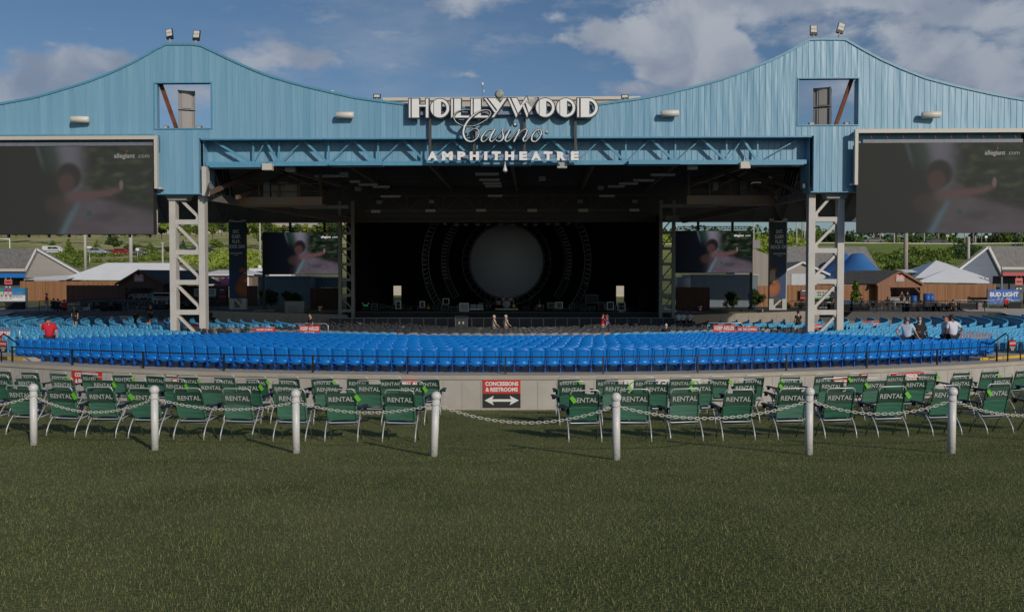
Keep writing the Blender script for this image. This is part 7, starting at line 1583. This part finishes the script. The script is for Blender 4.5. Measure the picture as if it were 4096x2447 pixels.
# ================================================================== GREEN RENTAL CHAIRS
def fabric(name, c, c2):
    m = bpy.data.materials.new(name); m.use_nodes = True; t = m.node_tree; b = t.nodes['Principled BSDF']; b.inputs['Roughness'].default_value = .7; b.inputs['Specular IOR Level'].default_value = .3
    tcn = N('ShaderNodeTexCoord', t); mp = N('ShaderNodeMapping', t); mp.inputs['Scale'].default_value = (1.5, 1, 9); L(tcn.outputs['Object'], mp.inputs[0], t); oi = N('ShaderNodeObjectInfo', t)
    av = N('ShaderNodeVectorMath', t, operation='ADD'); L(mp.outputs[0], av.inputs[0], t); cb = N('ShaderNodeCombineXYZ', t); L(M('MULTIPLY', oi.outputs['Random'], 30, tree=t), cb.inputs[0], t); L(cb.outputs[0], av.inputs[1], t)
    n = N('ShaderNodeTexNoise', t); n.inputs['Scale'].default_value = 1.6; n.inputs['Detail'].default_value = 3; n.inputs['Distortion'].default_value = .6; L(av.outputs[0], n.inputs['Vector'], t)
    x = N('ShaderNodeMix', t, data_type='RGBA'); L(n.outputs['Fac'], x.inputs['Factor'], t); x.inputs['A'].default_value = tuple(c)+(1,); x.inputs['B'].default_value = tuple(c2)+(1,); hs = N('ShaderNodeHueSaturation', t); L(x.outputs['Result'], hs.inputs['Color'], t); L(M('MULTIPLY_ADD', oi.outputs['Random'], .45, .78, tree=t), hs.inputs['Value'], t); L(M('MULTIPLY_ADD', oi.outputs['Random'], -.3, 1.1, tree=t), hs.inputs['Saturation'], t); L(hs.outputs[0], b.inputs['Base Color'], t)
    bp = N('ShaderNodeBump', t); bp.inputs['Strength'].default_value = .7; bp.inputs['Distance'].default_value = .03; L(n.outputs['Fac'], bp.inputs['Height'], t); L(bp.outputs[0], b.inputs['Normal'], t); return m
gup = fabric('green_canvas_double', (.022, .062, .042), (.036, .085, .058)); glo = fabric('green_canvas', (.028, .120, .072), (.052, .165, .108))
limem = mat('lime_tag', (.11, .44, .01), .6); navyp = mat('navy_plastic', (.018, .024, .045), .4)
lmw = mat('canvas_lettering', (.46, .50, .47), .7)
rental_text = text_mesh('RENTAL', size=.130, bold=.002, ext=.0006); rental_text.materials.append(lmw)
def lawn_chair():
    r = empty('rental_chair'); tilt = .20; W_ = .27
    def bk(x, s, o=0): return Vector((x, -.02-tilt*s+o, .36+s*.60))       # point on the back plane, s 0..1
    q = MB(); # fabric, upper double layer and lower panel; concave sag
    def patch(s0, s1, off, nx=8, nz=8):
        vs = []; fs = []; n_ = nx+1
        for j in range(nz+1):
            for i in range(nx+1):
                u = i/nx*2-1; s = s0+(s1-s0)*j/nz; sag = .03*(1-u*u); p = bk(u*W_*.985, s, sag+off+.006*math.sin(s*40+u*2)*(1 if s < .5 else .3)); vs.append(p)
        K = len(vs); vs += [v+Vector((0, .008, 0)) for v in vs]
        for j in range(nz):
            for i in range(nx): a = j*n_+i; fs.append((a, a+1, a+n_+1, a+n_)); fs.append((a+K, a+n_+K, a+n_+1+K, a+1+K))
        q = MB(); q._add(vs, fs, True)
        for s_ in (-1, 1): q.tube([bk(s_*W_, s0+(s1-s0)*k/4, off) for k in range(5)], .02, 8)
        return q
    patch(.50, .90, 0).build('upper_back', gup, r); patch(.05, .498, 0).build('lower_back', glo, r)
    tx = link('lettering', rental_text, None, r, (0, -.02-tilt*.70-.002, .36+.70*.60)); tx.rotation_euler = (math.atan(tilt/.60), 0, 0)
    q = MB(); q.tube([bk(-W_, .0), bk(-W_, .93), bk(-W_+.02, .99), bk(-W_+.06, 1.02), bk(W_-.06, 1.02), bk(W_-.02, .99), bk(W_, .93), bk(W_, .0), bk(W_-.03, -.03), bk(-W_+.03, -.03), bk(-W_, .0)], .0125, 8); q.build('back_frame', alu, r)
    q = MB(); n_ = 7; vs = []; fs = []
    for j in range(6):
        for i in range(n_): u = i/(n_-1)*2-1; vs.append((u*W_, .02+j*.085, .33+j*.010-.03*(1-u*u)))
    for j in range(5):
        for i in range(n_-1): a = j*n_+i; fs.append((a, a+1, a+n_+1, a+n_))
    K = len(vs); vs += [(x, y, z-.01) for x, y, z in vs]; fs += [tuple(reversed([i+K for i in f])) for f in fs[:]]; q._add(vs, fs, True); q.build('seat', gup, r)
    q = MB(); q.tube([(-W_, .0, .33), (-W_, .45, .39), (W_, .45, .39), (W_, .0, .33)], .012, 6); q.build('seat_frame', alu, r)
    for s_ in (-1, 1):
        X = s_*(W_+.035)
        q = MB(); q.tube([(X, .16, .58), (X, .03, .40), (X, -.10, .25), (X, -.17, .12), (X, -.20, -.03)], .0125, 7); q.build('leg', alu, r)
        q = MB(); q.tube([(X*.93, -.03, .40), (X*.93, .18, .2), (X*.93, .34, -.03)], .0125, 7); q.build('leg', mat('dull_tube', (.10, .11, .075), .5), r)
        q = MB(); q.bar((X, -.04, .60), (X+s_*.07, .36, .64), .085, .035); q.bar((X, .02, .60), (X, -.0, .50), .05, .05); q.bar((X+s_*.055, .30, .62), (X+s_*.05, .34, .56), .07, .05); q.build('armrest', navyp, r, bevel=.006)
    q = MB(); q.tube([(-W_, -.06, .30), (W_, -.06, .30)], .01, 6); q.build('crossbar', mat('dull_tube', (.10, .11, .075), .5), r); return r
tagq = MB(); tagq.tube([(0, 0, .10), (.02, -.01, .04)], .004, 4); tagq.box((.045, -.015, -.02), (.075, .004, .13), Matrix.Rotation(rad(-35), 3, 'Y')); TAGM = tagq.mesh('tag'); TAGM.materials.append(limem)
ROWS = {
 'nearest': (CY-16.25, [-70,98,260,419,588,769,955,1165,1370,1600], [2337,2537,2741,2948,3163,3353,3559,3773,3981,4180], {260,588,1370,2337,3559,3981}),
 'middle': (CY-19.5, [10,118,264,416,553,703,852,1002,1143,1313,1478,1648], [2289,2457,2620,2802,2978,3150,3318,3496,3657,3837,4003,4170], {416,703,1002,1648,2457,2802,3150,3496}),
 'back': (CY-22.6, [15,128,242,367,495,629,766,900,1035,1163,1294,1431,1567,1718], [2272,2430,2576,2720,2865,3009,3152,3292,3425,3575,3703,3833,3950,4081,4190], {15,242,495,766,1035,1294,2272,2720,2865,3152,3425,3703,3950,4190})}
proto = lawn_chair(); first = True
ordn = ['first', 'second', 'third', 'fourth', 'fifth', 'sixth', 'seventh', 'eighth', 'ninth', 'tenth', 'eleventh', 'twelfth', 'thirteenth', 'fourteenth', 'fifteenth']
for rn, (R, lf, rt, tags) in ROWS.items():
    for side, lst_ in (('left', lf[::-1]), ('right', rt)):
        for i, px in enumerate(lst_):
            k = (px-2048)/FPX; y = 16.0
            for _ in range(30): y = CY-math.sqrt(max(0, R*R-(k*y-CX)**2)) ; 
            x = k*y; p = math.atan2(x-CX, CY-y); c = Vector((x, y, 0)); jr = random.Random(px)
            ang = p+jr.uniform(-.06, .06); slopez = T(x, y)
            o = proto if first else copy_tree(proto); first = False
            o.location = (x+math.sin(ang)*0, y, slopez+.005); o.rotation_euler = (-.05+jr.uniform(-.05, .05), jr.uniform(-.03, .03), ang+jr.uniform(-.05, .05))
            tag(o, 'green RENTAL chair, %s %s of the gap in the %s row%s' % (ordn[i], side, rn, ', lime tag' if px in tags else ''), 'lawn chair', 'green rental lawn chairs in the %s row' % rn)
            if px in tags:
                tg = link('tag', TAGM, None, o, (.27 if jr.random() < .8 else -.27, -.19, .82))
# ================================================================== WHITE POSTS AND CHAIN
postw = mat('post_white', (.66, .65, .63), .4, var=.06, nscale=2)
POSTS = []
names = ['leftmost white ball-topped post before the green chairs', 'second white ball-topped post from the left', 'third white ball-topped post from the left', 'white post leaning right at the left side of the grass gap', 'white post right of the grass gap', 'second white post from the right', 'rightmost white ball-topped post']
for i, (px, yb, yt) in enumerate(((-330,1765,1515),(135,1780,1530),(620,1800,1537),(1185,1812,1552),(1735,1825,1560),(2465,1838,1565),(3235,1818,1543),(3805,1812,1543),(4420,1795,1530))):
    if i in (0, 8): 
        p = at(px, yb, 14.5); p.z = T(p.x, p.y)
    else: p = gh(px, yb)
    h = (yb-yt)/FPX*p.y*.995; lean = rad(2.4) if i == 4 else rad((0, .6, .1, -.1, 0, -.3, .1, .3, 0)[i])
    o = empty('chain_post', p, 0, names[i-1] if 0 < i < 8 else ('white chain post just outside the %s edge' % ('left' if i == 0 else 'right')), 'post', 'white ball-topped chain posts'); o.rotation_euler = (0, lean, 0)
    q = MB(); q.tube([(0, 0, -.08), (0, 0, h*.87)], .0585, 18); q.build('shaft', postw, o); r_ = .077
    q = MB(); q.lathe([(.052, h-.152-.05), (.05, h-.145), (.055, h-.135)], (0, 0, 0), 16); q.sph((0, 0, h-r_), r_, 20, 12); q.build('ball_top', postw, o)
    M_ = Matrix.Rotation(lean, 3, 'Y'); top = Vector(p)+M_ @ Vector((0, -.0, h*.80)); POSTS.append((Vector(p), top, o, h))
t = postw.node_tree; b = t.nodes['Principled BSDF']; src = b.inputs['Base Color'].links[0].from_socket
tcn = N('ShaderNodeTexCoord', t); sp = N('ShaderNodeSeparateXYZ', t); L(tcn.outputs['Object'], sp.inputs[0], t); n = N('ShaderNodeTexNoise', t); n.inputs['Scale'].default_value = 22; n.inputs['Detail'].default_value = 6; L(tcn.outputs['Object'], n.inputs['Vector'], t)
m1 = N('ShaderNodeMapRange', t); m1.inputs['From Min'].default_value = .20; m1.inputs['From Max'].default_value = .0; L(sp.outputs['Z'], m1.inputs['Value'], t)
f_ = M('MULTIPLY', M('ADD', m1.outputs[0], .32, tree=t), M('MULTIPLY', M('SUBTRACT', n.outputs['Fac'], .42, tree=t, clamp=True), 1.9, tree=t, clamp=True), tree=t, clamp=True)
x = N('ShaderNodeMix', t, data_type='RGBA'); L(f_, x.inputs['Factor'], t); L(src, x.inputs['A'], t); x.inputs['B'].default_value = (.26, .25, .19, 1); L(x.outputs['Result'], b.inputs['Base Color'], t)
chm = mat('chain_white', (.56, .54, .48), .45)
def link_pts(ln, w_): return [(math.cos(a)*w_/2, 0, math.copysign((ln-w_)/2, math.sin(a)) if abs(math.sin(a)) > 1e-6 else 0) for a in []]
sag_y = [1625, 1648, 1635, 1640, 1690, 1672, 1655, 1660]
for i in range(len(POSTS)-1):
    a, b_ = POSTS[i][1], POSTS[i+1][1]; ln = (b_-a).length; mid = (a+b_)/2
    # sag from the picture: lowest point of the chain at its middle
    pm = at(mid.x/mid.y*FPX+2048, sag_y[i], mid.y); sag = mid.z-pm.z; sag = max(.15, sag)
    q = MB(); n = int(ln*1.05/.058); prev = None
    def cp_(t): 
        p = a.lerp(b_, t); p.z -= sag*(1-(2*t-1)**2); return p
    for k in range(n):
        t0, t1 = k/n, (k+1)/n; c = cp_((k+.5)/n); d = (cp_(t1)-cp_(t0)).normalized(); up = Vector((0, 0, 1)) if k % 2 == 0 else Vector((0, -1, .25)).normalized()
        s_ = d.cross(up).normalized(); u2 = s_.cross(d).normalized(); ax = u2; L2 = .040; W2 = .0175; pts = []
        for m_ in range(10):
            an = math.tau*m_/10; ca, sa = math.cos(an), math.sin(an); pts.append(c+d*(ca*L2*.55+math.copysign(L2*.42, ca)*(abs(ca) > .1))+ax*sa*W2)
        q.tube(pts, .0062, 5, closed=True)
    o = tag(q.build('chain', chm), 'white plastic chain drooping between %s' % ['the left frame edge and the first post', 'the first and second posts', 'the second and third posts', 'the third and the leaning post', 'the leaning post and the post across the grass gap', 'the gap post and the second post from the right', 'the last two posts at the right', 'the rightmost post and the right frame edge'][i], 'chain', 'white chains between the posts')
for (p, top, o, h) in POSTS[1:-1]:
    q = MB(); q.tube([(.066*math.cos(k*math.tau/12), .066*math.sin(k*math.tau/12), h*.80+.012*math.sin(k*2)) for k in range(12)], .008, 5, closed=True); q.build('chain_wrap', chm, o)
# ================================================================== PEOPLE
def skinmesh(name, J, E, rads, sub, m, parent, root='pel', extra=None):
    idx = {k: i for i, k in enumerate(J)}; me = bpy.data.meshes.new(name); bm = bmesh.new(); lay = bm.verts.layers.skin.verify(); vs = [bm.verts.new(J[k]) for k in J]
    for a, b_ in E: bm.edges.new((vs[idx[a]], vs[idx[b_]]))
    for k in J: r = rads[k]; vs[idx[k]][lay].radius = r if isinstance(r, tuple) else (r, r); vs[idx[k]][lay].use_root = (k == root)
    bm.to_mesh(me); bm.free(); o = bpy.data.objects.new(name, me); COL.objects.link(o); s = o.modifiers.new('s', 'SKIN'); s.use_smooth_shade = True; ss_ = o.modifiers.new('u', 'SUBSURF'); ss_.levels = sub; ss_.render_levels = sub
    dg = bpy.context.evaluated_depsgraph_get(); me2 = bpy.data.meshes.new_from_object(o.evaluated_get(dg)); bpy.data.objects.remove(o)
    if extra:
        bm = bmesh.new(); bm.from_mesh(me2); tmp = extra.mesh('x'); bm.from_mesh(tmp); bm.to_mesh(me2); bm.free()
    me2.name = name; me2.polygons.foreach_set('use_smooth', [True]*len(me2.polygons)); return link(name, me2, m, parent)
hairs = {'black': mat('hair_black', (.012, .010, .009), .6), 'grey': mat('hair_grey', (.16, .14, .12), .6), 'red': mat('hair_red', (.22, .035, .02), .6), 'white': mat('hair_white', (.55, .50, .44), .6), 'brown': mat('hair_brown', (.05, .03, .02), .6)}
cloth = {'red': mat('shirt_red', (.52, .006, .025), .75), 'white': mat('shirt_white', (.60, .62, .68), .8), 'paleblue': mat('shirt_pale_blue', (.44, .53, .66), .8), 'black': mat('shirt_black', (.012, .012, .014), .8), 'dark': mat('trousers_dark', (.015, .014, .016), .8), 'tan': mat('cloth_tan', (.30, .24, .16), .8), 'cream': mat('cloth_cream', (.42, .38, .32), .8), 'stripe': mat('trousers_pattern', (.35, .10, .12), .7, col2=(.5, .5, .55), nscale=9), 'blue': mat('shirt_blue', (.03, .06, .22), .8), 'shorts': mat('shorts_black', (.012, .012, .014), .8), 'cap': mat('cap_black', (.02, .022, .026), .7)}
def person(p, H, face, label, shirt='black', pants='dark', hair='black', pose='stand', near=False, skin=None, short_legs=False, beard=None, cap=None, heavy=1.0, group=None, head_tilt=0, turn=0):
    """face: heading in radians, 0 looks away from the camera (+y)"""
    sk = skin or skin1; k = H/1.75; o = empty('person', p, face, label, 'person', group); hv = heavy
    J = {'pel': (0, 0, .94), 'bel': (0, .01, 1.08), 'che': (0, 0, 1.28), 'nec': (0, .0, 1.47), 'hb': (0, .02, 1.545), 'ht': (0, .015, 1.70)}
    J.update({'hl': (-.10, 0, .90), 'kl': (-.11, .03, .50), 'al': (-.11, -.01, .08), 'fl': (-.13, .14, .03), 'hr': (.10, 0, .90), 'kr': (.11, .03, .50), 'ar': (.11, -.01, .08), 'fr': (.13, .14, .03),
              'sl': (-.18, 0, 1.42), 'el': (-.235, -.03, 1.13), 'wl': (-.25, .03, .88), 'gl': (-.25, .05, .80), 'sr': (.18, 0, 1.42), 'er': (.235, -.03, 1.13), 'wr': (.25, .03, .88), 'gr': (.25, .05, .80)})
    if pose == 'fist':      # bowed head, one raised fist
        J.update({'nec': (-.02, .04, 1.46), 'hb': (-.07, .15, 1.50), 'ht': (-.12, .27, 1.60), 'el': (-.27, .12, 1.18), 'wl': (-.33, .30, 1.33), 'gl': (-.35, .34, 1.41)})
    if pose == 'hips': J.update({'er': (.40, -.06, 1.18), 'wr': (.24, .02, 1.00), 'gr': (.17, .04, .97)})
    if pose == 'lean': J.update({'er': (.30, .05, 1.15), 'wr': (.42, .20, .92), 'gr': (.46, .25, .87), 'el': (-.38, -.08, 1.17), 'wl': (-.25, .0, 1.0), 'gl': (-.19, .02, .97)})
    if pose == 'phone': J.update({'er': (.27, .06, 1.15), 'wr': (.12, .28, 1.15), 'gr': (.07, .32, 1.16), 'el': (-.26, .0, 1.13), 'wl': (-.30, .12, .92), 'gl': (-.31, .17, .85)})
    if pose == 'point': J.update({'el': (-.28, .10, 1.20), 'wl': (-.30, .32, 1.27), 'gl': (-.30, .40, 1.30)})
    if pose == 'fold': J.update({'er': (.24, .08, 1.15), 'wr': (.02, .22, 1.18), 'gr': (-.06, .22, 1.19), 'el': (-.24, .08, 1.15), 'wl': (-.02, .24, 1.15), 'gl': (.06, .25, 1.15)})
    if pose == 'reach': J.update({'er': (.25, .16, 1.22), 'wr': (.22, .38, 1.12), 'gr': (.21, .45, 1.11)})
    if pose == 'walk': J.update({'kl': (-.10, .20, .54), 'al': (-.10, .28, .14), 'fl': (-.11, .42, .10), 'kr': (.10, -.06, .50), 'ar': (.10, -.36, .14), 'fr': (.11, -.26, .04), 'el': (-.24, -.14, 1.15), 'wl': (-.24, -.05, .93), 'gl': (-.24, -.0, .86), 'er': (.24, .10, 1.15), 'wr': (.22, .28, 1.0), 'gr': (.22, .34, .97)})
    if pose == 'sit':
        J.update({'pel': (0, 0, .46), 'bel': (0, -.0, .62), 'che': (0, .02, .82), 'nec': (0, .04, 1.0), 'hb': (0, .06, 1.07), 'ht': (0, .06, 1.22), 'hl': (-.10, .03, .46), 'kl': (-.13, .44, .50), 'al': (-.13, .46, .08), 'fl': (-.13, .60, .03), 'hr': (.10, .03, .46), 'kr': (.13, .44, .50), 'ar': (.13, .46, .08), 'fr': (.13, .60, .03),
                  'sl': (-.18, .02, .95), 'el': (-.24, .08, .68), 'wl': (-.16, .32, .62), 'gl': (-.14, .38, .60), 'sr': (.18, .02, .95), 'er': (.24, .08, .68), 'wr': (.16, .32, .62), 'gr': (.14, .38, .60)})
    if turn:
        hb, nec = Vector(J['hb']), Vector(J['nec'])
        J['ht'] = tuple(Vector(J['ht'])+Vector((math.sin(turn)*-.02, 0, 0)))
    J = {a: Vector(v)*k for a, v in J.items()}
    E = [('pel','bel'),('bel','che'),('che','nec'),('nec','hb'),('hb','ht'),('pel','hl'),('hl','kl'),('kl','al'),('al','fl'),('pel','hr'),('hr','kr'),('kr','ar'),('ar','fr'),('che','sl'),('sl','el'),('el','wl'),('wl','gl'),('che','sr'),('sr','er'),('er','wr'),('wr','gr')]
    Rr = {'pel': .125*hv,'bel': .12*hv,'che': .125*hv,'nec': .058,'hb': .078,'ht': .062,'hl': .09,'kl': .058,'al': .038,'fl': .035,'hr': .09,'kr': .058,'ar': .038,'fr': .035,'sl': .058,'el': .042,'wl': .027,'gl': .030,'sr': .058,'er': .042,'wr': .027,'gr': .030}
    Rr = {a: v*k for a, v in Rr.items()}
    ex = MB(); hc = (J['hb']+J['ht'])/2; up = (J['ht']-J['hb']).normalized(); fw = Vector((math.sin(-turn)*1.0, math.cos(turn), 0)); fw = (fw-up*fw.dot(up)).normalized(); sd_ = fw.cross(up).normalized()
    Mh = Matrix((sd_, fw, up)).transposed()
    ex.sph(hc+fw*.01*k, (.073*k, .092*k, .108*k), 14, 10, Mh); ex.sph(hc+fw*.10*k-up*.012*k, (.013*k, .02*k, .022*k), 6, 5, Mh)
    for s_ in (-1, 1): ex.sph(hc+sd_*s_*.075*k-up*.01*k, (.012*k, .022*k, .03*k), 6, 5, Mh)
    ex.sph(hc+fw*.06*k-up*.075*k, (.04*k, .04*k, .035*k), 8, 6, Mh)
    if near:
        for g_, w_ in (('gl', 'wl'), ('gr', 'wr')):
            d = (J[g_]-J[w_]).normalized(); s1 = d.cross(Vector((0, 1, .3))).normalized(); n1_ = s1.cross(d).normalized(); tip = J[g_]
            for f_ in range(4):
                b0 = tip+s1*(f_-1.5)*.019*k; l_ = (.062, .072, .068, .052)[f_]*k; c_ = .55 if pose == 'fist' and g_ == 'gl' else .25; ex.tube([b0, b0+d*l_*.5+n1_*.006, b0+d*l_*(.8-c_*.4)+n1_*l_*c_], [.0095*k, .009*k, .007*k], 6)
            ex.tube([J[w_]+d*.03*k+s1*.02*k, J[w_]+d*.055*k+s1*.045*k, J[w_]+d*.09*k+s1*.05*k+n1_*.01], [.012*k, .010*k, .008*k], 6)
    sub = 2 if near else 1
    skinmesh('body', J, E, Rr, sub, sk, o, extra=ex)
    T_ = ['pel', 'bel', 'che', 'nec', 'sl', 'el', 'sr', 'er']; Jt = {a: J[a].copy() for a in T_}; Jt['nec'] = J['che'].lerp(J['nec'], .78)
    for s_ in 'lr': Jt['e'+s_] = J['s'+s_].lerp(J['e'+s_], .78)
    Jt['pel'] = J['pel']-Vector((0, 0, .03*k))
    Rt = {'pel': .150*k*hv,'bel': .148*k*hv,'che': .150*k*hv,'nec': .078*k,'sl': .078*k,'el': .070*k,'sr': .078*k,'er': .070*k}
    skinmesh('shirt', Jt, [('pel','bel'),('bel','che'),('che','nec'),('che','sl'),('sl','el'),('che','sr'),('sr','er')], Rt, sub, cloth[shirt], o)
    Jp = {a: J[a].copy() for a in ('pel', 'hl', 'kl', 'al', 'hr', 'kr', 'ar')}; Ep = [('pel','hl'),('hl','kl'),('kl','al'),('pel','hr'),('hr','kr'),('kr','ar')]
    Jp['pel'] = J['pel']+Vector((0, 0, .01))
    if short_legs: Jp = {a: Jp[a] for a in ('pel', 'hl', 'kl', 'hr', 'kr')}; Jp['kl'] = J['hl'].lerp(J['kl'], .8); Jp['kr'] = J['hr'].lerp(J['kr'], .8); Ep = [('pel','hl'),('hl','kl'),('pel','hr'),('hr','kr')]
    Rp = {'pel': .138*k*hv,'hl': .108*k,'kl': .078*k,'al': .062*k,'hr': .108*k,'kr': .078*k,'ar': .062*k}
    skinmesh('trousers', Jp, Ep, {a: Rp[a] for a in Jp}, sub, cloth[pants], o)
    q = MB()
    for s_ in 'lr': q.tube([J['a'+s_]+Vector((0, -.03, -.03))*k, J['f'+s_]], [.05*k, .042*k], 8)
    q.build('shoes', black, o)
    hq = MB(); hq.sph(hc-fw*.018*k+up*.022*k, (.083*k, .095*k, .105*k), 14, 10, Mh)
    if hair == 'red': hq.sph(hc-fw*.06*k-up*.04*k, (.075*k, .07*k, .12*k), 12, 8, Mh)
    if pose == 'fist': hq.sph(hc+fw*.02*k+up*.07*k, (.10*k, .11*k, .08*k), 12, 8, Mh)
    hq.build('hair', hairs[hair] if not cap else cloth['cap'], o)
    if cap: c_ = MB(); c_.sph(hc+fw*.10*k+up*.05*k, (.07*k, .08*k, .015*k), 10, 6, Mh); c_.build('cap_brim', cloth['cap'], o)
    if beard: b_ = MB(); b_.sph(hc+fw*.065*k-up*.085*k, (.055*k, .05*k, .06*k), 10, 8, Mh); b_.build('beard', hairs[beard], o)
    if beard: g = MB(); g.sph(hc+fw*.095*k+up*.01*k-sd_*.03*k, (.026*k, .012*k, .018*k), 8, 6, Mh); g.sph(hc+fw*.095*k+up*.01*k+sd_*.03*k, (.026*k, .012*k, .018*k), 8, 6, Mh); g.build('sunglasses', black, o)
    return o
def pd(px, py, H, lo=25, hi=110):
    d = lo; r = pray(px, py)
    while d < hi:
        p = r*(d/r.y)
        if p.z-H < G(p.x, p.y): p.z = G(p.x, p.y); return p
        d += .1
    return Vector((p.x, p.y, G(p.x, p.y)))
def pat(px, py, d, H): p = at(px, py, d); p.z -= H; return p
AW = math.pi
person(pat(197, 1263, 36.6, 1.92), 1.92, .35, 'man in a red polo shirt with bowed head and raised fist among blue seats', 'red', 'dark', 'black', 'fist', True, heavy=1.15)
person(pat(3628, 1266, 35.6, 1.86), 1.86, -.45, 'grey haired man in a pale blue shirt resting a hand on the seats', 'paleblue', 'dark', 'grey', 'lean', True, heavy=1.15, turn=.9)
person(pat(3677, 1264, 36.3, 1.90), 1.90, AW-.15, 'bearded officer in black uniform and sunglasses holding a phone', 'black', 'dark', 'brown', 'phone', True, beard='white', heavy=1.3)
person(pat(3787, 1264, 36.4, 1.84), 1.84, AW/2+.3, 'red haired woman in a white shirt left of the man in a black cap', 'white', 'dark', 'red', 'point', True, heavy=1.15)
person(pat(3808, 1256, 35.5, 1.90), 1.90, .2, 'large man in a white polo and black cap with a hand on his hip', 'white', 'dark', 'black', 'hips', True, skin2, cap=True, heavy=1.3, turn=.7)
person(pd(186, 1184, 1.68, 60), 1.68, -1.2, 'woman in a red jacket and patterned trousers at the left path', 'red', 'stripe', 'black', 'reach')
person(pd(298, 1222, 1.72, 50), 1.72, AW-.2, 'person in black with a pale badge standing by the left seats', 'black', 'shorts', 'brown', 'stand', short_legs=True)
for i, (px, py, f_, s_, lab) in enumerate(((213, 1190, 0, 'dark', 'person with dark hair at the left table nearest the woman in red'), (231, 1191, .2, 'black', 'broad person in black in the middle of the left table group'), (257, 1195, .8, 'red', 'long haired person in a red top at the left table'))):
    person(pat(px, py, 77, 1.30), 1.72, AW*0+f_, lab, {'dark': 'black', 'black': 'black', 'red': 'red'}[s_], 'dark', 'black', 'sit', heavy=1.1)
person(pd(540, 1240, 1.30, 60), 1.72, .4, 'person in black sitting by the dark red banners', 'black', 'dark', 'brown', 'sit')
person(pd(603, 1218, 1.70, 60), 1.70, AW-.4, 'person in black shirt raising an arm left of the left lattice leg', 'black', 'shorts', 'brown', 'fold', short_legs=True)
for (px, py, s_, lab) in ((518, 1172, 'cream', 'fair haired worker at the left of the dark shed bay'), (545, 1178, 'black', 'worker in black in the middle of the dark shed bay'), (574, 1176, 'black', 'long haired worker in black right in the dark shed bay'), (592, 1180, 'black', 'worker in shorts by the teal fridge in the dark shed')):
    person(pat(px, py, 84.5, 1.70), 1.70, R_.uniform(-1, 1), lab, s_ if s_ != 'cream' else 'black', 'shorts', 'brown', 'fold', short_legs=True)
person(pd(840, 1236, 1.25, 60), 1.70, -.5, 'person in black crouched right of the left lattice leg', 'black', 'dark', 'black', 'sit')
person(pd(1243, 1254, 1.74, 50), 1.74, AW-.9, 'man in black with sunglasses above the left keep aisles banner', 'black', 'dark', 'black', 'phone')
person(pd(1976, 1267, 1.72, 58, 73), 1.72, -1.4, 'person in a pale cap and light clothes walking left, first of two before the stage', 'cream', 'tan', 'white', 'walk', heavy=.9)
person(pd(2023, 1268, 1.74, 58, 73), 1.74, -1.3, 'person in a white cap and grey shirt striding with a bag before the stage', 'cream', 'tan', 'white', 'walk', heavy=1.0)
person(pd(2410, 1268, 1.72, 60, 73), 1.72, -1.2, 'person in a red shirt before the stage with a companion in blue', 'red', 'cream', 'black', 'reach')
person(pd(2428, 1271, 1.68, 60, 73.4), 1.68, 1.2, 'person in blue facing the red shirted one before the stage', 'blue', 'dark', 'red', 'reach')
person(pd(2665, 1301, 1.25, 50, 72), 1.72, 0, 'white haired person in a dark jacket sitting left of the right banner', 'black', 'dark', 'white', 'sit')
for (px, py, f_, lab) in ((2714, 1244, .1, 'broad man in a white shirt, left of three at the stage corner'), (2733, 1244, -.3, 'man in a white shirt in the middle of three at the stage corner'), (2760, 1245, -.4, 'man in a white shirt and dark cap, right of three at the stage corner')):
    person(pat(px, py, 72.5, 1.78), 1.78, f_, lab, 'white', 'dark', 'brown' if px < 2750 else 'black', 'stand', heavy=1.15)
person(pd(3193, 1242, 1.72, 55), 1.72, .3, 'person in black standing before the right mulch bed', 'black', 'dark', 'black', 'stand')
person(pat(3446, 1178, 90, 1.68), 1.68, .5, 'worker in black shorts right of the cypress', 'black', 'shorts', 'black', 'stand', short_legs=True)
person(pat(3607, 1161, 93.5, 1.72), 1.72, .2, 'worker in black, left of two standing at the right shed bay', 'black', 'shorts', 'black', 'stand', short_legs=True)
person(pat(3630, 1162, 93.5, 1.70), 1.70, -.3, 'worker in black with folded arms, right of two at the right shed bay', 'black', 'shorts', 'brown', 'fold', short_legs=True)
person(pat(3677, 1188, 92, 1.25), 1.66, AW-.4, 'worker in black sitting by the right shed post', 'black', 'shorts', 'brown', 'sit', short_legs=True)
person(pat(3783, 1209, 79, 1.30), 1.72, AW, 'seated dark haired person left of the large figure in black', 'black', 'dark', 'brown', 'sit')
person(pat(3812, 1197, 78.5, 1.72), 1.72, .6, 'large figure in black standing by the black bar counter', 'black', 'dark', 'black', 'reach', heavy=1.3)
person(pat(4022, 1187, 89, 1.70), 1.70, .2, 'woman in a bright red shirt and black shorts at the blue board', 'red', 'shorts', 'brown', 'hips', short_legs=True, heavy=1.1)
